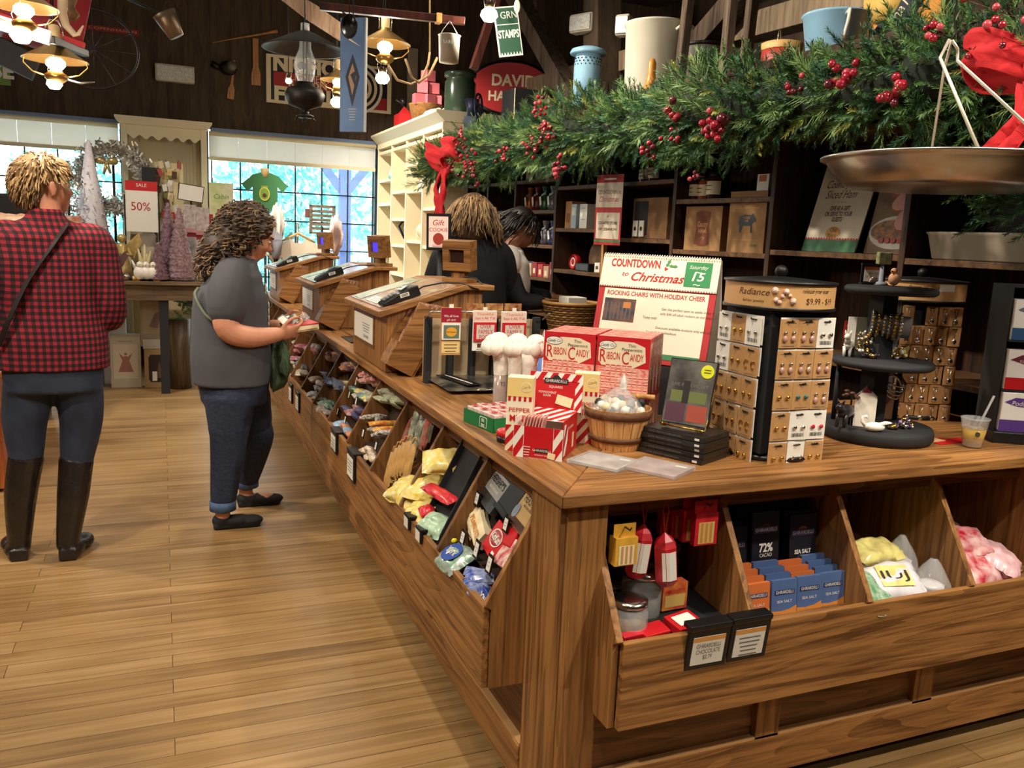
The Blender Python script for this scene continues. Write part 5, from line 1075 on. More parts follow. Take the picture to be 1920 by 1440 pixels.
# third bin: long pretzel rods / hanging bags
PRZ = [mat('rod_tan',(190,146,86),.4,noise=(30,.2)),mat('rod_grey',(120,116,96),.3,noise=(30,.4)),mat('rod_red',(180,60,50),.3,noise=(40,.4),rgb2=(190,150,130)),mat('rod_clear',(110,120,100),.2,noise=(40,.5),rgb2=(200,200,180))]
for k in range(12):
    u = (731,738,745,752,760,768,762,775,790,800,782,808)[k];v = (880,872,868,862,860,866,808,804,800,806,826,792)[k];lo = k < 6
    c = ps(u,v,.04 if lo else .06);m = PRZ[0] if lo else PRZ[(2,3,1,2,3,1)[k-6]];t = thing('candy_cane_tube' if not lo else 'pretzel_bag','%s hanging in the third bin, %s from the aisle side' % ('tan pretzel rod bag' if lo else 'clear and red candy tube',('first','second','third','fourth','fifth','sixth')[k % 6]),'candy bag',c,0,'long bags in the third bin')
    L = .13 if lo else .15;mb = MB(m);mb.M = frame(c,(.5,-.85,0),(.35,0,.94));mb.pillow((0,0,0),(.034,L,.02),m,Matrix.Rotation(.0,4,'Z'),.2,k,8);mb.obj('wrapper',t);mb = MB(PLA);mb.M = frame(c,(.5,-.85,0),(.35,0,.94));mb.tube([(-.008,L/2,0),(-.006,L/2+.02,0),(.004,L/2+.024,0),(.010,L/2+.012,0)],.003,PLA if not lo else m);mb.obj('loop',t)
# fourth to eighth bins: many small packs
def heap(nm_,lab,cat,pts,x,d,mats,seed,grp,tilt=.6):
    rr = random.Random(seed)
    for k,(u,v) in enumerate(sorted(pts,key=lambda q: -q[0])):
        c = ps(u,v,.045) + V(rr.uniform(-.004,.004),0,rr.uniform(0,.006));mb = MB(mats[k % len(mats)]);mb.pillow((0,0,0),(d[0]*1.2,d[1]*1.25,d[2]*1.3),None,TR(*c) @ RZ(rr.uniform(-.3,.3)+PI/2*rr.choice((0,1,1))) @ RX(tilt*rr.uniform(.3,1)),.2,seed+k,6)
        tag(mb.obj(nm_),'%s %s, %s from the corner' % (WN[mats[k % len(mats)].name],lab,ORD12[k]),cat,grp)
ORD12 = ['first','second','third','fourth','fifth','sixth','seventh','eighth','ninth','tenth','eleventh','twelfth']
WN = {}
def cm(k,n_,a,b_=None,s=60): WN['wrap_'+k] = n_;return mat('wrap_'+k,a,.35,noise=(s,.45),rgb2=b_ or tuple(int(255-(255-q)*.4) for q in a))
heap('candy_pack','wrapped candy on the top step of the fourth bin','candy pack',((734,735),(742,745),(725,741),(751,751),(731,752),(742,758),(718,752),(710,746)),.92,(.09,.05,.02),(cm('sage','pale green',(150,170,130),(220,220,190)),cm('olive','olive',(110,120,80),(210,200,180))),31,'green packs in the fourth bin')
heap('candy_pack','candy stick in the middle of the fourth bin','candy pack',((690,788),(700,784),(710,790),(718,796),(704,800),(714,806),(726,806),(722,818),(733,812),(712,812)),.84,(.10,.02,.02),(cm('bw','black and white',(30,28,28),(230,220,210),90),cm('redyellow','red and yellow',(190,40,40),(240,200,80),40)),32,'striped sticks in the fourth bin')
heap('candy_pack','wrapped sweet at the bottom of the fourth bin','candy pack',((684,850),(692,846),(697,856),(690,862),(702,864)),.77,(.05,.035,.025),(cm('goldbrown','gold-brown',(150,100,50),(236,226,206)),),33,'sweets in the fourth bin')
heap('candy_pack','bar on the top step of the fifth bin','candy pack',((668,692),(676,694),(684,698),(692,703),(700,709),(676,704),(685,709),(694,716),(703,721),(711,714)),.92,(.11,.022,.022),(cm('pinkstripe','pink striped',(196,70,80),(236,206,196),110),cm('redbrown','red-brown striped',(120,40,36),(226,180,160),110)),34,'striped bars in the fifth bin')
heap('candy_pack','pack on the middle step of the fifth bin','candy pack',((656,722),(662,727),(668,734),(676,736),(680,744),(672,745),(690,740),(694,750),(688,748)),.86,(.06,.045,.02),(cm('yel','yellow',(214,180,50)),cm('grey','grey',(160,160,140)),cm('grn','green',(50,140,70)),cm('blu','blue',(60,90,150))),35,'small packs in the fifth bin')
heap('candy_pack','pack on the lower step of the fifth bin','candy pack',((652,768),(662,774),(668,780),(672,768),(679,774)),.80,(.07,.04,.02),(cm('brownblue','brown and blue',(130,100,70),(60,90,170)),cm('deepred','dark red',(120,30,30))),36,'packs low in the fifth bin')
heap('candy_pack','pack at the bottom of the fifth bin','candy pack',((640,796),(648,804),(654,812),(660,818)),.76,(.06,.045,.025),(cm('orng','orange',(214,110,40)),cm('sky','sky blue',(90,150,200))),37,'packs at the bottom of the fifth bin')
heap('candy_pack','pack upright in the sixth bin','candy pack',((614,705),(620,710),(626,714),(632,720),(638,728),(643,722)),.86,(.09,.05,.02),(cm('greyblue','grey-blue',(130,130,110),(70,90,150)),cm('navyb','navy',(40,60,120))),38,'packs in the sixth bin',1.2)
heap('candy_pack','pack at the bottom of the sixth bin','candy pack',((606,752),(612,758),(618,764),(610,768),(616,776)),.78,(.08,.045,.025),(cm('forest','green',(50,96,60)),cm('brownp','brown',(110,80,60))),39,'packs low in the sixth bin')
heap('candy_pack','sweet on the top step of the seventh bin','candy pack',((614,662),(622,664),(630,666),(636,672),(644,678),(650,684),(640,686),(648,692),(656,690),(664,684),(618,672),(628,676)),.92,(.05,.035,.025),(cm('gold2','gold',(214,150,50)),cm('maroonp','maroon',(120,30,40)),cm('pinkp','pink',(206,150,140)),cm('orange2','orange',(226,120,30))),40,'sweets in the seventh bin')
heap('candy_pack','pack at the bottom of the seventh bin','candy pack',((590,740),(596,730),(586,746),(600,720),(594,712)),.78,(.07,.04,.025),(cm('tanp','tan',(150,120,90)),cm('greyp','grey',(90,80,80))),41,'packs low in the seventh bin')
heap('candy_pack','candy roll on the top step of the eighth bin','candy pack',((582,652),(588,655),(593,660),(576,654),(590,650),(596,652)),.90,(.035,.03,.03),(cm('lavender','lavender',(206,200,226)),cm('pinkrose','rose',(190,90,100))),42,'rolls in the eighth bin')
heap('candy_pack','pack low in the eighth bin','candy pack',((566,676),(560,684),(572,690),(564,700),(556,706),(570,700)),.80,(.06,.04,.03),(cm('darkp','dark',(50,40,40)),cm('creamp','cream',(190,170,140))),43,'packs low in the eighth bin')
heap('candy_pack','pack in the ninth bin beside the green jacket','candy pack',((561,642),(566,650),(556,660),(552,672),(548,682),(554,690)),.84,(.08,.035,.02),(cm('crimson','crimson',(170,30,70)),cm('tan3','tan',(150,130,90))),44,'packs in the ninth bin')
# ================================================================ GOODS ON THE DARK SHELVING
def shf(t_,s,z): return MD @ V(t_,s,z)
def sb(name,lab,cat,t0,t1,s0,s1,z0,h,m,prints=None,bevel=.002,rz=0,group=None):
    # a carton on a shelf: t along the wall, s out of it (negative = inside the unit)
    c = shf((t0+t1)/2,(s0+s1)/2,z0);w_ = t1-t0;d = s1-s0
    t = MB(m);M = TR(*c) @ RZ(DA+PI/2+rz);t.M = M;t.box(-w_/2,w_/2,-d/2,d/2,.0004,h)
    F = frame((0,d/2,h/2),(-1,0,0),(0,0,1))
    for k in (prints or []):
        if k[0] == 'p': t.panel(F,k[1],k[2],k[3],.001,k[4],k[5])
        elif k[0] == 't': t.text(F,k[1],k[2],k[3],k[4],k[5],.0018,fit=k[6],shear=k[7] if len(k) > 7 else 0,bold=.02)
        elif k[0] == 'e': t.ell(F,k[1],k[2],k[3],.0012,k[4],k[5])
        elif k[0] == 'y': t.poly(F,k[1],k[2],.0012)
    return tag(t.obj(name,bevel=bevel),lab,cat,group)
PIG = [(-.055,-.005),(-.05,.025),(-.02,.035),(.03,.033),(.045,.04),(.052,.028),(.066,.012),(.062,.002),(.05,.0),(.042,-.01),(.042,-.05),(.032,-.05),(.03,-.018),(-.025,-.018),(-.035,-.05),(-.045,-.05),(-.046,-.02)]
PGL = [(x*1.0,y) for x,y in PIG]
KRD = mat('ham_carton',(150,112,72),.8,noise=(30,.06))
def span(u0,u1,v,s): a = pd(u0,v,s).x;b = pd(u1,v,s).x;return min(a,b),max(a,b)
a,b_ = span(1287,1355,430,-.05);sb('ham_carton','kraft carton printed Country HAM on the shelf behind the calendar','carton',a,b_,-.22,-.04,1.43,.225,KRD,[('y',[(-.06,-.08),(-.05,.0),(-.06,.08),(-.02,.09),(.02,.09),(.06,.08),(.05,0),(.06,-.08),(.02,-.09),(-.02,-.09)],mat('ham_rust',(110,56,36),.7)),('t','Country',.04,KRA,0,.02,.08,.2),('t','HAM',.03,KRA,0,-.015,.06),('e',.018,.01,KRA,0,-.05)])
a,b_ = span(1368,1437,430,-.03);sb('ham_carton','taller kraft carton printed with a black pig, right of the Country HAM carton','carton',a+.0,b_,-.22,-.02,1.43,.29,KRD,[('y',PGL,BLK),('t','SMOKED\nHAM',.016,KRA,0,.012,.05),('t','fully cooked',.02,mat('green_print',(70,110,60),.6),-.05,.10,.07),('p',.17,.003,KRA,0,.065),('p',.17,.003,KRA,0,-.085),('t','HICKORY',.014,mat('green_print',None),.06,-.11,.05)])
def jarp(lab,t_,s,z,r,h,fill,lid=BLK,grp=None):
    c = shf(t_,s,z+.0004);t = thing('preserve_jar',lab,'jar',c,0,grp)
    mb = MB(mat(*fill));mb.M = TR(*c);mb.lathe([(0,0),(r*.95,0),(r,.008),(r,h*.78),(r*.8,h*.86),(0,h*.86)],None,22);mb.obj('jar',t)
    mb = MB(lid);mb.M = TR(*c);mb.lathe([(r*.84,h*.84),(r*.84,h),(0,h)],lid,22);mb.obj('lid',t)
    mb = MB(CRM);mb.M = TR(*c) @ RZ(DA+PI/2);mb.lathe([(r*1.01,h*.18),(r*1.01,h*.66)],CRM,14,None,True,PI/2-1.3,PI/2+1.3);mb.lines(frame((0,r*1.02,h*.45),(-1,0,0),(0,0,1)),r,2,BRN,0,.006,.02,.004,.002);mb.obj('label',t)
for u,r,h,lab,f in ((1306,.042,.125,'dark preserve jar with a cream label, left of the three on the high shelf',('jam_dark',(60,26,22),.2)),(1322,.040,.12,'amber preserve jar with a pinkish label, middle of the three on the high shelf',('jam_amber',(150,76,40),.2)),(1345,.050,.14,'largest preserve jar with a cream label, right of the three on the high shelf',('jam_dark',None))):
    jarp(lab,pd(u,370,-.12).x,-.12+.01*(u == 1345),1.69,r,h,f)
a,b_ = span(1433,1441,350,-.08);sb('carton','small white and orange carton beside an upright on the high shelf','carton',a-.02,b_+.03,-.16,-.06,1.69,.11,WHT,[('p',.05,.03,mat('orange_band',(206,120,60),.6),0,.035)])
# ham poster
pL = pd(1502,455,-.12);t = thing('ham_poster','poster card for Sugar or Country Spiral Sliced Ham leaning on the shelf','poster',MD @ V(pL.x,-.12,1.45))
Mp = TR(*shf(-.17,-.15,1.451)) @ RZ(DA-PI/2+PI) @ RX(0)
Mp = frame(shf(.085,-.10,1.452),MD.to_3x3() @ V(-1,0,0),MD.to_3x3() @ V(0,-.28,1))
mb = MB(mat('poster_cream',(214,202,182),.6));mb.M = Mp;mb.box(0,.30,0,.41,-.006,0);I = TR(.15,.205,0)
mb.text(I,'Sugar or\nCountry Spiral\nSliced Ham',.052,BRN,0,.10,.001,shear=.3,fit=.22);mb.text(I,'~ ~ ~',.02,REDC,0,.02,.001);mb.text(I,'GIVE AS A GIFT\nOR SERVE TO YOUR\nGUESTS',.028,BRN,0,-.035,.001,fit=.15,bold=.03);mb.ell(I,.040,.028,mat('logo_amber',(196,140,60),.6),.001,.0,-.12);mb.text(I,'Old\nStore',.026,BRN,0,-.12,.0015,fit=.05);mb.panel(I,.30,.055,mat('poster_green',(54,110,76),.6),.001,0,-.177)
for i in range(20): mb.ell(I,.006,.006,REDC,.0014,-.143+.015*i,-.148,6)
mb.obj('card',t)
Mq = frame(shf(-.235,-.13,1.452),MD.to_3x3() @ V(-1,0,0),MD.to_3x3() @ V(0,-.22,1));t = thing('ham_picture','picture board of sliced ham on a plate, leaning beside the ham poster','picture',shf(-.37,-.13,1.452))
mb = MB(mat('ham_bg',(120,88,60),.5,noise=(12,.3)));mb.M = Mq;mb.box(0,.27,0,.36,-.006,0);I = TR(.135,.18,0)
mb.ell(I,.15*.88,.07,mat('plate_w',(214,206,194),.4),.0008,-.0,-.09);mb.ell(I,.12,.05,mat('veg_dark',(46,60,50),.5,noise=(50,.6),rgb2=(196,120,50)),.0012,-.005,-.085)
HAMP = mat('ham_pink',(216,158,146),.5,noise=(20,.12));HAMB = mat('ham_brown',(160,84,44),.5)
for k,(cx,cy,rx,ry,a) in enumerate(((.02,.12,.13,.045,.35),(.04,.06,.12,.05,.45),(.055,-.02,.085,.055,.6))):
    G = I @ TR(cx,cy,0) @ Matrix.Rotation(a,4,'Z');mb.ell(G,min(rx,.105),ry,HAMB,.0016+.0008*k,0,-.008);mb.ell(G,min(rx,.105)*.95,ry*.86,HAMP,.002+.0008*k)
for k in range(6): mb.ell(I,.013,.012,mat('tomato',(170,44,34),.4),.005,-.06+.03*k,-.125,10)
mb.obj('board',t)
c = shf(-.82,-.13,1.441);t = thing('oven_dish','long ribbed white oven dish on the shelf at the right','dish',c)
mb = MB(mat('dish_white',(190,178,156),.6));mb.M = TR(*c) @ RZ(DA+PI/2)
prf = [(.0,0),(.055,0),(.06,.005),(.078,.09),(.085,.10),(.078,.103),(.072,.095),(.052,.01),(0,.01)]
vs = [];N_ = 48
for r,z in prf:
    for i in range(N_):
        a = 2*PI*i/N_;x = math.copysign(abs(math.cos(a))**.35,math.cos(a));y = math.copysign(abs(math.sin(a))**.35,math.sin(a));vs.append((x*(r+.17 if r else 0),y*r,z))
mb.add(vs,[(j*N_+i,j*N_+(i+1) % N_,(j+1)*N_+(i+1) % N_,(j+1)*N_+i) for j in range(len(prf)-1) for i in range(N_)],None,True);mb.obj('dish',t)
def plate(nm_,lab,t_,s,z,r,m,face=None,lean=.2):
    c = shf(t_,s,z+r*1.0);Mx = TR(*c) @ RZ(DA) @ RX(-PI/2+0) ;X = MD.to_3x3() @ V(-1,0,0);Y = MD.to_3x3() @ V(0,-lean,1);Fr = frame(c,X,Y)
    mb = MB(m);mb.M = Fr;mb.lathe([(0,-.006),(r*.7,-.006),(r,.006),(r*.98,.010),(r*.7,0),(0,0)],m,36)
    if face: mb.text(IDM,face,r*.5,BRN,0,0,.001);mb.poly(IDM,[(-r*.5,0),(0,-r*.5),(r*.5,0),(0,r*.5)],mat('plate_line',(100,78,56),.7),.0006);mb.poly(IDM,[(-r*.45,0),(0,-r*.45),(r*.45,0),(0,r*.45)],m,.0009)
    return tag(mb.obj(nm_),lab,'plate')
plate('platter','large dark iron platter standing behind the white oven dish',-.83,-.29,1.441,.16,mat('iron_dark',(44,44,44),.6));plate('platter','black round pan standing left of the dark platter',-.62,-.30,1.441,.14,BLKM)
plate('wooden_plate','round wooden plate with 13 in a diamond, standing on the shelf left of the poster',1.86,-.15,1.261,.115,mat('plate_wood',(120,90,62),.7,noise=(10,.15)),'13')
c = shf(2.11,-.10,1.262);t = thing('table_clock','small red round clock with a white dial on the shelf behind the workers','clock',c);Fr = frame(c+V(0,0,.05),MD.to_3x3() @ V(-1,0,0),V(0,0,1))
mb = MB(RED);mb.M = Fr;mb.lathe([(0,-.04),(.045,-.04),(.05,-.03),(.05,.0),(.044,.006),(.042,0),(0,0)],RED,28);mb.obj('case',t);mb = MB(WHT);mb.M = Fr;mb.ell(IDM,.030,.030,WHT,.002);mb.ell(IDM,.02,.02,REDC,.0026);mb.obj('dial',t)
a = .0;sb('radio','black rectangular radio with a silver front on the shelf, in front of the wooden plate','radio',1.80,1.96,-.10,-.03,1.261,.05,BLK,[('p',.14,.035,mat('radio_grey',(70,74,78),.3),0,0)])
sb('card_stand','small white card stand next to the black radio','card',1.70,1.76,-.09,-.05,1.261,.06,WHT,[('p',.03,.02,BRN,0,0)])
# bays left of the sign
sb('carton','white and blue tall carton, middle of the three cartons on the upper shelf','carton',1.985,2.05,-.14,-.03,1.531,.155,mat('carton_ice',(176,196,206),.5),[('p',.04,.05,WHT,0,.03)])
sb('carton','white tall carton, right of the three cartons on the upper shelf','carton',1.87,1.96,-.14,-.04,1.531,.155,WHT,[('p',.05,.003,GREY,0,.05),('p',.05,.003,GREY,0,-.02)])
sb('carton','tan printed carton, left of the three cartons on the upper shelf','carton',2.08,2.16,-.16,-.05,1.531,.175,KRA,[('p',.05,.06,mat('leafprint',(150,90,50),.6),0,-.02)])
sb('display_carton','large brown open display carton to the right of the hanging sign','carton',1.0,1.33,-.25,-.02,1.481,.225,BROWNM,[('p',.13,.19,BLKM,-.08,0)])
for k in range(2): sb('tea_packet','white packet with a gold seal inside the brown display carton, %s' % ('left','right')[k],'packet',1.20+.06*k,1.245+.06*k,-.018,-.008,1.49,.09,WHT,[('e',.012,.012,GOLD,0,.0)])
jarp('dark jar with an orange label above the brown display carton',1.27,-.12,1.80,.045,.12,('jam_dark',None));jarp('dark jar at the back of the shelf above the display carton',1.42,-.16,1.80,.045,.12,('jam_dark',None))
sb('carton','white carton with brown print on the top shelf behind the garland, left','carton',2.62,2.72,-.14,-.03,1.861,.12,WHT,[('p',.04,.04,BRN,0,0)]);sb('carton','cream carton on the top shelf behind the garland, right of its neighbour','carton',2.36,2.56,-.14,-.03,1.861,.12,mat('carton_grey',(150,146,138),.6),[('p',.10,.04,BRN,0,0)])
SEAS = [mat('orn_%d' % i,c,.25,.2,noise=(60,.5)) for i,c in enumerate(((170,90,40),(110,40,50),(40,80,50),(110,110,120),(60,70,110),(120,100,80)))]
def sack(lab,t_,z,k):
    c = shf(t_,-.10,z+.0005);t = thing('treat_bag',lab,'bag',c,0,'clipped treat bags');mb = MB(SEAS[k % 6]);mb.M = TR(*c);mb.lathe([(0,0),(.038,.0),(.046,.03),(.040,.075),(.018,.11),(.026,.15),(.03,.165)],None,14);mb.obj('bag',t)
    mb = MB(mat('clip_grey',(150,150,152),.3,.4));mb.M = frame(c+V(0,0,.112),MD.to_3x3() @ V(-1,0,.25),V(0,0,1));mb.box(-.03,.03,-.006,.006,.016,.024);mb.obj('clip',t)
    mb = MB(WHT);mb.M = frame(c+V(0,0,.065),MD.to_3x3() @ V(-1,0,.25),MD.to_3x3() @ V(.3,0,1));mb.box(-.010,.014,-.03,.03,.044,.047);mb.obj('gift_tag',t)
for k in range(5): sack('clipped treat bag on the upper shelf over the dark-haired worker, %s from the left' % ('first','second','third','fourth','fifth')[k],2.76-.115*k,1.651,k)
for k in range(3): sack('clipped treat bag on the shelf beside the dark-haired worker, %s from the left' % ('first','second','third')[k],2.50-.11*k,1.416,k+3)
for k,(c_,h) in enumerate((((120,150,180),.10),((206,190,160),.09),((150,40,50),.10),((180,60,60),.09),((190,150,120),.08),((130,30,40),.11))):
    sb('candle_box','%s small gift box on the low shelf beside the dark-haired worker' % ('pale blue','cream','dark red','rose red','tan','deep crimson')[k],'box',2.66-.085*k,2.73-.085*k,-.10,-.03,1.19,h,mat('gift_%d' % k,c_,.5),[('p',.03,.035,CRM,0,-.01)])
for k,t_ in enumerate((2.62,2.45)):
    mb = MB(DKF);c = shf(t_,-.12,.951);mb.M = TR(*c);mb.lathe([(0,0),(.05,0),(.06,.06),(.03,.12),(0,.13)],DKF,18);mb.tube([(-.05,0,.08),(-.04,0,.15),(.04,0,.15),(.05,0,.08)],.004);tag(mb.obj('tea_kettle'),'small dark kettle on the bottom shelf, %s' % ('left','right')[k],'kettle')
for k in range(3): sb('game_box','%s flat box standing on the higher shelf above the ham poster' % ('rust brown','grey','dark brown')[k],'box',-.42+.20*k,-.26+.20*k,-.2,-.06,1.962,.12,mat('game_%d' % k,((96,66,50),(110,106,96),(60,40,30))[k],.7))
MB_ = MB(DKE)
for k in (2,3): dpart('shelf',lambda b: b.box(UPR[k]+.014,UPR[k+1]-.014,-.35,-.003,1.938,1.962),DKE)
# hanging countdown sign
c = pd(1138,400,.10);t = thing('hanging_sign','tall red and cream Countdown to Christmas sign hanging below the garland','sign',MD @ c)
q0 = pd(1117,335,.10);q1 = pd(1166,455,.10);W_ = abs(q0.x-q1.x);
Fr = frame(MD @ V((q0.x+q1.x)/2,.10,1.635),MD.to_3x3() @ V(-1,0,0) ,V(0,0,1)) @ RY(math.radians(12));W_ = .215;H_ = .40
mb = MB(REDC);mb.M = Fr;mb.box(-W_/2,W_/2,-H_/2,H_/2,-.003,0);mb.panel(IDM,W_,.14,mat('poster_cream',None),.0008,0,.085);mb.panel(IDM,W_*.88,.15,mat('poster_cream',None),.0008,0,-.09);mb.panel(IDM,W_,.012,mat('cal_green',None),.0012,0,-.178)
mb.text(IDM,'COUNTDOWN to',.034,BRN,0,.10,.0014,fit=W_*.85);mb.text(IDM,'Christmas',.045,REDC,0,.06,.0014,shear=.3,fit=W_*.75);mb.text(IDM,'at',.02,BRN,0,-.035,.0014);mb.text(IDM,'COUNTRY STORE',.022,BRN,0,-.075,.0014,fit=W_*.72,bold=.03);mb.text(IDM,'OF LEBANON',.02,BRN,0,-.11,.0014,fit=W_*.7,bold=.03);mb.lines(IDM,W_*.5,1,WHT,0,.175,.01,.01,.001);mb.obj('card',t)
mb = MB(SIL);mb.tube([Fr @ V(0,H_/2,0),Fr @ V(.01,H_/2+.05,0),Fr @ V(0,H_/2+.2,0)],.0015);mb.obj('string',t)
mb = MB(PINE);p = shf(1.55,.02,0);mb.M = TR(p.x,p.y,0) @ RZ(DA);mb.box(-.012,.012,-.012,.012,1.0,1.50);tag(mb.obj('sign_pole'),'thin pale wooden pole below the hanging sign','pole')
# ================================================================ ANTIQUES ON TOP OF THE UNIT
ZT = 2.236
def onTop(u,v,s): p = pd(u,v,s);return MD @ V(p.x,s,ZT)
ENW = mat('enamel_white',(232,226,208),.3,noise=(6,.05));ENB = mat('enamel_blue',(150,196,226),.3,noise=(8,.08));
c = shf(1.98,-.05,ZT);t = thing('enamel_canister','tall pale blue enamel canister with a pierced domed lid','canister',c)
mb = MB(ENB);mb.M = TR(*c);mb.lathe([(0,0),(.085,0),(.085,.30),(.08,.35),(.075,.37)],ENB,32);mb.obj('body',t)
mb = MB(ENB);mb.M = TR(*c);mb.lathe([(.075,.365),(.11,.365),(.115,.375),(.105,.395),(.06,.41),(0,.415)],ENB,32);mb.obj('lid',t)
mb = MB(BLK);mb.M = TR(*c)
for r_ in range(3):
    for i in range(20): a = 2*PI*(i+.5*r_)/20;mb.ball((.084*math.cos(a),.084*math.sin(a),.30+.018*r_),(.005,.005,.005),BLK,6)
mb.obj('vent_holes',t);mb = MB(DMET);mb.M = TR(*c);mb.tube([(.06,-.06,.12),(.10,-.10,.14),(.10,-.10,.19),(.06,-.06,.21)],.006);mb.tube([(-.05,-.08,.1),(-.06,-.1,.13)],.012);mb.obj('handle',t)
c = shf(1.36,-.12,ZT);t = thing('stock_pot','huge white enamel stock pot with side handles','pot',c);mb = MB(ENW);mb.M = TR(*c);mb.lathe([(0,0),(.155,0),(.16,.01),(.175,.42),(.183,.425),(.183,.435),(.172,.435),(.155,.02)],ENW,44);mb.obj('body',t)
mb = MB(ENW);mb.M = TR(*c) @ RZ(-1.2);mb.tube([(.172,-.05,.38),(.215,-.045,.40),(.22,0,.405),(.215,.045,.40),(.172,.05,.38)],.009);mb.obj('handle',t)
c = shf(.93,-.12,ZT);t = thing('metal_can','grey galvanised can half hidden in the garland, right of the white pot','can',c);mb = MB(mat('galv',(150,148,140),.4,.4));mb.M = TR(*c);mb.lathe([(0,0),(.10,0),(.105,.24),(.112,.245),(.11,.25),(.09,.25),(.0,.255)],None,32);mb.obj('body',t);mb = MB(DMET);mb.M = TR(*c);mb.lathe([(.106,.235),(.114,.24),(.114,.252),(.1,.256)],DMET,32);mb.obj('rim',t)
mb = MB(mat('bell_orange',(206,136,52),.35));c = pd(1218,190,.12);c = MD @ V(c.x,.12,ZT);mb.M = TR(*c);mb.lathe([(.06,0),(.055,.015),(.035,.03),(.022,.09),(.022,.15),(.012,.17),(0,.172)],None,24);tag(mb.obj('bell'),'small orange bell-shaped ornament in front of the white pot','bell')
c = shf(.33,-.10,ZT);t = thing('red_tin','round red and gold tin with a wire bail, half in the garland','tin',c);mb = MB(mat('tin_red',(150,44,34),.5,noise=(30,.2)));mb.M = TR(*c);mb.lathe([(0,0),(.09,0),(.09,.13),(.0,.135)],None,32);mb.obj('body',t);mb = MB(mat('tin_goldlid',(190,150,90),.5));mb.M = TR(*c);mb.lathe([(.092,.12),(.095,.15),(.08,.155),(0,.156)],None,32);mb.obj('lid',t);mb = MB(SIL);mb.M = TR(*c);mb.tube([(-.03,0,.15),(-.025,0,.21),(-.015,0,.21),(-.01,0,.15)],.003);mb.obj('bail',t)
c = shf(-.03,-.05,ZT);t = thing('enamel_basin','wide pale blue enamel basin with a curled handle on top of the garland','basin',c);mb = MB(ENB);mb.M = TR(*c);mb.lathe([(0,0),(.10,0),(.105,.01),(.135,.185),(.142,.19),(.138,.196),(.12,.18),(.09,.012)],ENB,40);mb.obj('bowl',t);mb = MB(WHT);mb.M = TR(*c) @ RZ(-2.0);mb.tube([(.13,0,.17),(.165,.0,.18),(.16,0,.14),(.135,0,.10),(.125,0,.07)],.008);mb.obj('handle',t)
ORM = mat('sign_orange',(214,140,44),.5)
p = pd(1700,45,-.25);c = MD @ V(p.x,-.25,2.38);t = thing('advertising_sign','tilted yellow and navy advertising sign above the garland at the right','sign',c);Fr = frame(c,MD.to_3x3() @ V(-1,0,0),V(0,0,1))
mb = MB(ORM);mb.M = Fr;mb.box(-.20,.17,-.14,.12,-.01,0);mb.obj('panel',t,bevel=.002);mb = MB(mat('sign_navy',(36,40,60),.5));mb.M = Fr @ TR(-.04,.05,.012) @ Matrix.Rotation(.85,4,'Z');mb.box(-.20,.20,-.055,.055,0,.006)
for k,(s_,x) in enumerate((('MO',.10),('Sha',.0),('am',-.10))): mb.text(IDM,s_,.062,CRM,.02-.03*k+.0,0,.0066) if 0 else mb.text(TR(x,0,.0066) @ Matrix.Rotation(0,4,'Z'),s_,.062,CRM,0,0,.001)
mb.obj('lettering_band',t);mb = MB(mat('sign_yellow',(226,186,96),.5));mb.M = Fr @ TR(-.12,.14,.0);mb.lathe([(0,.0),(.10,0),(.10,.02),(0,.02)],None,30);mb.obj('round_badge',t)
c = pd(905,200,-.05);c = MD @ V(3.42,.05,ZT+.10);t = thing('coffee_grinder','blue-black iron grinder with a spoked flywheel at the left end of the shelf top','grinder',c)
IR = mat('iron_blue',(70,74,104),.4,.5);mb = MB(IR);mb.M = TR(*c) @ RZ(.5);
mb.add([],[]);mb.M = TR(*c) @ RZ(.9) @ TR(0,0,.115) @ RX(PI/2)
mb.lathe([(.085+.010*math.cos(a*PI/4),.010*math.sin(a*PI/4)) for a in range(9)],IR,36)
for i in range(5): a = i*2*PI/5;mb.tube([(0,0,0),(.045*math.cos(a+.25),.045*math.sin(a+.25),0),(.085*math.cos(a),.085*math.sin(a),0)],.006)
mb.obj('flywheel',t);mb = MB(IR);mb.M = TR(*c) @ RZ(.9);mb.box(-.04,.04,.0,.10,-.0995,.03);mb.lathe([(.0,.03),(.03,.03),(.035,.1),(.06,.16),(.0,.16)],IR,16,TR(0,.06,0));mb.obj('body',t)
sb('crate','small black wooden box with a cream edge beside the grinder','box',2.80,3.02,-.14,.04,ZT,.27,BLKM,[('p',.012,.26,CRM,.10,0)])
mb = MB(mat('mitt_cream',(206,196,176),.8));c = shf(2.38,.0,ZT);mb.M = TR(*c);
for y in (-.02,.02): mb.prism([(-.05,0),(.05,0),(.045,.10),(.02,.145),(-.02,.145),(-.045,.10)],y-.012,y+.012,None,TR(0,0,0) @ RZ(.5) @ RX(PI/2));
tag(mb.obj('wooden_pulley',bevel=.004),'cream rounded wooden pulley block left of the blue canister','pulley')
GJ = mat('jar_green',(50,66,52),.2);c = V(2.43,7.25,2.472);mb = MB(GJ);mb.M = TR(*c);mb.lathe([(0,0),(.13,0),(.135,.02),(.135,.28),(.12,.30),(.12,.32),(.14,.33),(.14,.36),(0,.37)],GJ,30);tag(mb.obj('glass_jar'),'large dark green glass jar on top of the cream bookcase','jar')
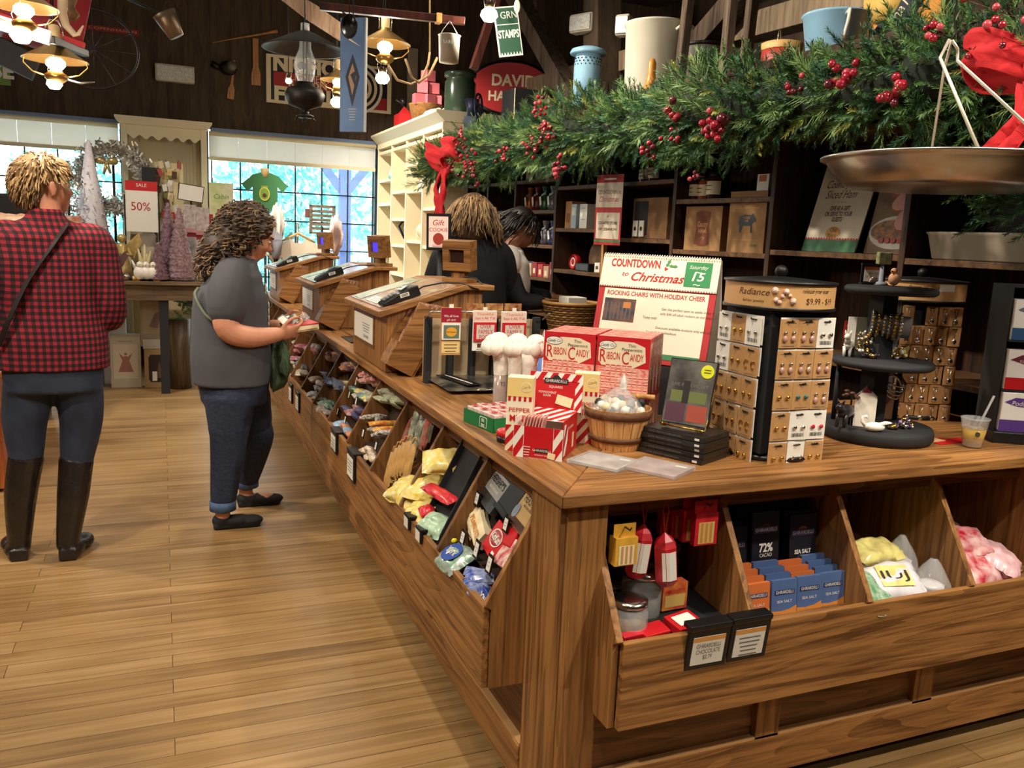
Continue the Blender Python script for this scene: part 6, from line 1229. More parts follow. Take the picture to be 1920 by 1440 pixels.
# pans, baskets and boxes on the cream bookcase
c = V(2.36,8.05,2.472);t = thing('wicker_basket','brown basket full of pink boxes on top of the cream bookcase','basket',c);mb = MB(mat('wicker_gold',(150,104,54),.7,noise=(40,.35),bump=(60,.5)));mb.M = TR(*c);mb.lathe([(0,0),(.12,0),(.16,.18),(.165,.19),(.15,.19),(.11,.01)],None,26);mb.obj('basket',t)
PNK = mat('box_pink',(214,110,120),.5,noise=(8,.15))
k_ = 0
for (x,y,z) in ((-.09,-.06,.17),(.0,-.08,.17),(.09,-.05,.17),(-.04,.05,.17),(.06,.05,.17),(-.05,-.06,.28),(.05,-.05,.28),(0,-.055,.39)):
    mb = MB(PNK);mb.M = TR(c.x+x,c.y+y,c.z+z) @ RZ(.4*math.sin(k_*2.1));mb.cbox((0,0,.052),(.10,.10,.10));tag(mb.obj('gift_box',bevel=.003),'pink gift box in the basket on the bookcase, %s' % ('front left','front centre','front right','back left','back right','second tier left','second tier right','topmost')[k_],'box','pink boxes in the basket');k_ += 1
mb = MB(mat('bright_red',(206,40,44),.5));mb.box(2.28,2.42,8.72,8.95,2.472,2.66);mb.add([(2.279,8.75,2.66),(2.421,8.75,2.66),(2.35,8.80,2.74)],[(0,1,2)]);tag(mb.obj('coffee_box'),'bright red box at the far end on top of the cream bookcase','box')
c = V(2.35,8.84,2.66);mb = MB(DKF);mb.M = TR(*c);mb.tube([(0,0,0),(.0,0,.10),(-.08,0,.14)],.01);mb.ball((0,0,.13),.035,DKF,12);tag(mb.obj('grinder_crank'),'black crank handle on top of the bright red box','crank')
mb = MB(mat('cloth_white',(224,214,200),.8));c = V(2.34,7.62,2.473);mb.M = TR(*c);mb.pillow((0,0,.05),(.16,.3,.09),None,RZ(.2),.3,4,10);tag(mb.obj('folded_cloth'),'folded white cloth on the bookcase between the basket and the green jar','cloth')
# things inside the cream bookcase
def wb(lab,col,z,d,m,n=1,name='bookcase_item',cat='ornament',dx=.10,dy=0):
    y = (WC[col]+WC[col+1])/2+dy;mb = MB(m);mb.box(2.22+dx,2.22+dx+d[0],y-d[1]/2,y+d[1]/2,z+.0005,z+d[2]);return tag(mb.obj(name,bevel=.004),lab,cat)
for k,(c_,h) in enumerate((((60,60,60),.26),((220,170,60),.24),((190,50,50),.25))): wb('%s book standing in the second column of the cream bookcase' % ('dark grey','yellow','red')[k],2,1.60,(.16,.03,h),mat('book_%d' % k,c_,.5),name='book',cat='book',dy=-.12+.05*k)
for lab,col,z,r,m in (('white and green flower ornament high in the farthest column of the bookcase',3,2.0,.11,WF),('gold and white duck ornament high in the second nearest column',1,2.10,.10,YF_),('cream plush ornament in the second nearest column',1,1.39,.13,mat('plush_cream',(230,214,186),.9)),('white swan ornament in the second nearest column, upper half',1,1.861,.10,WF)):
    y = (WC[col]+WC[col+1])/2;mb = MB(m);
    if z in (2.0,2.10): MB(CREAM).box(WX+.01,2.73,WC[col]+.03,WC[col+1],z-.02,z).obj('shelf',wh)
    mb.ball((2.36,y,z+r*.7),(r,r*1.1,r*.7),m,14);mb.ball((2.33,y-.05,z+r*1.2),r*.5,m,12);mb.ball((2.30,y+.07,z+r*.35),(r*.4,r*.5,r*.33),LEAF[2] if col == 3 else m,10);tag(mb.obj('bookcase_ornament'),lab,'ornament')
mb = MB(BLK);y = (WC[2]+WC[3])/2;mb.ball((2.36,y,1.43),(.08,.12,.09),BLK,14);mb.tube([(2.3,y+.1,1.40),(2.26,y+.18,1.52),(2.3,y+.1,1.6)],.012);mb.ball((2.30,y-.05,1.5),(.05,.05,.04),WHT,10);tag(mb.obj('black_telephone'),'black and white object with a cord in the third column of the bookcase','ornament')
mb = MB(RED);y = (WC[0]+WC[1])/2;mb.box(2.24,2.4,y-.2,y+.1,1.35,1.42);tag(mb.obj('red_box'),'flat red box in the nearest column of the bookcase','box')
mb = MB(mat('book_white',(230,230,226),.6));mb.box(2.26,2.42,y-.06,y-.02,1.69,1.90);mb.box(2.26,2.42,y-.01,y+.02,1.69,1.93,mat('book_blue',(60,80,120),.5));mb.box(2.24,2.42,y-.12,y-.08,1.69,1.76,mat('sign_yellow',None));tag(mb.obj('book'),'white, blue and yellow books on the shelf of the nearest bookcase column','book')
# books on audio side sign
t = thing('audio_rack','rack topped with a cream Books-On-Audio sign at the end of the bookcase','rack',(2.47,6.85,0));MB(DKE).box(2.22,2.74,6.78,6.97,0,1.52).obj('rack_body',t)
mb = MB(CRM).box(2.20,2.76,6.76,6.78,1.52,1.63);mb.text(frame((2.48,6.76,1.575),(1,0,0),(0,0,1)),'Books-On-Audio',.07,INK,0,0,fit=.5,bold=.02);mb.obj('sign',t)
for k in range(8):
    mb = MB(mat('audio_%d' % (k % 4),((60,80,60),(140,50,50),(40,50,80),(180,170,150))[k % 4],.5));mb.box(2.24+.062*k,2.295+.062*k,6.80,6.96,1.521 if 0 else 1.525,1.526+.0) if 0 else mb.box(2.235+.062*k,2.29+.062*k,6.755,6.779,1.28,1.48);tag(mb.obj('audiobook'),'audiobook case below the Books-On-Audio sign, %s from the left' % ('first','second','third','fourth','fifth','sixth','seventh','eighth')[k],'audiobook','audiobooks on the rack')
# ================================================================ GARLAND
def needle_sprig(rr,L,nl,n,droop):
    vs = [];fs = [];
    for i in range(n):
        f = (i+.5)/n;a = rr.uniform(0,2*PI);base = V(0,0,f*L);d = V(math.cos(a),math.sin(a),.9+rr.random()*.5).normalized();l = nl*rr.uniform(.7,1.15)*(1-.35*f);sd = V(-math.sin(a),math.cos(a),0)*.0011;k = len(vs)
        vs += [base-sd,base+sd,base+d*l*.6+sd,base+d*l,base+d*l*.6-sd];fs.append((k,k+1,k+2,k+3,k+4))
    k = len(vs);vs += [V(.002,0,0),V(-.001,.0017,0),V(-.001,-.0017,0),V(0,0,L)];fs += [(k,k+1,k+3),(k+1,k+2,k+3),(k+2,k,k+3)]
    return vs,fs
NG = [mat('needle_%d' % i,c,.5) for i,c in enumerate(((50,90,48),(88,128,68),(120,152,88),(160,168,80),(70,112,82)))]
rr = random.Random(12);SPR = [needle_sprig(rr,L,nl,n,0) for L,nl,n in ((.09,.028,70),(.10,.026,80),(.11,.075,50),(.08,.022,80),(.10,.030,70))]
def garland_pts(gm,n,lo,hi,seed,cz,rz_,rs,fn=None):
    rr = random.Random(seed)
    for i in range(n):
        t_ = rr.uniform(lo,hi);a = rr.uniform(0,2*PI);q = rr.random()**.5
        k = 1-.13*max(0,t_-2.2)+.25*math.sin(t_*5.1)+.18*mnoise.noise(V(t_*2.3,seed,0));R1 = rz_*k;R2 = rs*k
        s_ = .30+R2*q*math.cos(a);z = cz(t_)+R1*q*math.sin(a)
        out = V(rr.gauss(0,.7),math.cos(a)+.45,math.sin(a)+.15+rr.gauss(0,.5));ov = (MD.to_3x3() @ out).normalized()
        P = MD @ V(t_,s_,z);kind = rr.choices(range(5),(4,4,1.3,2,4))[0];vs,fs = SPR[kind]
        Q = TR(*P) @ ov.to_track_quat('Z','Y').to_matrix().to_4x4() @ RZ(rr.uniform(0,6.28)) @ Matrix.Scale(rr.uniform(.8,1.25),4)
        m = NG[2 if kind == 2 else rr.choices((0,1,4,3,2),(4,4,4,.7,1.2))[0]]
        gm.add(vs,fs,m,False,Q)
gz = lambda t_: 2.055-.015*(t_ < 1)-.035*max(0,t_-1.9)
g = thing('evergreen_garland','thick evergreen garland with red berries hung along the top of the dark shelving','garland',shf(1.3,.3,2.05))
gm = MB(NG[0]);garland_pts(gm,3600,-1.95,3.85,3,gz,.165,.13);gm.obj('greenery',g)
mb = MB(mat('garland_core',(24,34,22),.9));mb.tube([MD @ V(x,.30,gz(x)+.02*math.sin(x*4)) for x in np.linspace(-1.95,3.85,40)],.085,None,8);mb.obj('core',g)
BR = [mat('berry_red',(150,22,40),.2,coat=.6),mat('berry_dark',(90,20,34),.25,coat=.5),mat('berry_pink',(190,70,80),.2,coat=.6)]
def berries(u,v,n,r,spread,seed,s=.50):
    p = pd(u,v,s);rr = random.Random(seed);mb = MB(BR[0])
    for i in range(n): q = MD @ V(p.x+rr.gauss(0,spread),s+rr.gauss(0,.015),p.z+rr.gauss(0,spread));mb.ball(q,r*rr.uniform(.8,1.15),BR[rr.choice((0,0,1,2))],10);mb.tube([q,MD @ V(p.x,s-.04,p.z)],.0012,BRN,3)
    mb.obj('berry_cluster',g)
for i,(u,v,n,r,sp) in enumerate(((1025,248,26,.012,.035),(998,272,16,.012,.028),(1047,312,16,.014,.025),(1010,198,12,.012,.03),(1268,215,7,.018,.03),(1332,243,9,.018,.03),(1348,235,6,.02,.02),(1215,280,8,.012,.03),(1578,138,12,.017,.026),(1672,178,10,.016,.024),(1262,258,8,.012,.03),(850,305,30,.013,.06),(880,315,24,.013,.05),(862,262,18,.012,.05),(940,285,10,.012,.04),(1308,330,5,.011,.02),(1480,165,6,.012,.02),(1862,20,10,.012,.05),(1760,60,6,.012,.03))): berries(u,v,n,r,sp,i)
# ribbon bows
FEL = mat('felt_red',(196,26,34),.8,bump=(40,.3))
def ribbon_strip(mb,pts,w0,w1,up,ripple=0,n=16):
    P = [V(*p) for p in pts];vs = [];m_ = n
    for i in range(m_+1):
        f = i/m_*(len(P)-1);k = min(int(f),len(P)-2);q = f-k;a = P[max(k-1,0)];b = P[k];c = P[k+1];d = P[min(k+2,len(P)-1)]
        p = ((b*2)+(c-a)*q+(a*2-b*5+c*4-d)*q*q+(b*3-a-c*3+d)*q**3)*.5;w_ = w0+(w1-w0)*i/m_
        for j in range(7): e = (j/6-.5)*w_;vs.append(p+V(*up)*e+MD.to_3x3() @ V(0,math.sin(j*1.9+i*.7)*ripple,0))
    fs = [(i*7+j,i*7+j+1,(i+1)*7+j+1,(i+1)*7+j) for i in range(m_) for j in range(6)]
    mb.add(vs,fs,None,True)
def bow(name_l,cu,cv,s,k,tails):
    c = pd(cu,cv,s);O_ = MD @ c;t = thing('ribbon_bow',name_l,'bow',O_);W3 = MD.to_3x3();L = lambda x,y,z: O_ + W3 @ (V(x,y,z)*k)
    for sg in (1,-1):
        mb = MB(FEL);ribbon_strip(mb,[L(0,0,0),L(sg*.10,.07,.05),L(sg*.20,.05,.06),L(sg*.17,-.02,.0),L(0,-.01,-.01)],.10*k,.12*k,(0,0,1),.012);mb.obj('loop',t,solid=.004)
    for pts,w0,w1 in tails:
        mb = MB(FEL);ribbon_strip(mb,[L(*p) for p in pts],w0*k,w1*k,tuple(W3 @ V(-.9,0,.2)),.018);mb.obj('tail',t,solid=.004)
    mb = MB(FEL);mb.M = TR(*O_);mb.ball((0,0,0),(.035*k,.045*k,.055*k),FEL,14);mb.obj('knot',t)
bow('large red felt bow with long tails at the right end of the garland',1948,120,.44,1.0,(([(.0,0,-.02),(-.03,.05,-.12),(.03,.06,-.22),(.07,.05,-.32)],.10,.16),([(-.02,0,-.02),(-.10,.04,-.14),(-.13,.05,-.30)],.12,.18)))
bow('red ribbon bow with curling tails at the far left end of the garland',836,300,.48,1.2,(([(0,0,-.02),(.06,.03,-.16),(.0,.04,-.30),(.07,.03,-.42)],.05,.05),([(0,0,-.02),(-.06,.03,-.15),(-.03,.04,-.28),(-.12,.03,-.38)],.07,.10)))
# greenery sprig hanging at the right edge behind the pan
gs = MB(NG[0]);rr = random.Random(8);p0 = pd(1905,350,.35)
for i in range(60):
    P = MD @ V(p0.x+rr.gauss(0,.05)-.03,.35+rr.gauss(0,.04),p0.z+rr.gauss(.0,.07));vs,fs = SPR[rr.choice((0,1,3,4))];ov = (MD.to_3x3() @ V(rr.uniform(0,1.2),.4,rr.uniform(-.8,.3))).normalized();gs.add(vs,fs,NG[rr.choice((0,1,4))],False,TR(*P) @ ov.to_track_quat('Z','Y').to_matrix().to_4x4())
tag(gs.obj('evergreen_sprig'),'evergreen sprig hanging down at the right edge below the pan','greenery')
# ================================================================ HANGING SCALE PAN
PANM = mat('aluminium',(190,184,176),.28,.95,noise=(40,.06));yp = 1.72
a = py(1600,300,yp);b_ = py(1925,312,yp);c = V((a.x+b_.x)/2,yp+.0,(a.z+b_.z)/2);R_ = (b_-a).length/2
t = thing('scale_pan','large round aluminium scale pan hanging from wires at the right','scale pan',(c.x,c.y,c.z-.065));mb = MB(PANM);mb.M = TR(*c)
mb.lathe([(0,-.068),(R_*.72,-.068),(R_*.80,-.06),(R_*.94,-.008),(R_*.955,0),(R_,.002),(R_,.008),(R_*.95,.008),(R_*.93,0),(R_*.79,-.055),(R_*.7,-.063),(0,-.063)],PANM,64);mb.obj('pan',t)
hk = py(1785,75,yp+.05);mb = MB(mat('rod_pale',(196,188,168),.4,.5))
mb.tube([hk+V(-.01,0,0),hk+V(-.035,0,-.05),(c.x-.09,c.y-R_*.95*.6,c.z+.006)],.0045);mb.tube([hk,hk+V(.025,0,-.02),hk+V(.03,0,-.05),(c.x+.02,c.y-R_*.97,c.z+.0)],.0045);mb.tube([hk,hk+V(.04,.05,-.06),(c.x+R_*.6,c.y+R_*.7,c.z+.004)],.004);mb.obj('hanger_rods',t)
mb = MB(DMET);mb.tube([hk+V(0,0,.0),hk+V(.012,0,.02),hk+V(0,0,.05),hk+V(0,0,2.1)],.003);mb.obj('hook',t);mb = MB(SIL);mb.tube([(c.x-.03,c.y-R_*.98,c.z+.03),(c.x-.05,c.y-R_*1.0,c.z+.0)],.002);mb.cbox((c.x+.02,c.y-R_*1.0,c.z+.002),(.04,.01,.004));mb.obj('clip',t)
# ================================================================ THINGS HANGING OVERHEAD
BRS = mat('brass',(176,140,84),.3,.9);SMK = mat('smoked_metal',(60,50,42),.35,.8)
def at(u,v,y): return py(u,v,y)
def hanging_lamp(lab,u,v,y,k,bulb=True,shade=BRS,globe=0,bpow=14):
    # wide conical shade, frame arms, oil font and a small glowing chimney lamp below
    p = at(u,v,y);t = thing('oil_lamp',lab,'lamp',p);T = TR(*p) @ Matrix.Scale(k,4)
    mb = MB(shade);mb.M = T;mb.lathe([(.03,.10),(.035,.085),(.17,.0),(.175,-.004),(.168,-.002),(.032,.08)],shade,36);mb.obj('shade',t)
    mb = MB(BRS);mb.M = T;mb.lathe([(.028,.09),(.030,.18),(.02,.19),(0,.19)],mat('mantle_cream',(222,190,140),.5),18);mb.tube([(-.04,0,.09),(-.045,0,.17),(-.02,0,.215),(.02,0,.215),(.045,0,.17),(.04,0,.09)],.005,SIL);mb.obj('smoke_bell',t)
    mb = MB(BRS);mb.M = T
    mb.lathe([(0,-.13),(.03,-.13),(.06,-.105),(.062,-.085),(.04,-.07),(.03,-.055),(0,-.055)],BRS,26);mb.obj('font',t)
    for s_ in (-1,1): mb = MB(BRS);mb.M = T;mb.tube([(s_*.16,0,.0),(s_*.165,0,-.03),(s_*.12,0,-.075),(s_*.06,0,-.09)],.004,BRS);mb.obj('arm',t)
    if bulb:
        mb = MB(BULB);mb.M = T;mb.lathe([(0,-.056),(.035,-.05),(.052,-.03),(.050,-.008),(.03,.01),(0,.014)],BULB,22);mb.obj('bulb',t);point((p.x,p.y-.0,p.z-.03*k),bpow,.05)
    mb = MB(BLK);mb.tube([p+V(0,0,.2*k),p+V(0,0,.2*k+2.2)],.003,BLK);mb.obj('cord',t)
    return t
def bare(lab,u,v,y,r,pw=10):
    p = at(u,v,y);t = thing('light_bulb',lab,'light bulb',p);mb = MB(BULB);mb.M = TR(*p);mb.lathe([(0,-r*.75),(r*.6,-r*.65),(r,-r*.1),(r*.85,r*.4),(r*.4,r*.8),(0,r*.8)],BULB,22);mb.obj('globe',t)
    mb = MB(SMK);mb.M = TR(*p);mb.lathe([(0,r*.78),(r*.45,r*.78),(r*.35,r*1.8),(0,r*1.8)],SMK,16);mb.tube([(-r*.5,0,r*.7),(-r*.75,0,r*1.8),(-r*.3,0,r*2.8)],r*.06,SIL);mb.tube([(r*.5,0,r*.7),(r*.75,0,r*1.8),(r*.3,0,r*2.8)],r*.06,SIL);mb.obj('socket',t);mb = MB(BLK);mb.tube([p+V(0,0,r*1.8),p+V(0,0,2.2)],.003,BLK);mb.obj('cord',t);point(tuple(p+V(0,0,-r*.9)),pw,r)
hanging_lamp('brass oil lamp with a glowing globe hanging right of the blue board',722,82,4.6,.78)
hanging_lamp('small brass oil lamp glowing between the big dark lamp and the blue board',634,150,6.0,.70,bpow=10)
hanging_lamp('brass oil lamp with a glowing globe hanging at the left, under the track rail',104,112,4.0,.70)
hanging_lamp('brass oil lamp cut by the top left corner of the view',44,12,3.4,.62)
for u,v,y,r,lab in ((717,147,4.6,.038,'bare glowing bulb hanging below the lamp right of the blue board'),(631,192,6.0,.042,'bare glowing bulb hanging just left of the blue board'),(102,157,4.0,.030,'bare glowing bulb hanging below the left lamp'),(40,66,3.4,.036,'bare glowing bulb in the top left corner'),(917,28,4.0,.042,'bare glowing bulb left of the green stamps sign'),(541,152,6.2,.022,'tiny bulb glowing in front of the target sign')): bare(lab,u,v,y,r,16)
# big dark oil lamp
p = at(572,92,4.5);t = thing('oil_lamp','large dark oil lamp with a wide flat shade and clear chimney','lamp',p);T = TR(*p)
OLD = mat('old_iron',(40,36,32),.5,.6,noise=(30,.4))
mb = MB(OLD);mb.M = T;mb.lathe([(.02,.085),(.05,.075),(.205,.0),(.21,-.006),(.2,-.004),(.045,.065)],OLD,44);mb.obj('shade',t)
mb = MB(PLA);mb.M = T;mb.lathe([(.03,-.17),(.05,-.12),(.055,-.06),(.03,.0),(.028,.05)],PLA,26);mb.obj('chimney',t)
mb = MB(OLD);mb.M = T;mb.lathe([(0,-.33),(.04,-.33),(.045,-.32),(.02,-.31),(.02,-.29),(.08,-.27),(.10,-.22),(.085,-.19),(.05,-.18),(.045,-.16),(0,-.16)],OLD,34);
for i in range(4): a = i*PI/2;mb.tube([(.03*math.cos(a),.03*math.sin(a),-.32),(.05*math.cos(a),.05*math.sin(a),-.345)],.005)
mb.obj('font',t)
for s_ in (-1,1): mb = MB(OLD);mb.M = T;mb.tube([(s_*.05,0,-.25),(s_*.13,0,-.15),(s_*.17,0,-.03)],.004) if 0 else mb.tube([(s_*.01,s_*.02,-.2),(s_*.012,s_*.02,.12)],.003);mb.obj('rod',t)
mb = MB(BLK);mb.tube([p+V(0,0,.11),p+V(0,0,2.2)],.004,BLK);mb.obj('cord',t);mb = MB(WHT);mb.M = T;mb.lathe([(0,.085),(.022,.085),(.022,.12),(0,.12)],mat('insulator',(200,200,200),.2),18);mb.obj('insulator',t)
# wall signs (on the window wall)
def wall_sign(name,lab,u0,v0,u1,v1,m,fn,y=9.36):
    a = at(u0,v0,y);b = at(u1,v1,y);w_ = abs(b.x-a.x);h = abs(a.z-b.z);c = V((a.x+b.x)/2,y,(a.z+b.z)/2);t = thing(name,lab,'sign',c);mb = MB(m);mb.M = frame(c,(1,0,0),(0,0,1));mb.box(-w_/2,w_/2,-h/2,h/2,-.02,0);fn(mb,w_,h);mb.obj('sign_board',t);return t
def tgt(mb,w_,h):
    mb.panel(IDM,w_*.93,h*.88,BLK,.002);mb.panel(IDM,w_*.45,h*.30,mat('sign_red',(176,36,40),.5),.003,-w_*.22,.0)
    mb.panel(IDM,w_*.30,h*.26,mat('sign_red',None),.003,w_*.31,-h*.31)
    for r_,m_ in ((.27,WHT),(.24,BLK),(.21,CRM),(.18,BLK),(.15,CRM),(.115,BLK),(.085,CRM)): mb.ell(IDM,r_,r_,m_,.004+(.3-r_)*.01,w_*.22,0,40)
    mb.text(IDM,'NICHO',.20,CRM,-w_*.20,h*.31,.004,bold=.05,fit=w_*.50);mb.text(IDM,'ALIGNMENT',.10,CRM,-w_*.18,h*.07,.006,fit=w_*.36);mb.text(IDM,'RATION',.09,CRM,-w_*.18,-h*.07,.006,bold=.03,fit=w_*.30);mb.text(IDM,'FR   LI',.20,CRM,-w_*.22,-h*.32,.004,bold=.05,fit=w_*.44);mb.text(IDM,'ON\nCK',.07,INK,w_*.22,0,.0075)
wall_sign('metal_sign','framed black, red and cream sign with a target of rings on the far wall',499,100,733,214,CRM,tgt)
wall_sign('metal_sign','small dark red sign reading COPENHAGEN on the far wall',160,44,262,68,mat('sign_oldred',(112,24,28),.6),lambda mb,w_,h: (mb.panel(IDM,w_*.97,h*.84,mat('sign_oldred2',(140,30,34),.6),.001),mb.text(IDM,'COPENHAGEN',h*.6,mat('sign_gilt',(196,160,110),.5),0,0,.002,fit=w_*.88)))
a = at(2,130,8.9);t = wall_sign('metal_sign','green sign with a white letter E at the left edge',-22,106,20,160,mat('sign_green',(110,150,70),.6),lambda mb,w_,h: mb.text(IDM,'SE',h*.8,WHT,w_*.14,0,.002,bold=.04),9.0)
def davis():
    c = dw(958,165,-.75);t = thing('metal_sign','oval red and black advertising sign behind the grinder','sign',c);mb = MB(BLK);mb.M = frame(c,(.93,-.36,0),(0,0,1));mb.lathe([(0,-.02),(.40,-.02),(.40,0),(0,0)],BLK,48,None,True,0,2*PI,.62);mb.ell(IDM,.37,.225,mat('sign_red',None),.002,n=48);mb.text(IDM,'DAVID',.14,CRM,0.02,.06,.004,bold=.03,fit=.40);mb.text(IDM,'HA',.12,CRM,-.13,-.08,.004,bold=.03,fit=.16);mb.obj('sign_board',t);mb = MB(DMET);mb.tube([c+V(.1,-.03,.22),c+V(.1,-.03,1.6)],.004);mb.obj('chain',t)
davis()
p = at(661,140,4.0);t = thing('game_board','tall blue hanging board painted with a fish-shaped diamond','board',p);Fr = frame(p,(.80,-.60,0),(0,0,1))
mb = MB(mat('board_blue',(96,128,176),.6,noise=(10,.12)));mb.M = Fr;mb.box(-.062,.058,-.25,.245,-.016,0);mb.box(.058,.064,-.25,.245,-.017,.001,mat('board_edge',(190,190,186),.6))
mb.poly(IDM,[(-.035,-.01),(0,.09),(.035,-.01),(0,-.14)],mat('fish_navy',(40,44,64),.6),.001);mb.poly(IDM,[(-.02,-.01),(0,.05),(.02,-.01),(0,-.09)],mat('fish_tan',(176,140,110),.6),.0016);mb.poly(IDM,[(-.01,.0),(.02,.02),(.012,-.05)],mat('fish_navy',None),.002);mb.poly(IDM,[(-.02,.15),(.04,.12),(-.02,.16),(.04,.17)][:3],CRM,.001);mb.lines(IDM,.04,5,CRM,0,-.15,.012,.002);mb.obj('board',t)
mb = MB(BLK);mb.tube([p+V(0,0,.245),p+V(0,0,2.2)],.003);mb.obj('cord',t)
c = at(655,50,3.9);mb = MB(mat('skillet_black',(22,20,20),.25));mb.M = TR(*c) @ RZ(-.3) @ RX(1.4) @ Matrix.Scale(.62,4);mb.lathe([(0,-.02),(.05,-.02),(.06,.01),(.055,.012),(.046,-.012),(0,-.012)],None,28,None,True,0,2*PI,1.5);mb.tube([(-.02,.08,0),(-.05,.10,.0),(-.06,.13,0)],.006);mb.M = IDM;mb.tube([c+V(0,0,.03),c+V(0,0,2.5)],.002);tag(mb.obj('iron_skillet'),'small black cast iron pan hanging at the top of the blue board','pan')
PIPE = wood('pipe_red',(44,20,16),(78,38,30),'z',fine=20,rough=.4)
timber(at(600,12,4.3),at(872,40,4.1),.035,'long dark red pole hanging across the top of the view',PIPE,'wooden_pole','pole')
mb = MB(mat('brass_band',(190,140,80),.4,.4));q = at(822,35,4.13);mb.M = TR(*q);mb.box(-.012,.012,-.022,.022,-.022,.022);tag(mb.obj('pole_band'),'tan wrapped band near the end of the red pole','band')
OARW = wood('oar_wood',(120,90,70),(180,150,124),'z',fine=14,rough=.6)
a = at(520,-20,4.8);b_ = at(650,68,4.8);mb = MB(OARW);mb.M = frame(a,(b_-a).cross(V(0,1,0)),b_-a);L = (b_-a).length;mb.prism([(-.03,0),(.03,0),(.045,L*.5),(.04,L),(-.04,L),(-.045,L*.5)],-.012,.012);tag(mb.obj('oar_blade',bevel=.004),'pinkish wooden oar blade slanting down behind the big dark lamp','oar')
c = at(842,92,4.1);t = thing('metal_pail','white painted lard pail with faded letters hanging from the red pole','pail',c);mb = MB(mat('pail_white',(206,198,180),.5,noise=(12,.12)));mb.M = TR(*c);mb.lathe([(0,-.062),(.047,-.062),(.052,.058),(.056,.062),(.05,.064),(0,.06)],None,30);mb.text(frame((0,-.05,0),(1,0,0),(0,0,1)),'LARD',.022,mat('faded',(120,120,116),.6),-.02,.02,.004);mb.obj('pail',t);mb = MB(SIL);mb.M = TR(*c);mb.tube([(-.05,0,.055),(-.03,0,.09),(0,0,.13),(.03,0,.09),(.05,0,.055)],.002);mb.obj('bail',t)
mb = MB(mat('rope',(160,130,92),.9));pts = [(728,122),(745,150),(770,158),(790,150),(803,120),(806,98)];mb.tube([at(u,v,4.4) for u,v in pts],.006);mb.tube([at(u,v,4.3) for u,v in ((760,110),(772,145),(785,155),(805,140),(820,108))],.006);mb.tube([at(806,98,4.4),at(806,-200,4.4)],.004);tag(mb.obj('rope'),'swagged pale rope hanging between the oil lamp and the white pail','rope')
timber(at(934,-10,5.2),at(888,130,5.2),.05,'reddish brown stick slanting down left of the green stamps sign',PIPE,'wooden_stick','stick')
c = at(953,57,4.4);t = thing('metal_sign','white and green hanging sign reading GREEN STAMPS','sign',c);mb = MB(mat('stamp_green',(40,84,64),.5));mb.M = frame(c,(.95,-.1,.18),(0,0,1));mb.box(-.066,.066,-.13,.12,-.01,0,WHT);mb.panel(IDM,.12,.235,mat('stamp_green',None),.001,0,-.005);mb.text(IDM,'GRN',.05,WHT,.012,.075,.002,fit=.09);mb.text(IDM,'STAMPS',.055,WHT,0,-.02,.002,fit=.115,bold=.03)
for i in range(7): mb.poly(IDM,[(-.06+.017*i,-.13),(-.043+.017*i,-.13),(-.052+.017*i,-.108)],WHT,.002)
mb.panel(IDM,.12,.004,WHT,.002,0,.03);mb.obj('sign_board',t);mb = MB(WHT);mb.M = TR(c.x+.02,c.y-.06,c.z+.11);mb.ball((0,0,0),(.018,.005,.035),WHT,12);mb.tube([(0,0,.03),(0,0,.3)],.002,WHT);mb.obj('hang_tag',t)
# emergency light heads, galvanised duct
EML = mat('lens_grey',(206,206,200),.25,noise=(60,.2))
def elight(lab,c,r,w_,h,d):
    t = thing('emergency_light',lab,'emergency light',c);mb = MB(mat('housing_ivory',(206,196,176),.5));mb.M = TR(*c) @ RZ(r);mb.box(-w_/2,w_/2,0,d,-h/2,h/2);mb.obj('housing',t,bevel=.012);mb = MB(EML);mb.M = TR(*c) @ RZ(r);mb.box(-w_*.46,w_*.46,-.012,0,-h*.42,h*.40);mb.obj('lens',t,bevel=.008)
elight('ivory emergency light on the thick post, left of two',dw(1088,42,-.44),-1.1,.20,.13,.09);elight('ivory emergency light on the thick post, right of two',dw(1166,46,-.5),-.9,.10,.14,.08);elight('flat grey emergency light on the far dark wall',at(328,137,9.28),0,.36,.16,.1)
a = dw(1130,-60,-1.2);mb = MB(mat('duct',(84,70,60),.35,.5));q = [dw(u,v,-1.2) for u,v in ((1190,70),(1300,0),(1262,35),(1150,110))];mb.box(3.35,3.9,1.0,6.5,3.4,3.9);
for y in (2,3,4,5): mb.box(3.34,3.91,y-.02,y+.02,3.39,3.91)
struct(mb,'trim_3')
# antiques over the left
TRK = mat('track_white',(206,210,220),.4)
t = timber(at(-10,40,3.6),at(95,72,3.6),.045,'white lighting track rail crossing the top left corner',TRK,'track_rail','rail');timber(at(95,74,3.8),at(160,100,4.4),.03,'dark bar continuing the white track rail to the right',DMET,'track_rail','rail')
RD = mat('wagon_red',(130,20,28),.5);c = at(55,30,4.6);mb = MB(RD);mb.M = TR(*c) @ RZ(.2) @ RY(.22);mb.box(-.35,.22,-.1,.35,-.07,.24);mb.box(-.36,.23,-.11,-.1,-.09,-.05,mat('wagon_pale',(206,60,60),.5));tag(mb.obj('wagon_box',bevel=.01),'dark red wooden wagon box hanging in the top left corner','wagon box')
HN = mat('horn_ivory',(222,196,160),.4)
pts = [at(u,v,3.9) for u,v in ((118,-8),(117,25),(124,48),(140,65),(147,64),(156,48))];mb = MB(HN);mb.tube([pts[0]*(1-q)+pts[1]*q for q in (0,.5)]+pts[1:],[.018,.018,.017,.015,.012,.008,.003],None,10);tag(mb.obj('ivory_hook'),'curved ivory-coloured wooden hook hanging near the top left','hook')
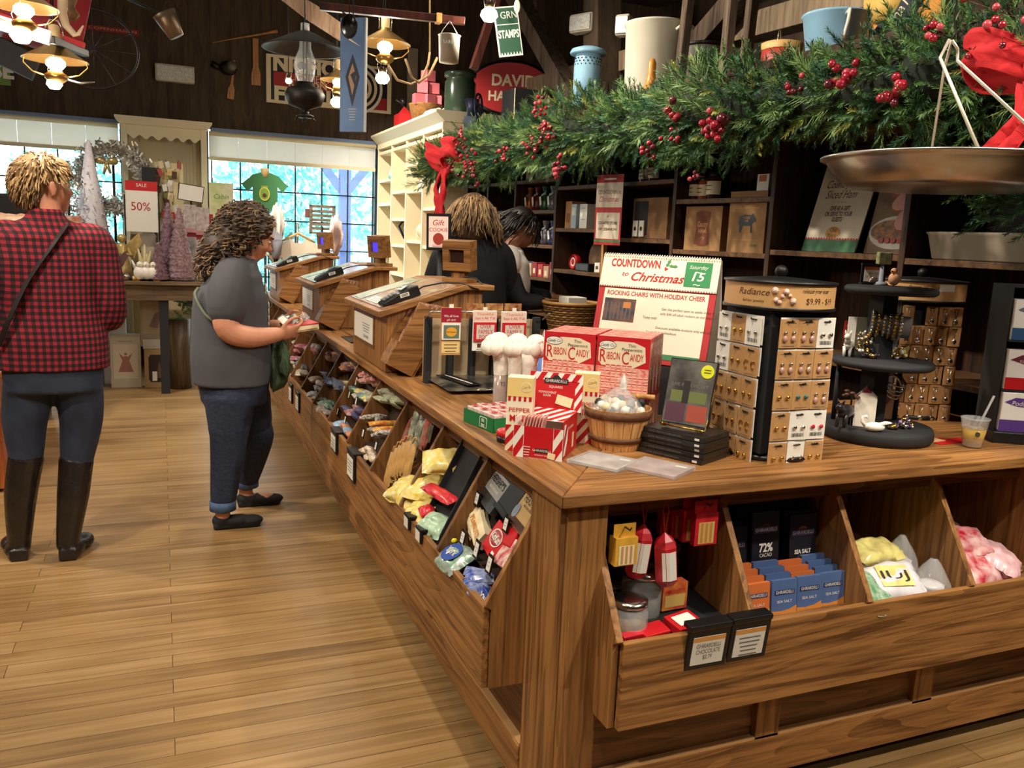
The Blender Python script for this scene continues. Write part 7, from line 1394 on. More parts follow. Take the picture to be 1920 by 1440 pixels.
pts = [at(u,v,4.0) for u,v in ((136,-5),(133,15),(140,28),(134,38))];mb = MB(mat('carved_tan',(140,104,66),.7,noise=(30,.3)));mb.tube(pts,[.02,.014,.02,.012],None,8);tag(mb.obj('carved_handle'),'knobbly carved wooden handle right of the ivory hook','handle')
c = at(175,92,5.5);mb = MB(DMET);n_ = 40;mb.tube([V(c.x+.23*math.cos(2*PI*i/n_),c.y+.06*math.sin(2*PI*i/n_),c.z+.22*math.sin(2*PI*i/n_)) for i in range(n_)],.007,None,6,True)
for i in range(6): a = i*PI/6;mb.tube([c-V(.23*math.cos(a),0,.22*math.sin(a)),c+V(.23*math.cos(a),0,.22*math.sin(a))],.002)
tag(mb.obj('wheel_rim'),'large thin dark wheel rim hanging behind the left lamp','wheel')
mb = MB(SIL);mb.tube([at(u,v,4.2) for u,v in ((98,118),(112,138),(130,150),(152,156),(178,154))],[.008,.008,.007,.006,.002]);mb.tube([at(98,118,4.2),at(98,-300,4.2)],.0015);tag(mb.obj('scythe_blade'),'pale curved scythe blade hanging below the left lamp','blade')
c = at(320,48,4.6);t = thing('metal_bell','old brown metal bucket hanging tilted near the top','bucket',c);mb = MB(mat('bucket_brown',(96,76,56),.4,.5,noise=(8,.3)));mb.M = TR(*c) @ RY(-.5);mb.lathe([(0,-.055),(.035,-.055),(.05,.03),(.056,.06),(.05,.06),(.034,-.045)],None,26);mb.obj('bucket',t);mb = MB(DMET);mb.M = TR(*c);mb.tube([(-.04,0,.05),(0,0,.13),(.05,0,.05)],.003);mb.tube([(0,0,.13),(0,0,.6)],.003);mb.obj('bail',t)
mb = MB(DMET);mb.tube([at(236,-4,5.0),at(310,30,5.0)],.006);tag(mb.obj('metal_rod'),'thin grey metal rod slanting down from the top edge','rod')
PDL = wood('paddle',(150,96,52),(196,140,88),'z',fine=20);
def paddle(lab,a,b_,w0,w1):
    L = (b_-a).length;mb = MB(PDL);mb.M = frame(a,(b_-a).cross(V(0,1,0)),b_-a);mb.prism([(-w0,0),(w0,0),(w0,L*.6),(w1,L*.75),(w1,L),(-w1,L),(-w1,L*.75),(-w0,L*.6)],-.006,.006);return tag(mb.obj('wooden_paddle',bevel=.003),lab,'paddle')
paddle('thin wooden paddle hanging on the far wall, left of the wide board',at(439,113,9.36),at(432,186,9.36),.013,.033);paddle('wide short wooden paddle hanging beside the big dark lamp',at(479,72,9.36),at(480,160,9.36),.027,.045)
mb = MB(PDL);mb.tube([at(u,v,9.37) for u,v in ((398,80),(430,74),(500,62),(520,58))],[.004,.006,.012,.02]);tag(mb.obj('wooden_pole'),'long curved wooden handle slanting up towards the big dark lamp','handle')
c = at(428,128,9.32);mb = MB(DMET);mb.ball(c,(.09,.06,.07),DMET,14);mb.tube([c+V(-.09,0,0),c+V(-.16,0,.03)],.03);mb.ball(c+V(.03,-.05,.02),(.05,.03,.05),mat('tarnish',(110,104,84),.5,.5),12);tag(mb.obj('iron_grinder'),'dark iron hand grinder hanging behind the thin paddle','grinder')
mb = MB(BLKM);mb.M = TR(*at(32,112,5.0)) @ RY(.4);mb.box(-.09,.09,-.03,.03,-.06,.06);tag(mb.obj('dark_box'),'small black bracket shape hanging above the green sign','bracket')
for i,(u,v) in enumerate(((28,204),(170,208))): pass
timber(at(1010,60,7.5),at(1010,-60,7.5),.08,'dark slim post standing far behind the green stamps sign',BARN('z'),'timber_post','post')
t_ = thing('wall_board','pale grey vertical plank on the far wall right of the target sign','plank',at(773,200,9.3));mb = MB(mat('plank_grey',(150,138,124),.7));a = at(765,90,9.3);b_ = at(777,215,9.3);mb.box(a.x,b_.x+.02,9.28,9.31,b_.z,a.z);mb.obj('plank',t_)
timber(at(800,140,9.34),at(842,195,9.34),.055,'thin brown diagonal strip on the far wall by the pink boxes',wood('strip',(90,66,46),(130,100,74),'z'),'wooden_strip','strip')
# ================================================================ LEFT SIDE: CABINET, TABLES AND GOODS BY THE WINDOW
ca = thing('tall_cabinet','tall cream open cabinet with scalloped top between the two windows','cabinet',(.055,9.1,0))
cx0,cx1 = -.33,.44;yb = 9.3;yf = 9.08
CRD = mat('beadboard',(206,190,154),.6)
mb = MB(CRD);
for i in range(22): mb.box(cx0+.03+.0325*i,cx0+.06+.0325*i,yb-.01,yb,.2,2.36)
mb.box(cx0,cx1,yb,yb+.01,.2,2.36);mb.obj('beadboard_back',ca)
for x in (cx0,cx1-.055): MB(CREAM).box(x,x+.055,yf,yb-.012,0,2.36).obj('side_post',ca,bevel=.003)
pts = [(cx0+.055,2.36),(cx0+.055,2.25)];n_ = 60
for i in range(n_+1): x = cx0+.055+(cx1-cx0-.11)*i/n_;pts.append((x,2.25+.018*math.cos(i/n_*6*2*PI)))
pts += [(cx1-.055,2.36)]
mb = MB(CREAM);prismY(mb,pts,yf,yf+.02);mb.obj('scalloped_valance',ca)
mb = MB(CREAM);prismY(mb,[(cx0,2.36),(cx0-.05,2.42),(cx0-.05,2.435),(cx1+.05,2.435),(cx1+.05,2.42),(cx1,2.36)],yf-.04,yb);mb.obj('crown',ca)
for z in (.25,.9,1.35): MB(CREAM).box(cx0+.055,cx1-.055,yf+.02,yb-.012,z-.02,z).obj('shelf',ca)
def at7(u,v,y): return py(u,v,y)
OLDW = wood('old_table',(74,58,42),(128,104,76),'x',fine=22,rough=.6)
tb = thing('display_table','old dark wooden table holding ornaments behind the two shoppers','table',(-.1,7.95,0))
a = at7(195,524,7.7);b_ = at7(400,526,7.7);TZ = .965
MB(OLDW).box(-.95,.42,7.65,8.45,TZ-.03,TZ).obj('tabletop',tb,bevel=.004);MB(OLDW).box(-.90,.36,7.70,8.40,TZ-.16,TZ-.031).obj('apron',tb)
for x,y in ((-.88,7.72),(-.03,7.72),(.30,7.74),(-.88,8.32),(.30,8.32)): MB(BLKM if x == -.03 else OLDW).box(x,x+.07,y,y+.07,0,TZ-.03).obj('leg',tb)
MB(OLDW).box(-.4,.2,8.25,8.45,1.18,1.20).obj('riser_shelf',tb);MB(BLKM).box(-.1,-.06,8.3,8.4,TZ,1.18).obj('riser_post',tb)
def onT(u,v=None,y=7.9,z=TZ): p = py(u,500,y);return V(p.x,y,z+.0005)
PUT = [mat('tree_plum',(140,100,116),.6,noise=(50,.4),rgb2=(214,190,200)),mat('tree_mauve',(120,84,104),.6,noise=(50,.4),rgb2=(190,160,176)),mat('tree_pink',(200,170,176),.5,noise=(60,.4),rgb2=(246,232,236))]
def cone_tree(lab,p,r,h,m,n=14):
    mb = MB(m);vs = [];
    mb.M = TR(*p);pr = [(r*.25,0),(r,.01)]
    k = 12
    for i in range(k):
        f = (i+1)/k;pr += [(r*(1-f)*1.0+.012,h*(i+.6)/k),(r*(1-f)*1.08+.02,h*(i+.75)/k)]
    pr += [(0,h)];mb.lathe(pr,m,26);return tag(mb.obj('cone_tree'),lab,'tree')
cone_tree('tall plum glitter cone tree, left of the pair on the table',onT(317,y=7.95),.10,.66,PUT[1]);cone_tree('tall plum glitter cone tree, right of the pair on the table',onT(338,y=7.85),.12,.62,PUT[0]);cone_tree('short plum cone tree in front of the tall pair',onT(297,y=7.75),.07,.32,PUT[1])
p = V(-.52,8.9,.95);p = V(py(173,450,8.75).x,8.75,0)
st_ = thing('display_plinth','dark plinth behind the table carrying the white tree and the wreath','plinth',(-.6,8.75,0));MB(BLKM).box(-1.0,-.38,8.55,9.0,0,1.20).obj('body',st_);MB(BLKM).box(-1.01,-.37,8.54,9.01,1.20,1.215).obj('top',st_)
wt = mat('tree_white',(232,222,236),.5,noise=(60,.3),rgb2=(250,246,252));mb = MB(wt);mb.M = TR(p.x,8.75,1.2155);mb.lathe([(0,0),(.17,0),(.155,.06),(.02,.92),(0,.95)],wt,28);rr = random.Random(2)
for i in range(150): f = rr.random()**1.3;a = rr.random()*6.28;r_ = .155*(1-f)+.012;mb.ball((r_*math.cos(a),r_*math.sin(a),.05+.85*f),.009,(WHT,mat('bead_lilac',(196,176,206),.3))[i % 2],6)
tag(mb.obj('cone_tree'),'tall white beaded cone tree glowing against the left window','tree')
# silver wreath
c = at7(213,335,8.9);t = thing('wreath','silver tinsel wreath hanging in front of the left window, gold bow on top','wreath',c);rr = random.Random(6);SM_ = [mat('tinsel_%d' % i,q,.35,.4) for i,q in enumerate(((214,208,196),(170,160,146),(240,236,230),(150,142,132)))]
mb = MB(SM_[0])
for i in range(2600):
    a = rr.random()*2*PI;R1 = .27+rr.gauss(0,.04);P = V(c.x+R1*math.cos(a),c.y+rr.gauss(0,.035),c.z+R1*math.sin(a));d = V(rr.gauss(0,1),rr.gauss(0,1),rr.gauss(0,1)).normalized()*.045;e = d.cross(V(0,1,.3)).normalized()*.006
    mb.add([P-e,P+e,P+d+e,P+d-e],[(0,1,2,3)],SM_[rr.randrange(4)])
mb.obj('tinsel',t);mb = MB(mat('bow_gold',(190,166,110),.3,.5));cc = at7(200,306,8.85)
for sg in (-1,1): mb.ball(cc+V(sg*.05,0,.02),(.05,.03,.035),None,12)
mb.ball(cc,.022,None,10);mb.tube([cc,cc+V(-.03,0,-.10)],[.02,.012]);mb.tube([cc,cc+V(.03,0,-.09)],[.02,.012]);mb.obj('gold_bow',t)
mb = MB(DMET);mb.cyl((c.x,8.92,1.2155),(c.x,8.92,c.z+.24),.012,m=DMET);mb.obj('stand_rod',t)
# 50 percent sign
c = at7(266,388,8.0);t = thing('sale_sign','white 50% sale sign with a red header standing on the table','sign',(c.x,8.0,TZ));mb = MB(WHT);mb.M = frame(c,(1,0,0),(0,0,1));mb.box(-.125,.125,-.21,.215,-.006,0);mb.panel(IDM,.25,.08,RED,.001,0,.175);mb.text(IDM,'50%',.10,REDC,-.01,.0,.002,fit=.15);mb.text(IDM,'SALE',.04,WHT,0,.18,.002);mb.obj('card',t);mb = MB(BLK);mb.box(c.x+.128,c.x+.14,8.0,8.02,TZ,c.z+.22);mb.box(c.x-.14,c.x-.128,8.0,8.02,TZ,c.z+.10);mb.obj('stand',t)
# angels, birds and bottles on the table
GA = mat('angel_gold',(196,170,110),.4,.4,noise=(40,.2));
def angel(lab,p,k,m):
    mb = MB(m);mb.M = TR(*p) @ Matrix.Scale(k,4);mb.lathe([(0,0),(.06,0),(.05,.06),(.025,.15),(.03,.19),(.012,.21),(0,.21)],m,18);mb.ball((0,0,.235),.026,m,12)
    for s_ in (-1,1):
        mb.add([(s_*.01,.02,.19),(s_*.09,.03,.27),(s_*.11,.03,.22),(s_*.06,.03,.12),(s_*.01,.02,.14)]+[(s_*.01,.03,.19),(s_*.09,.038,.27),(s_*.11,.038,.22),(s_*.06,.038,.12),(s_*.01,.03,.14)],[(0,1,2,3,4),(9,8,7,6,5),(0,5,6,1),(1,6,7,2),(2,7,8,3),(3,8,9,4)],m);mb.tube([(s_*.03,0,.18),(s_*.05,-.03,.14),(s_*.01,-.05,.15)],.010,m)
    return tag(mb.obj('angel_figurine'),lab,'figurine')
angel('tall gold angel figurine on the table, left of the white birds',onT(230,y=7.9),1.45,GA);angel('small dark angel figurine in front of the gold angel',onT(216,y=7.75),.9,mat('angel_dark',(110,76,80),.5,.3));
for k,u in enumerate((262,274,287)):
    p = onT(u,y=7.72);mb = MB(WF);mb.M = TR(*p);mb.ball((0,0,.065),(.05,.045,.06),WF,14);mb.ball((0,-.01,.135),.026,WF,12);mb.tube([(0,0,.10),(0,0,.135)],.018);mb.tube([(0,-.03,.135),(0,-.045,.13)],[.006,.002],GOLD);mb.box(-.05,.05,-.04,.04,0,.012,GOLD);mb.tube([(.03*(1 if k else -1),.03,.09),(.06*(1 if k else -1),.03,.17)],[.02,.004]);tag(mb.obj('bird_figurine'),'white plump bird figurine on a gold base, %s of the three' % ('left','middle','right')[k],'figurine')
mb = MB(mat('feather_gold',(206,190,140),.5));p = onT(272,y=7.85)
for dx,h in ((-.05,.26),(0,.30),(.05,.25),(.02,.22)): mb.tube([p+V(0,0,.0),p+V(dx*.5,0,h*.5),p+V(dx,0,h)],[.008,.022,.006])
tag(mb.obj('feather_spray'),'spray of pale gold feathers behind the white birds','decoration')
for k,u in enumerate((207,214,221)):
    p = onT(u,y=7.70);mb = MB(PLA);mb.M = TR(*p);mb.lathe([(0,0),(.018,0),(.018,.10),(.008,.13),(.008,.16)],PLA,14);mb.lathe([(0,.003),(.015,.003),(.015,.07),(0,.07)],mat('amber_glass',(170,120,80),.2),12);tag(mb.obj('glass_bottle'),'small glass bottle on the table edge beside the plaid shirt, %s' % ('left','middle','right')[k],'bottle')
for k,(u,r_) in enumerate(((236,.03),(244,.022),(250,.02))): mb = MB((SIL,DKF,GA)[k]);p = onT(u,y=7.72);mb.ball(p+V(0,0,r_),r_,None,12);tag(mb.obj('ball_ornament'),'%s ball ornament at the front of the table' % ('silver','dark','gold')[k],'ornament')
mb = MB(mat('house_silver',(190,176,160),.4));p = V(py(277,400,8.1).x,8.1,TZ+.001);mb.M = TR(*p);mb.box(-.06,.06,-.03,.03,.0,.36);mb.add([(-.07,-.03,.36),(.07,-.03,.36),(0,-.03,.45),(-.07,.03,.36),(.07,.03,.36),(0,.03,.45)],[(0,1,2),(5,4,3),(0,2,5,3),(1,4,5,2)]);tag(mb.obj('house_ornament'),'tall silver-grey ornament with a peaked roof behind the birds','ornament')
# boxes under the table
def fbox(lab,u0,u1,vt,vb,y,dz,m,fn=None,z0=0,name='gift_carton'):
    a = py(u0,vb,y);b_ = py(u1,vb,y);top_ = py((u0+u1)/2,vt,y).z;mb = MB(m);w_ = b_.x-a.x;h = top_-z0;c = V((a.x+b_.x)/2,y,z0);mb.M = TR(*c);mb.box(-w_/2,w_/2,0,dz,.0005,h);F = frame((0,0,h/2),(1,0,0),(0,0,1))
    if fn: fn(mb,F,w_,h)
    return tag(mb.obj(name,bevel=.003),lab,'carton')
GC = mat('carton_stone',(176,164,142),.7,noise=(6,.05));PSK = mat('angel_rose',(150,96,90),.6)
def angelprint(mb,F,w_,h): mb.panel(F,w_*.8,h*.65,mat('carton_pale',(196,184,160),.7),.001,0,.0);mb.poly(F,[(-w_*.25,-h*.2),(w_*.25,-h*.2),(w_*.06,h*.1),(-w_*.06,h*.1)],PSK,.0016);mb.poly(F,[(-w_*.22,h*.16),(0,h*.05),(w_*.22,h*.16),(w_*.1,h*.0),(-w_*.1,h*.0)],PSK,.002);mb.ell(F,w_*.05,w_*.05,PSK,.002,0,h*.14);mb.lines(F,w_*.5,1,GREY,0,h*.38,.01,.006)
fbox('stone-coloured carton with a rose angel printed on it, on the floor under the table',209,266,628,727,8.06,.12,GC,angelprint)
def windowbox(mb,F,w_,h): mb.prism([(x*w_*.36,y*h*.36-.0) for x,y in ((-1,-.8),(-.8,-1),(.8,-1),(1,-.8),(1,.8),(.8,1),(-.8,1),(-1,.8))],.0005,.001,mat('box_inside',(50,34,28),.6),F);mb.poly(F,[(-w_*.12,-h*.25),(w_*.12,-h*.25),(.0,h*.2)],mat('figure_brown',(110,80,60),.6),.002);mb.panel(F,w_*.16,h*.25,WHT,.003,-w_*.16,-h*.2)
fbox('tan window carton showing a dark figure, on the floor right of the angel carton',272,327,655,722,8.04,.14,mat('carton_tan',(170,140,96),.7),windowbox)
z2 = py(300,655,8.04).z
fbox('low pale carton lying on the tan window carton',268,320,636,655,8.06,.12,mat('carton_grey2',(190,184,168),.7),None,z2)
z3 = py(300,636,8.06).z
fbox('tall stone carton with a faded plum print, stacked on the low carton',264,318,557,636,8.08,.10,GC,lambda mb,F,w_,h: (mb.panel(F,w_*.8,h*.75,mat('carton_pale',None),.001),mb.poly(F,[(-w_*.2,-h*.2),(w_*.1,-h*.25),(w_*.25,h*.2),(0,h*.1)],mat('plum_faded',(150,124,120),.7),.0016)),z3)
fbox('white carton standing behind the plaid-shirted woman under the table',196,240,592,725,8.25,.15,mat('carton_white',(206,204,200),.6));
mb = MB(wood('stump',(60,48,36),(110,88,64),'z'));a = py(336,650,8.0);mb.M = TR(a.x,8.0,0);mb.lathe([(0,0),(.10,0),(.085,.3),(.10,.62),(0,.62)],None,16);tag(mb.obj('wooden_pedestal'),'dark turned wooden pedestal beside the window carton','pedestal')
gs = MB(NG[0]);rr = random.Random(18)
for i in range(70):
    P = V(py(345,570,7.9).x+rr.gauss(.03,.07),7.9+rr.gauss(0,.06),.82+rr.gauss(0,.10));vs,fs = SPR[rr.choice((0,1,3,4))];ov = V(rr.gauss(0,1),-.5,rr.gauss(0,.8)).normalized();gs.add(vs,fs,(NG[4],NG[2],WHT)[rr.choice((0,0,1,0,2))],False,TR(*P) @ ov.to_track_quat('Z','Y').to_matrix().to_4x4() @ Matrix.Scale(1.2,4))
tag(gs.obj('frosted_greenery'),'frosted evergreen bunch at the table corner beside the grey shirt','greenery')
# goods in and before the tall cabinet
c = at7(312,345,8.8);t = thing('ornament_tree','cream display rack crowded with hanging ornaments before the tall cabinet','rack',(c.x,8.8,.0));mb = MB(mat('rack_cream',(222,206,160),.6));mb.box(c.x-.10,c.x+.15,8.85,8.9,0,c.z+.20);mb.obj('rack',t);rr = random.Random(9)
for i in range(46):
    mb = MB((CRM,mat('orn_olive',(120,130,60),.5),BRN,mat('orn_red',(170,60,50),.5),GA,WHT)[i % 6]);q = V(c.x+rr.uniform(-.08,.13),8.838-rr.uniform(0,.03),c.z+rr.uniform(-.62,.19));mb.M = TR(*q) @ RZ(rr.random()) @ RY(rr.uniform(-.3,.3));mb.box(-.022,.022,-.006,.006,-.035,.03);mb.tube([(0,0,.03),(0,.02,.05)],.002,DMET);tag(mb.obj('hanging_ornament',bevel=.003),'small %s ornament crowded on the cream rack before the tall cabinet' % ('cream','olive green','brown','red','gold','white')[i % 6],'ornament','%s ornaments on the cream rack' % ('cream','olive green','brown','red','gold','white')[i % 6])
mb = MB(BLKM);a = at7(288,330,8.85);mb.box(a.x-.10,a.x+.02,8.72,8.8,1.0,a.z+.07);mb.box(a.x-.10,a.x+.02,8.72,8.8,0,1.0,BLKM);tag(mb.obj('display_board'),'black upright panel left of the cream ornament rack','panel')
c = at7(358,362,8.4);t = thing('blank_sign','tilted white sign with a thin dark frame by the tall cabinet','sign',(c.x,8.4,0));mb = MB(DMET);mb.M = frame(c,(1,.1,-.12),(.12,0,1));mb.box(-.11,.11,-.075,.075,-.01,0);mb.box(-.103,.103,-.068,.068,0,.002,WHT);mb.obj('sign_face',t);mb = MB(DMET);mb.cyl((c.x,8.42,0),(c.x,8.42,c.z-.05),.008);mb.obj('stand',t)
for k,(u,v,rows) in enumerate(((356,410,0),(380,415,1))):
    for j in range(2):
        c = at7(u,v+60*j,8.3);t = thing('gift_pack',('red gift pack on the display rack, %s row, %s' % (('upper','lower')[j],('left','right')[k])),'gift pack',(c.x,8.3,c.z-.12));mb = MB(mat('pack_brownred',(130,60,50),.35,noise=(30,.5),rgb2=(220,200,190)) if not j else mat('pack_greywhite',(70,70,80),.35,noise=(10,.5),rgb2=(226,206,200)));mb.M = TR(*c);mb.box(-.055,.055,0,.04,-.12,.12);mb.box(-.055,.055,-.002,0,-.12,-.085,RED if not j else WHT);mb.obj('pack',t,bevel=.004);mb = MB(PLA);mb.M = TR(*c);mb.box(-.058,.058,-.004,.044,-.125,.125);mb.obj('sleeve',t)
mb = MB(mat('rack_red',(190,40,44),.5));c = at7(378,430,8.36);mb.box(c.x-.20,c.x+.10,8.345,8.36,.98,c.z+.14);mb.box(c.x-.04,c.x-.0,8.345,8.36,0,.98,BLKM);tag(mb.obj('display_board'),'red display panel behind the gift packs','panel')
# t-shirts
GS = mat('shirt_green',(70,130,84),.9,bump=(30,.2));PS = mat('shirt_cream',(236,224,204),.9,bump=(20,.2))
def tee(lab,c,k,m,body=None,sl=1.0,hang=True):
    t = thing('t_shirt',lab,'t-shirt',(c.x,c.y,c.z-.3*k));mb = MB(m);mb.M = TR(*c) @ Matrix.Scale(k,4)
    out = [(-.18,-.34),(.18,-.34),(.18,.05),(.28*sl,-.04),(.34*sl,.04),(.20,.17),(.08,.21),(.05,.17),(-.05,.17),(-.08,.21),(-.20,.17),(-.34*sl,.04),(-.28*sl,-.04),(-.18,.05)]
    n = len(out);vs = []
    for lay,(s_,y) in enumerate(((1,0),(.92,-.06),(.92,.10),(1,.04))): vs += [(x*s_,y,z*(.99 if lay else 1)) for x,z in out]
    fs = [tuple(range(n,2*n))[::-1],tuple(range(2*n,3*n))]
    for a_,b2 in ((0,1),(3,2),(0,3)):
        for i in range(n): fs.append((a_*n+i,a_*n+(i+1) % n,b2*n+(i+1) % n,b2*n+i))
    mb.add(vs,fs,m,False);mb.obj('shirt',t,bevel=.01);return t
c = at7(497,352,8.6);t = tee('green t-shirt with an avocado print on a stand before the right window',c,.62,GS);mb = MB(mat('neckform',(220,184,130),.6));mb.M = TR(*c);mb.lathe([(0,.10),(.045,.10),(.035,.15),(.04,.18),(0,.185)],None,18);mb.cyl((0,.02,-c.z/.62+.002),(0,.02,-.2),.012,m=DMET);mb.obj('torso_form',t)
mb = MB(mat('avocado',(206,200,70),.6));mb.M = frame(c+V(-.01,-.047,-.06),(1,0,0),(0,0,1));mb.ell(IDM,.05,.065,None,.001);mb.ell(IDM,.04,.053,mat('avo_green',(120,160,60),.6),.002);mb.ell(IDM,.020,.020,BRN,.003,0,-.015);mb.text(IDM,'ovo',.04,mat('avocado',None),.0,.07,.001);mb.obj('print',t)
HG = wood('hanger',(180,130,70),(224,178,116),'x')
c = at7(590,470,6.9);t = tee('cream t-shirt on a wooden hanger beyond the checkout stands',V(c.x,6.9+.9,1.18),.80,PS);c = V(c.x+.0,7.8,1.18)
c = V(py(590,440,7.8).x,7.8,1.14);t.location = (c.x,7.8,.84) if False else t.location
hx = t.location.x;mb = MB(HG);mb.tube([(hx-.15,7.8,1.33),(hx,7.8,1.41),(hx+.15,7.8,1.33)],[.010,.014,.010]);mb.tube([(hx,7.8,1.41),(hx,7.8,1.45),(hx+.02,7.8,1.47),(hx+.01,7.8,1.50)],.003,SIL);mb.cyl((hx,7.83,0),(hx,7.83,1.5),.01,m=SIL);tag(mb.obj('coat_hanger'),'wooden coat hanger with a metal hook holding the cream t-shirt','hanger')
c = at7(604,405,8.2);t = thing('shutter_sign','small grey-brown louvred shutter standing before the right window','shutter',(c.x,8.2,0));SW = wood('shutter',(80,68,56),(130,114,96),'x');mb = MB(SW);mb.M = TR(*c) @ RZ(-.35);mb.box(-.12,-.095,0,.03,-.17,.10);mb.box(.095,.12,0,.03,-.17,.10);mb.box(-.12,.12,0,.03,.075,.10);mb.box(-.12,.12,0,.03,-.17,-.15)
for i in range(5): mb.box(-.095,.095,.004,.026,-.13+.04*i,-.105+.04*i)
mb.box(-.16,-.125,0,.03,-.02,.06,mat('tag_maroon',(110,60,56),.6));mb.obj('shutter',t);mb = MB(DMET);mb.cyl((c.x,8.2,0),(c.x,8.2,c.z-.1),.01);mb.obj('pole',t)
for k,(u,v,m) in enumerate(((520,420,WHT),(516,450,mat('scarf_grey',(150,150,160),.9)),(630,440,mat('scarf_pink',(226,200,200),.9)))):
    c = at7(u,v,7.7);mb = MB(m);mb.pillow(c,(.12,.08,.30),m,None,.3,k,10);mb.cyl((c.x,c.y+.05,0),(c.x,c.y+.05,c.z),.008,m=DMET);tag(mb.obj('scarf'),'%s hanging before the right window' % ('white scarf bunch','grey scarf','pink and white scarf')[k],'scarf')
c = at7(415,375,8.7);mb = MB(mat('towel_print',(236,232,200),.8,noise=(8,.2),rgb2=(190,206,120)));mb.M = TR(*c);mb.box(-.11,.11,0,.01,-.35,.16);mb.cyl((0,.02,-c.z+.0),(0,.02,.16),.008,m=DMET);mb.text(frame((0,0,-.02),(1,0,0),(0,0,1)),'Cabin',.06,mat('wreath_green',(90,140,70),.7),0,.05,.002,shear=.3);mb.panel(frame((0,0,-.02),(1,0,0),(0,0,1)),.08,.03,mat('orn_red',None),.002,0,-.08);tag(mb.obj('tea_towel'),'cream printed tea towel hanging in the window right of the tall cabinet','towel')
# far left: orange-brown cabinet, black chair back, cream cloth
ob = thing('wooden_chest','orange-brown wooden chest at the left edge behind the tall boots','chest',(-1.25,5.6,0));OR = wood('orange_wood',(130,62,24),(186,104,52),'z',fine=20);MB(OR).box(-1.9,-.80,5.0,6.2,.02,.62).obj('body',ob,bevel=.004);MB(OR).box(-1.92,-.78,4.98,6.22,.62,.65).obj('top',ob,bevel=.003);MB(OR).box(-1.9,-.797,4.996,5.0,.28,.31).obj('rail',ob)
c = at7(22,375,8.0);mb = MB(BLKM);mb.M = TR(c.x,8.0,0);mb.box(-.14,.10,0,.08,.0,c.z+.05);tag(mb.obj('black_display_board',bevel=.008),'black display board at the left edge behind the short-haired woman','board')
mb = MB(WHT);q = c+V(-.16,-.02,-.03);mb.tube([q+V(.06*math.cos(a*.5),0,.07*math.sin(a*.5)) for a in range(13)],.006);tag(mb.obj('white_ring'),'white ring handle at the left edge in front of the black board','ring')
c = at7(14,410,6.9);mb = MB(mat('cloth_cream',(226,206,176),.9,noise=(12,.15),rgb2=(190,120,90)));mb.pillow((c.x,c.y,c.z-.03),(.5,.3,.12),None,None,.3,5,12);mb.box(c.x-.25,c.x+.2,c.y-.1,c.y+.12,0,c.z-.05,OLDW);tag(mb.obj('folded_blanket'),'folded cream blanket on a stand at the left edge by the plaid shoulder','blanket')
c = at7(130,412,8.3);mb = MB(mat('copper_print',(200,110,80),.5,noise=(20,.4),rgb2=(240,200,180)));mb.M = TR(*c);mb.box(-.09,.09,0,.05,-.05,.035);mb.box(-.12,.12,.0,.06,-c.z,-.05,DARK('z'));tag(mb.obj('gift_carton'),'copper and white carton on a dark stand right of the short-haired woman','carton')
mb = MB(SM_[1]);c = at7(180,370,8.5);rr = random.Random(33)
for i in range(500): P = c+V(rr.gauss(-.22,.07),rr.gauss(0,.05),rr.uniform(-.45,.28));d = V(rr.gauss(0,1),rr.gauss(0,1),rr.gauss(0,1)).normalized()*.035;e = d.cross(V(0,1,.3)).normalized()*.005;mb.add([P-e,P+e,P+d+e,P+d-e],[(0,1,2,3)],SM_[i % 4])
mb.tube([c+V(-.22,0,-c.z),c+V(-.22,0,.3)],.012,DMET);tag(mb.obj('tinsel_tree'),'sparse silver tinsel tree left of the white beaded tree','tree')
# ================================================================ PEOPLE
SKIN = mat('skin_light',(206,142,112),.5,noise=(14,.08));SKIN2 = mat('skin_tan',(168,112,84),.5,noise=(14,.08))
DEN = mat('denim',(34,44,66),.8,noise=(60,.25),bump=(26,.4));DENC = mat('denim_cuff',(70,92,126),.8,noise=(60,.2));DENG = mat('denim_faded',(28,32,44),.8,noise=(7,.35),rgb2=(50,60,82))
def plaid():
    m,nt,b = nm('buffalo_plaid');L = nt.links;tc = nt.nodes.new('ShaderNodeTexCoord');sp = nt.nodes.new('ShaderNodeSeparateXYZ');L.new(tc.outputs['Object'],sp.inputs[0])
    def mth(op,a,b_=None):
        n = nt.nodes.new('ShaderNodeMath');n.operation = op
        for i,q in enumerate((a,b_)):
            if q is None: continue
            if isinstance(q,(int,float)): n.inputs[i].default_value = q
            else: L.new(q,n.inputs[i])
        return n.outputs[0]
    h = mth('ADD',sp.outputs[0],mth('MULTIPLY',sp.outputs[1],.6));a = mth('GREATER_THAN',mth('FRACT',mth('MULTIPLY',h,38.)),.5);c = mth('GREATER_THAN',mth('FRACT',mth('MULTIPLY',sp.outputs[2],38.)),.5)
    s_ = mth('MULTIPLY',mth('ADD',a,c),.5);r = nt.nodes.new('ShaderNodeValToRGB');r.color_ramp.interpolation = 'CONSTANT';e = r.color_ramp.elements;e[0].color = srgb(158,34,48);e[1].position = .75;e[1].color = srgb(24,16,20);q = e.new(.25);q.color = srgb(84,22,32);L.new(s_,r.inputs[0]);L.new(r.outputs[0],b.inputs['Base Color']);b.inputs['Roughness'].default_value = .9
    n = nt.nodes.new('ShaderNodeTexNoise');n.inputs['Scale'].default_value = 7;L.new(tc.outputs['Object'],n.inputs['Vector']);bp = nt.nodes.new('ShaderNodeBump');bp.inputs['Strength'].default_value = .6;bp.inputs['Distance'].default_value = .02;L.new(n.outputs['Fac'],bp.inputs['Height']);L.new(bp.outputs['Normal'],b.inputs['Normal']);return m
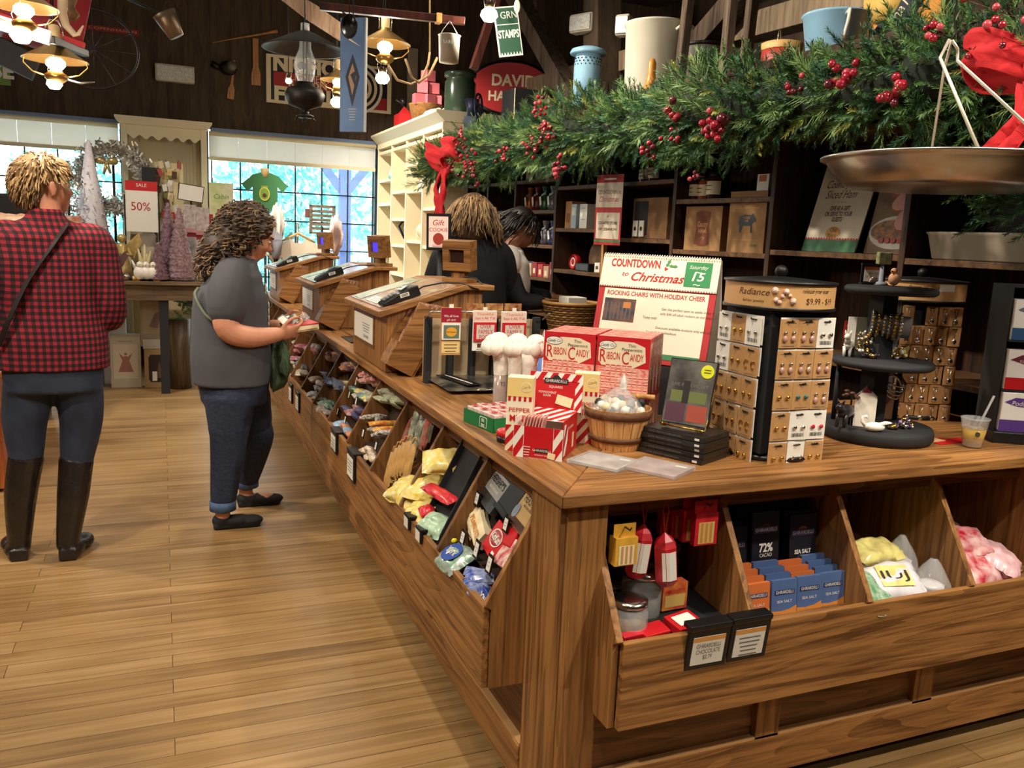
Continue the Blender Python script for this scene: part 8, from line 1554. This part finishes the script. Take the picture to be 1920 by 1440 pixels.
def interp(pts,k=5):
    P = [V(*p) for p in pts];out = []
    for i in range(len(P)-1):
        a = P[max(i-1,0)];b = P[i];c = P[i+1];d = P[min(i+2,len(P)-1)]
        for j in range(k): q = j/k;out.append(((b*2)+(c-a)*q+(a*2-b*5+c*4-d)*q*q+(b*3-a-c*3+d)*q**3)*.5)
    return out+[P[-1]]
def limb(mb,pts,rad,n=14):
    P = interp(pts,5);R_ = []
    for i in range(len(P)): f = i/5;k = min(int(f),len(rad)-2);R_.append(rad[k]+(rad[k+1]-rad[k])*(f-k))
    mb.tube(P,R_,None,n);mb.ball(P[0],R_[0]*.98,None,14);mb.ball(P[-1],R_[-1]*.98,None,14)
def loft(mb,rings,yaw=0,n=26):
    # rings: (centre, half width, half depth); half width runs sideways of the facing direction
    vs = [];c_,s_ = math.cos(yaw),math.sin(yaw)
    R = []
    for i in range(len(rings)-1):
        for j in range(4): q = j/4;q = q;a,b = rings[i],rings[i+1];e = q*q*(3-2*q);R.append((V(*a[0])*(1-q)+V(*b[0])*q,a[1]+(b[1]-a[1])*e,a[2]+(b[2]-a[2])*e))
    R.append((V(*rings[-1][0]),rings[-1][1],rings[-1][2]))
    for c,a,d in R:
        for k in range(n):
            t = 2*PI*k/n;x = a*math.copysign(abs(math.cos(t))**.85,math.cos(t));y = d*math.copysign(abs(math.sin(t))**.85,math.sin(t));vs.append((c.x+x*c_-y*s_,c.y+x*s_+y*c_,c.z))
    fs = [(j*n+i,j*n+(i+1) % n,(j+1)*n+(i+1) % n,(j+1)*n+i) for j in range(len(R)-1) for i in range(n)] + [tuple(range(n))[::-1],tuple(range((len(R)-1)*n,len(R)*n))]
    mb.add(vs,fs,None,True)
def grow(mb,name,parent,vox=.008,smooth=6):
    o = mb.obj(name,parent);m = o.modifiers.new('skin','REMESH');m.mode = 'VOXEL';m.voxel_size = vox;m.use_smooth_shade = True
    if smooth: s = o.modifiers.new('smooth','SMOOTH');s.iterations = smooth;s.factor = .5
    return o
def head(mb,M,k=1.):
    T = M @ Matrix.Scale(k,4)
    for c,r in (((0,-.012,.025),(.076,.092,.085)),((0,.02,-.02),(.066,.078,.085)),((0,.045,-.075),(.040,.042,.034)),((0,.03,-.05),(.056,.055,.045)),((0,.100,-.018),(.013,.018,.016)),((0,.092,.005),(.009,.012,.024)),((0,.088,-.052),(.024,.012,.009)),((0,.086,-.066),(.018,.012,.008)),((0,.075,.035),(.052,.022,.014)),((.035,.068,-.022),(.022,.022,.022)),((-.035,.068,-.022),(.022,.022,.022)),((.078,-.005,-.012),(.008,.018,.030)),((-.078,-.005,-.012),(.008,.018,.030))): mb.ball(c,r,None,18,M=T)
def eyes(M,k,parent,iris=(80,60,44)):
    for s_ in (-1,1):
        mb = MB(WHT);mb.M = M @ Matrix.Scale(k,4);mb.ball((s_*.030,.080,.010),(.013,.010,.008),WHT,12);mb.ball((s_*.030,.088,.010),(.006,.004,.006),mat('iris_brown',iris,.2),8);mb.tube([(s_*.048,.078,.030),(s_*.030,.094,.034),(s_*.012,.094,.030)],.003,mat('brow',(70,50,36),.8));mb.obj('eye',parent)
def hand(mb,w,d,up,side,k=1.,curl=.6,thumb=1):
    # w wrist, d direction of the fingers, up the back of the hand, side towards the thumb
    w = V(*w);d = V(*d).normalized();up = V(*up).normalized();s = V(*side).normalized()
    M = Matrix(((d.x,s.x,up.x,w.x),(d.y,s.y,up.y,w.y),(d.z,s.z,up.z,w.z),(0,0,0,1))) @ Matrix.Scale(k,4)
    for c,r in (((.045,0,0),(.050,.038,.015)),((.075,.004,.0),(.022,.040,.013)),((.01,0,0),(.03,.028,.02))): mb.ball(c,r,None,16,M=M)
    for i,(y,L) in enumerate(((.030,.068),(.010,.078),(-.011,.072),(-.031,.056))):
        p = V(.085,y,0);a = 0;P = [p]
        for seg in (.45,.32,.23): a += curl*(.8 if seg > .4 else .9);p = p+V(math.cos(a),0,-math.sin(a))*(L*seg);P.append(p)
        mb.tube([M @ q for q in interp(P,3)],.0082*k,None,8);mb.ball(M @ P[-1],.0082*k,None,8)
    P = [V(.02,.03,-.004),V(.045,.055,-.012),V(.07,.062,-.022*thumb),V(.092,.055,-.028*thumb)];mb.tube([M @ q for q in interp(P,3)],.0095*k,None,8);mb.ball(M @ P[-1],.009*k,None,8)
def strands(mb,M,n,r0,seed,length,m,wave=.0,low=-.6,th=.003,drop=1.,front=.45,ear=False):
    rr = random.Random(seed)
    for i in range(n):
        a = rr.uniform(0,2*PI);z = rr.uniform(low,1);h = math.sqrt(max(0,1-z*z));d = V(h*math.cos(a),h*math.sin(a),z)
        if d.y > front and z < .45: continue
        if ear and abs(d.x) > .5 and d.y > -.45 and z < .15: continue
        p = V(d.x*r0[0],d.y*r0[1]-.01,d.z*r0[2]+.02);P = []
        t = (V(0,-.15,-1)*drop*(1-.7*max(0,z))+d*.55+V(d.x,d.y,0)*max(0,z)*.6).normalized() if ear else (V(0,-.15,-1)*drop+V(d.x,d.y,0)*.75).normalized();q1 = V(rr.gauss(0,1),rr.gauss(0,1),rr.gauss(0,1)).normalized()
        for j in range(6): f = j/5;P.append(M @ (p+t*(length*f)*rr.uniform(.95,1.05)+d*(.004 if ear else .004+.035*math.sin(f*2.2)*(.35+max(0,z)))+q1*wave*math.sin(f*9+i)+V(0,0,-.3*length*f*f)))
        mb.tube(P,[th,th,th,th*.9,th*.7,th*.3],m[i % len(m)],4)
# ---- woman in the plaid shirt, seen from behind
Y = 3.95;pl = thing('person','short-haired woman from behind in a red and black plaid shirt and tall boots','person',(-.45,Y,0));J = lambda u,v,dy=0: py(u,v,Y+dy)
hc = V(-.435,Y+.02,1.575);HM = TR(*hc) @ RZ(-1.0)
mb = MB(SKIN);head(mb,HM,1.04);limb(mb,[hc+V(0,-.02,-.05),(-.43,Y-.01,1.42)],[.055,.062]);loft(mb,[((-.43,Y,.80),.15,.11),((-.43,Y,1.1),.14,.10),((-.43,Y,1.36),.16,.09),((-.43,Y,1.44),.06,.06)])
for s_,hx_,kn,an in ((1,-.345,J(140,850),V(-.40,Y-.02,.13)),(-1,-.51,J(55,850),V(-.595,Y+.03,.13))): limb(mb,[(hx_,Y,.82),(kn.x+.008*s_,Y,.46),(an.x,an.y,.13)],[.08,.05,.035])
sh = V(-.245,Y,1.345);el = V(-.205,Y+.02,1.06);wr = V(-.27,Y+.22,1.05);limb(mb,[sh,el,wr],[.05,.042,.03]);hand(mb,wr,(-.35,1,.05),(0,0,1),(-1,-.3,0));sh2 = V(-.615,Y,1.345);el2 = V(-.67,Y+.02,1.07);wr2 = V(-.60,Y+.22,1.05);limb(mb,[sh2,el2,wr2],[.05,.042,.03]);hand(mb,wr2,(.35,1,.05),(0,0,1),(1,-.3,0))
grow(mb,'body',pl,.007,4);eyes(HM,1.04,pl)
mb = MB(plaid());loft(mb,[((-.43,Y,.835),.215,.155),((-.425,Y,.93),.210,.155),((-.425,Y,1.1),.185,.14),((-.43,Y,1.27),.205,.135),((-.43,Y-.005,1.37),.19,.115),((-.43,Y-.01,1.42),.125,.085),((-.43,Y-.01,1.455),.072,.070),((-.43,Y-.01,1.485),.066,.066)]);limb(mb,[V(-.29,Y,1.365),sh+V(-.0,0,-.02),el,wr+V(-.0,-.04,0)],[.075,.078,.064,.05]);limb(mb,[V(-.57,Y,1.365),sh2+V(.0,0,-.02),el2,wr2+V(.0,-.04,0)],[.075,.078,.064,.05]);grow(mb,'plaid_shirt',pl,.009,5)
mb = MB(DENG);loft(mb,[((-.43,Y,.74),.185,.145),((-.43,Y,.86),.19,.145),((-.43,Y,.95),.16,.12)]);k1_ = J(140,850);k0_ = J(55,850)
limb(mb,[(-.345,Y,.80),(-.335,Y+.0,.62),(k1_.x+.01,Y,.45),(k1_.x+.005,Y,.38)],[.105,.088,.068,.06]);limb(mb,[(-.515,Y,.80),(-.545,Y,.62),(k0_.x-.012,Y,.47),(k0_.x-.02,Y,.40)],[.105,.088,.068,.06]);grow(mb,'jeans',pl,.009,4)
BT = mat('boot_leather',(30,24,22),.38,noise=(20,.3),bump=(34,.9),coat=.2)
for s_,top_,an in ((1,V(k1_.x+.005,Y,.425),V(-.405,Y-.02,.09)),(-1,V(k0_.x-.012,Y,.45),V(-.595,Y+.03,.09))):
    mb = MB(BT);limb(mb,[top_,top_*.5+an*.5+V(.005*s_,-.01,.02),an,an+V(0,0,-.035)],[.070,.064,.047,.045]);mb.ball(an+V(.02*s_,.03,-.055),(.045,.08,.035),None,16);mb.ball(an+V(.05*s_,.12,-.058),(.044,.07,.030),None,16);mb.box(an.x-.035,an.x+.035,an.y-.05,an.y+.02,.001,.05);grow(mb,'boot',pl,.006,3)
HB = [mat('hair_blond',(176,142,96),.55),mat('hair_brown_dark',(96,72,46),.55),mat('hair_mid',(134,104,68),.55)]
mb = MB(HB[2]);TT = HM @ Matrix.Scale(1.04,4);mb.ball((0,-.022,.040),(.083,.094,.086),None,22,M=TT);mb.ball((0,-.050,-.02),(.066,.054,.070),None,20,M=TT);mb.ball((0,.03,.075),(.072,.07,.045),None,18,M=TT);hr = grow(mb,'hair',pl,.008,3)
mb = MB(HB[0]);strands(mb,TT,900,(.084,.094,.088),3,.038,(HB[0],HB[2],HB[1],HB[0]),.004,-.8,.0045,1.,.55,True);mb.obj('hair_strands',hr)
mb = MB(mat('glasses_metal',(200,180,150),.3,.8));mb.M = TT;mb.tube([(.083,0,.012),(.080,.06,.014),(.056,.105,.012)],.0018);
for s_ in (-1,1): mb.tube([(s_*.032+.022*math.cos(a*PI/6),.108,.008+.016*math.sin(a*PI/6)) for a in range(12)],.0014,None,5,True)
mb.obj('glasses',pl)
mb = MB(mat('strap_black',(34,28,30),.7));pts = [(-.345,Y-.10,1.43),(-.40,Y-.135,1.34),(-.49,Y-.15,1.20),(-.56,Y-.155,1.05),(-.61,Y-.12,.93)];P = interp(pts,4);vs = []
for p in P: vs += [p+V(-.012,-.008,-.008),p+V(.012,-.008,.008),p+V(.012,.02,.008),p+V(-.012,.02,-.008)]
mb.add(vs,[(i*4+a,i*4+(a+1) % 4,i*4+4+(a+1) % 4,i*4+4+a) for i in range(len(P)-1) for a in range(4)]);mb.obj('bag_strap',pl)
# ---- woman in the grey t-shirt, in profile
Y = 4.22;gw = thing('person','curly-haired woman in a grey t-shirt reading a packet beside the candy bins','person',(.30,Y,0));G = lambda u,v,dy=0: py(u,v,Y+dy)
hc = G(470,442);HM = TR(*hc) @ RZ(-PI/2+.12) @ RX(-.45);mb = MB(SKIN);head(mb,HM,1.02)
ch = G(440,560);hp = G(438,700);nb = G(452,497);limb(mb,[hc+V(-.02,0,-.05),nb+V(0,0,-.03)],[.055,.065]);loft(mb,[(hp,.15,.13),(ch,.15,.14),(nb,.07,.06)],-PI/2)
sA = G(425,520,-.17);eA = G(428,618,-.22);wA = G(520,627,-.16);limb(mb,[sA,G(422,570,-.20),eA,G(470,632,-.20),wA],[.062,.062,.055,.050,.034]);hand(mb,wA,(1,.15,.12),(0,-.75,-.65),(.1,-.5,1),1.0,.75)
sB = G(440,520,.17);eB = G(470,610,.24);wB = G(522,612,.10);limb(mb,[sB,eB,wB],[.06,.052,.034]);hand(mb,wB,(1,-.25,.1),(0,.7,-.7),(.1,.5,1),1.0,.75)
nk,na = G(428,835,-.09),G(418,955,-.08);fk,fa = G(482,825,.12),G(462,912,.24)
limb(mb,[hp+V(-.0,-.08,0),nk,na,na+V(.0,0,-.05)],[.09,.055,.036,.034]);mb.ball(na+V(.07,0,-.065),(.09,.036,.024),None,16);limb(mb,[hp+V(0,.08,0),fk,fa,fa+V(.0,0,-.05)],[.09,.055,.036,.034]);mb.ball(fa+V(.07,0,-.065),(.09,.036,.024),None,16)
grow(mb,'body',gw,.006,4);eyes(HM,1.02,gw)
TG = mat('tee_charcoal',(74,74,80),.9,noise=(5,.05),bump=(5,.7));mb = MB(TG)
loft(mb,[(G(434,716),.20,.180),(G(434,670),.205,.188),(G(433,610),.200,.178),(G(434,560),.205,.172),(G(440,520),.195,.125),(G(448,497),.15,.085),(G(454,484),.08,.066)],-PI/2);limb(mb,[G(446,506,-.07),G(434,520,-.15),G(427,548,-.19),G(424,580,-.20)],[.075,.085,.088,.086]);limb(mb,[G(450,506,.07),G(445,520,.15),G(448,548,.19),G(455,577,.20)],[.075,.085,.085,.082]);grow(mb,'grey_t_shirt',gw,.009,5)
mb = MB(mat('print_pale',(196,192,180),.8));rr = random.Random(4)
for i in range(9): c = G(497-.0*i,540+11*i,-.06) + V(.0,0,0);a0 = rr.random()*6;mb.tube([V(c.x+.012*(1 if i > 2 else -.6*i/3),c.y-.03+.022*math.cos(a0+q*.9)*(1-q/9),c.z+.022*math.sin(a0+q*.9)*(1-q/9)) for q in range(7)],.0035)
mb.obj('scroll_print',gw)
mb = MB(DEN);loft(mb,[(G(440,752),.165,.155),(G(438,715),.185,.165),(G(436,695),.18,.16)],-PI/2);limb(mb,[G(432,745,-.08),G(430,800,-.09),nk,na+V(0,0,.03)],[.125,.098,.085,.058]);limb(mb,[G(460,745,.09),G(474,800,.11),fk,fa+V(0,0,.03)],[.125,.098,.080,.058]);grow(mb,'jeans',gw,.009,4)
for c in (na,fa): mb = MB(DENC);mb.M = TR(c.x,c.y,c.z+.0);mb.lathe([(.056,-.002),(.062,0),(.062,.045),(.057,.047),(.05,.04),(.05,.0),(.056,-.002)],DENC,26);mb.obj('jeans_cuff',gw)
for c,gz_ in ((na,0),(fa,0)):
    mb = MB(BLKM);x = c.x;z = .0
    mb.ball((x-.005,c.y,.040),(.048,.040,.036),None,16);mb.ball((x+.06,c.y,.034),(.08,.042,.030),None,16);mb.ball((x+.13,c.y,.030),(.06,.043,.026),None,16);mb.box(x-.045,x+.17,c.y-.034,c.y+.034,.001,.022);grow(mb,'shoe',gw,.006,3)
HC = [mat('hair_curl',(92,70,50),.6),mat('hair_curl_dark',(54,40,30),.6),mat('hair_curl_light',(136,108,76),.6)]
mb = MB(HC[1]);rr = random.Random(6);TT = HM
for c,r in (((0,-.03,.05),(.105,.115,.095)),((0,-.075,-.03),(.115,.085,.11)),((0,-.11,-.11),(.11,.08,.09)),((0,-.10,-.16),(.085,.055,.06))): mb.ball(c,r,None,22,M=TT)
for i in range(110):
    a = rr.uniform(0,6.28);z = rr.uniform(-.8,1);h = math.sqrt(1-z*z);d = V(h*math.cos(a),h*math.sin(a),z)
    if d.y > .55 and z < .6: continue
    f = max(0,-z);mb.ball((d.x*.11,d.y*.115-.035-.06*f,d.z*.11+.02-.08*f),.024,None,8,M=TT)
hr = grow(mb,'hair',gw,.008,1);mb = MB(HC[0])
for i in range(560):
    a = rr.uniform(0,6.28);z = rr.uniform(-1,1);h = math.sqrt(1-z*z);d = V(h*math.cos(a),h*math.sin(a),z)
    if d.y > .62 and z < .5: continue
    f = max(0,-z);p = V(d.x*.128,d.y*(.13-.03*f)-.035-.07*f,d.z*.125+.025-.12*f);t = V(rr.gauss(0,.4),-.2,-1).normalized();u1 = t.cross(d).normalized();P = []
    for j in range(9): q = j/8;P.append(TT @ (p+t*.075*q+d*.012*math.cos(q*11+i)+u1*.012*math.sin(q*11+i)))
    mb.tube(P,[.004]*7+[.003,.0015],HC[(0,2,0,1)[i % 4]],4)
mb.obj('hair_curls',hr)
mb = MB(mat('strap_olive',(92,104,84),.7));mb.tube(interp([G(372,540,-.12),G(366,555,-.15),G(385,590,-.20),G(408,605,-.225)],4),.008);mb.obj('bag_strap',gw)
t = thing('shoulder_bag','green fabric jacket or bag hanging at the front of the curly-haired woman','bag',G(522,690));mb = MB(mat('bag_green_cloth',(78,100,76),.85,noise=(8,.25),bump=(12,.7)));mb.pillow((0,0,0),(.26,.16,.07),None,TR(*G(522,682,-.02)) @ RY(PI/2) @ RX(.5),.35,7,14);mb.pillow((0,0,0),(.17,.09,.05),None,TR(*G(532,672,-.10)) @ RY(PI/2-.1),.35,9,12);mb.obj('cloth',t)
bc = G(556,612,-.06);t = thing('gift_packet','cream and red gift packet held in both hands by the curly-haired woman','packet',bc);Mb = TR(*bc) @ RZ(.12) @ RY(-.12);mb = MB(CRM);mb.M = Mb;mb.box(-.06,.085,-.09,.08,-.016,.012);mb.box(-.062,.087,-.092,.082,.012,.017,RED);mb.box(-.05,.075,-.094,-.09,-.010,-.004,GA);mb.obj('packet',t,bevel=.002);mb = MB(PLA);mb.M = Mb;rr = random.Random(8)
for i in range(26): x,y = rr.uniform(-.07,.05),rr.uniform(-.05,.05);mb.add([(x,y,.018),(x+.03,y+.01,.03+.02*rr.random()),(x+.01,y+.03,.045*rr.random()+.02),(x-.02,y+.01,.05)],[(0,1,2),(0,2,3)],(PLA,WHT,SIL)[i % 3])
mb.obj('crinkled_wrap',t)
# ---- worker in black, from behind
w1 = thing('person','worker in a black top with shoulder-length blond-brown hair, back turned, behind the stands','person',(1.66,4.6,0));hc = V(1.655,4.62,1.575);HM = TR(*hc) @ RZ(-.5) @ RX(-.3)
mb = MB(SKIN);head(mb,HM,1.0);limb(mb,[hc+V(-.01,-.03,-.05),(1.64,4.58,1.42)],[.053,.06]);loft(mb,[((1.66,4.6,.85),.16,.12),((1.66,4.6,1.1),.15,.11),((1.65,4.58,1.36),.15,.09)])
for s_ in (-1,1): limb(mb,[(1.66+s_*.09,4.6,.88),(1.66+s_*.09,4.6,.48),(1.66+s_*.09,4.6,.09)],[.09,.055,.04]);limb(mb,[(1.65+s_*.19,4.58,1.33),(1.66+s_*.24,4.66,1.08),(1.66+s_*.14,4.86,1.02)],[.05,.042,.03]);hand(mb,(1.66+s_*.14,4.86,1.02),(-s_*.3,1,0),(0,0,1),(-s_,0,0))
grow(mb,'body',w1,.008,4);eyes(HM,1.,w1);BT_ = mat('top_black',(22,22,26),.85,bump=(6,.7));mb = MB(BT_);loft(mb,[((1.67,4.6,.80),.20,.17),((1.67,4.6,1.0),.195,.16),((1.66,4.59,1.2),.19,.15),((1.65,4.57,1.34),.20,.125),((1.65,4.56,1.42),.15,.09),((1.645,4.57,1.47),.07,.06)])
for s_ in (-1,1): limb(mb,[(1.65+s_*.13,4.57,1.38),(1.65+s_*.19,4.58,1.31),(1.66+s_*.25,4.66,1.08),(1.66+s_*.15,4.84,1.02)],[.07,.075,.058,.042])
grow(mb,'black_top',w1,.010,5);mb = MB(BLKM)
for s_ in (-1,1): limb(mb,[(1.66+s_*.09,4.6,.86),(1.66+s_*.10,4.6,.48),(1.66+s_*.10,4.6,.07)],[.115,.08,.06]);mb.ball((1.66+s_*.10,4.66,.035),(.05,.11,.034),None,14)
grow(mb,'trousers',w1,.012,3)
mb = MB(HC[0]);
for c,r in (((0,-.02,.035),(.090,.102,.088)),((0,-.05,-.03),(.098,.075,.10)),((0,-.07,-.11),(.10,.06,.08))): mb.ball(c,r,None,20,M=HM)
hr = grow(mb,'hair',w1,.009,3);mb = MB(HC[2]);strands(mb,HM,520,(.094,.104,.088),8,.15,(HC[2],HB[2],HC[0],HB[0]),.012,-.45,.005,1.3,.4);mb.obj('hair_strands',hr)
# ---- dark-haired worker leaning over the basket
w1.location = (1.70,4.72,0)
Y = 4.9;w2 = thing('person','dark-haired worker in a white top leaning over a wicker basket','person',(1.98,Y,0));W = lambda u,v,dy=0: py(u,v,Y+dy);hc = W(980,428);HM = TR(*hc) @ RZ(-PI/2-.5) @ RX(-.5)
mb = MB(SKIN2);head(mb,HM,.98);nb = W(955,462);limb(mb,[hc+V(-.02,0,-.05),nb],[.05,.055]);hp = V(2.0,Y,.92);loft(mb,[(hp,.15,.11),(W(955,530),.14,.10),(nb,.06,.055)],-PI/2)
for s_ in (-1,1): limb(mb,[hp+V(0,s_*.08,-.02),(2.02,Y+s_*.09,.48),(2.0,Y+s_*.09,.09)],[.09,.055,.04])
sA = W(955,485,-.15);eA = W(975,560,-.19);wA = W(1025,567,-.22);limb(mb,[sA,eA,wA],[.05,.042,.03]);hand(mb,wA,(1,-.1,.05),(0,0,1),(0,1,0),.95,.4);sB = W(965,485,.15);eB = W(990,550,.15);wB = W(1035,556,.02);limb(mb,[sB,eB,wB],[.05,.042,.03]);hand(mb,wB,(1,-.2,0),(0,0,1),(0,-1,0),.95,.4)
grow(mb,'body',w2,.007,4);eyes(HM,.98,w2,(40,28,22));mb = MB(mat('top_white',(232,224,216),.85,bump=(7,.8)));loft(mb,[(W(948,560),.17,.135),(W(952,530),.17,.13),(W(952,495),.17,.12),(W(953,470),.12,.085),(nb+V(0,0,.0),.07,.06)],-PI/2);limb(mb,[W(955,480,-.12),sA+V(0,0,-.04)],[.07,.07]);grow(mb,'white_top',w2,.009,4)
mb = MB(BT_);limb(mb,[W(958,520,-.16),eA,wA+V(-.05,0,0)],[.062,.060,.045]);limb(mb,[W(962,520,.15),eB,wB+V(-.05,0,0)],[.06,.058,.045]);grow(mb,'black_sleeves',w2,.009,3);mb = MB(mat('skirt_print',(70,66,60),.8,noise=(40,.7),rgb2=(206,200,190)));loft(mb,[((2.0,Y,.06),.13,.13),((2.0,Y,.5),.15,.14),((2.0,Y,.9),.17,.14),(W(948,556),.155,.12)],-PI/2);grow(mb,'trousers',w2,.012,3)
HK = [mat('hair_black',(24,18,18),.45),mat('hair_black2',(44,34,30),.45)];mb = MB(HK[0])
for c,r in (((0,-.03,.045),(.086,.092,.080)),((0,-.065,-.02),(.083,.06,.09)),((0,-.09,-.11),(.07,.05,.09))): mb.ball(c,r,None,20,M=HM)
hr = grow(mb,'hair',w2,.008,3);mb = MB(HK[0]);strands(mb,HM,420,(.09,.10,.084),5,.11,(HK[0],HK[1],HK[0]),.005,-.4,.004,1.3,-.05);mb.obj('hair_strands',hr)
# basket table
t = thing('work_table','low wooden packing table under the wicker basket behind the counter','table',(2.2,4.45,0));MB(OAK('x')).box(1.95,2.45,4.22,4.66,.885,.91).obj('tabletop',t)
for x in (1.97,2.39):
    for y in (4.24,4.60): MB(OAK('z')).box(x,x+.04,y,y+.04,0,.885).obj('leg',t)
c = V(2.235,4.48,.911);t = thing('wicker_basket','dark woven wicker basket on the packing table in front of the dark-haired worker','basket',c);WK = mat('wicker_dark',(120,84,44),.6);WK2 = mat('wicker_light',(176,132,76),.55)
mb = MB(mat('wicker_core',(70,46,26),.8));mb.M = TR(*c);mb.lathe([(0,0),(.115,0),(.160,.17),(.155,.17),(.11,.01),(0,.01)],None,30);mb.obj('inner_wall',t);mb = MB(WK);mb.M = TR(*c)
for r_ in range(13):
    R1 = .118+.045*r_/12;z = .008+.0135*r_;mb.tube([((R1+.005*math.sin(10*2*PI*i/80*2+(r_ % 2)*PI))*math.cos(2*PI*i/80),(R1+.005*math.sin(10*2*PI*i/80*2+(r_ % 2)*PI))*math.sin(2*PI*i/80),z) for i in range(80)],.006,(WK,WK2)[r_ % 2],5,True)
mb.obj('weave',t);mb = MB(WK2);mb.M = TR(*c);mb.tube([(.167*math.cos(2*PI*i/48),.167*math.sin(2*PI*i/48),.178) for i in range(48)],.010,None,7,True);mb.obj('rim',t)
mb = MB(WHT);mb.M = TR(*c);mb.box(-.06,.06,-.08,.05,.02,.215);tag(mb.obj('paper_stack',bevel=.003),'white folded papers sticking out of the dark wicker basket','paper')
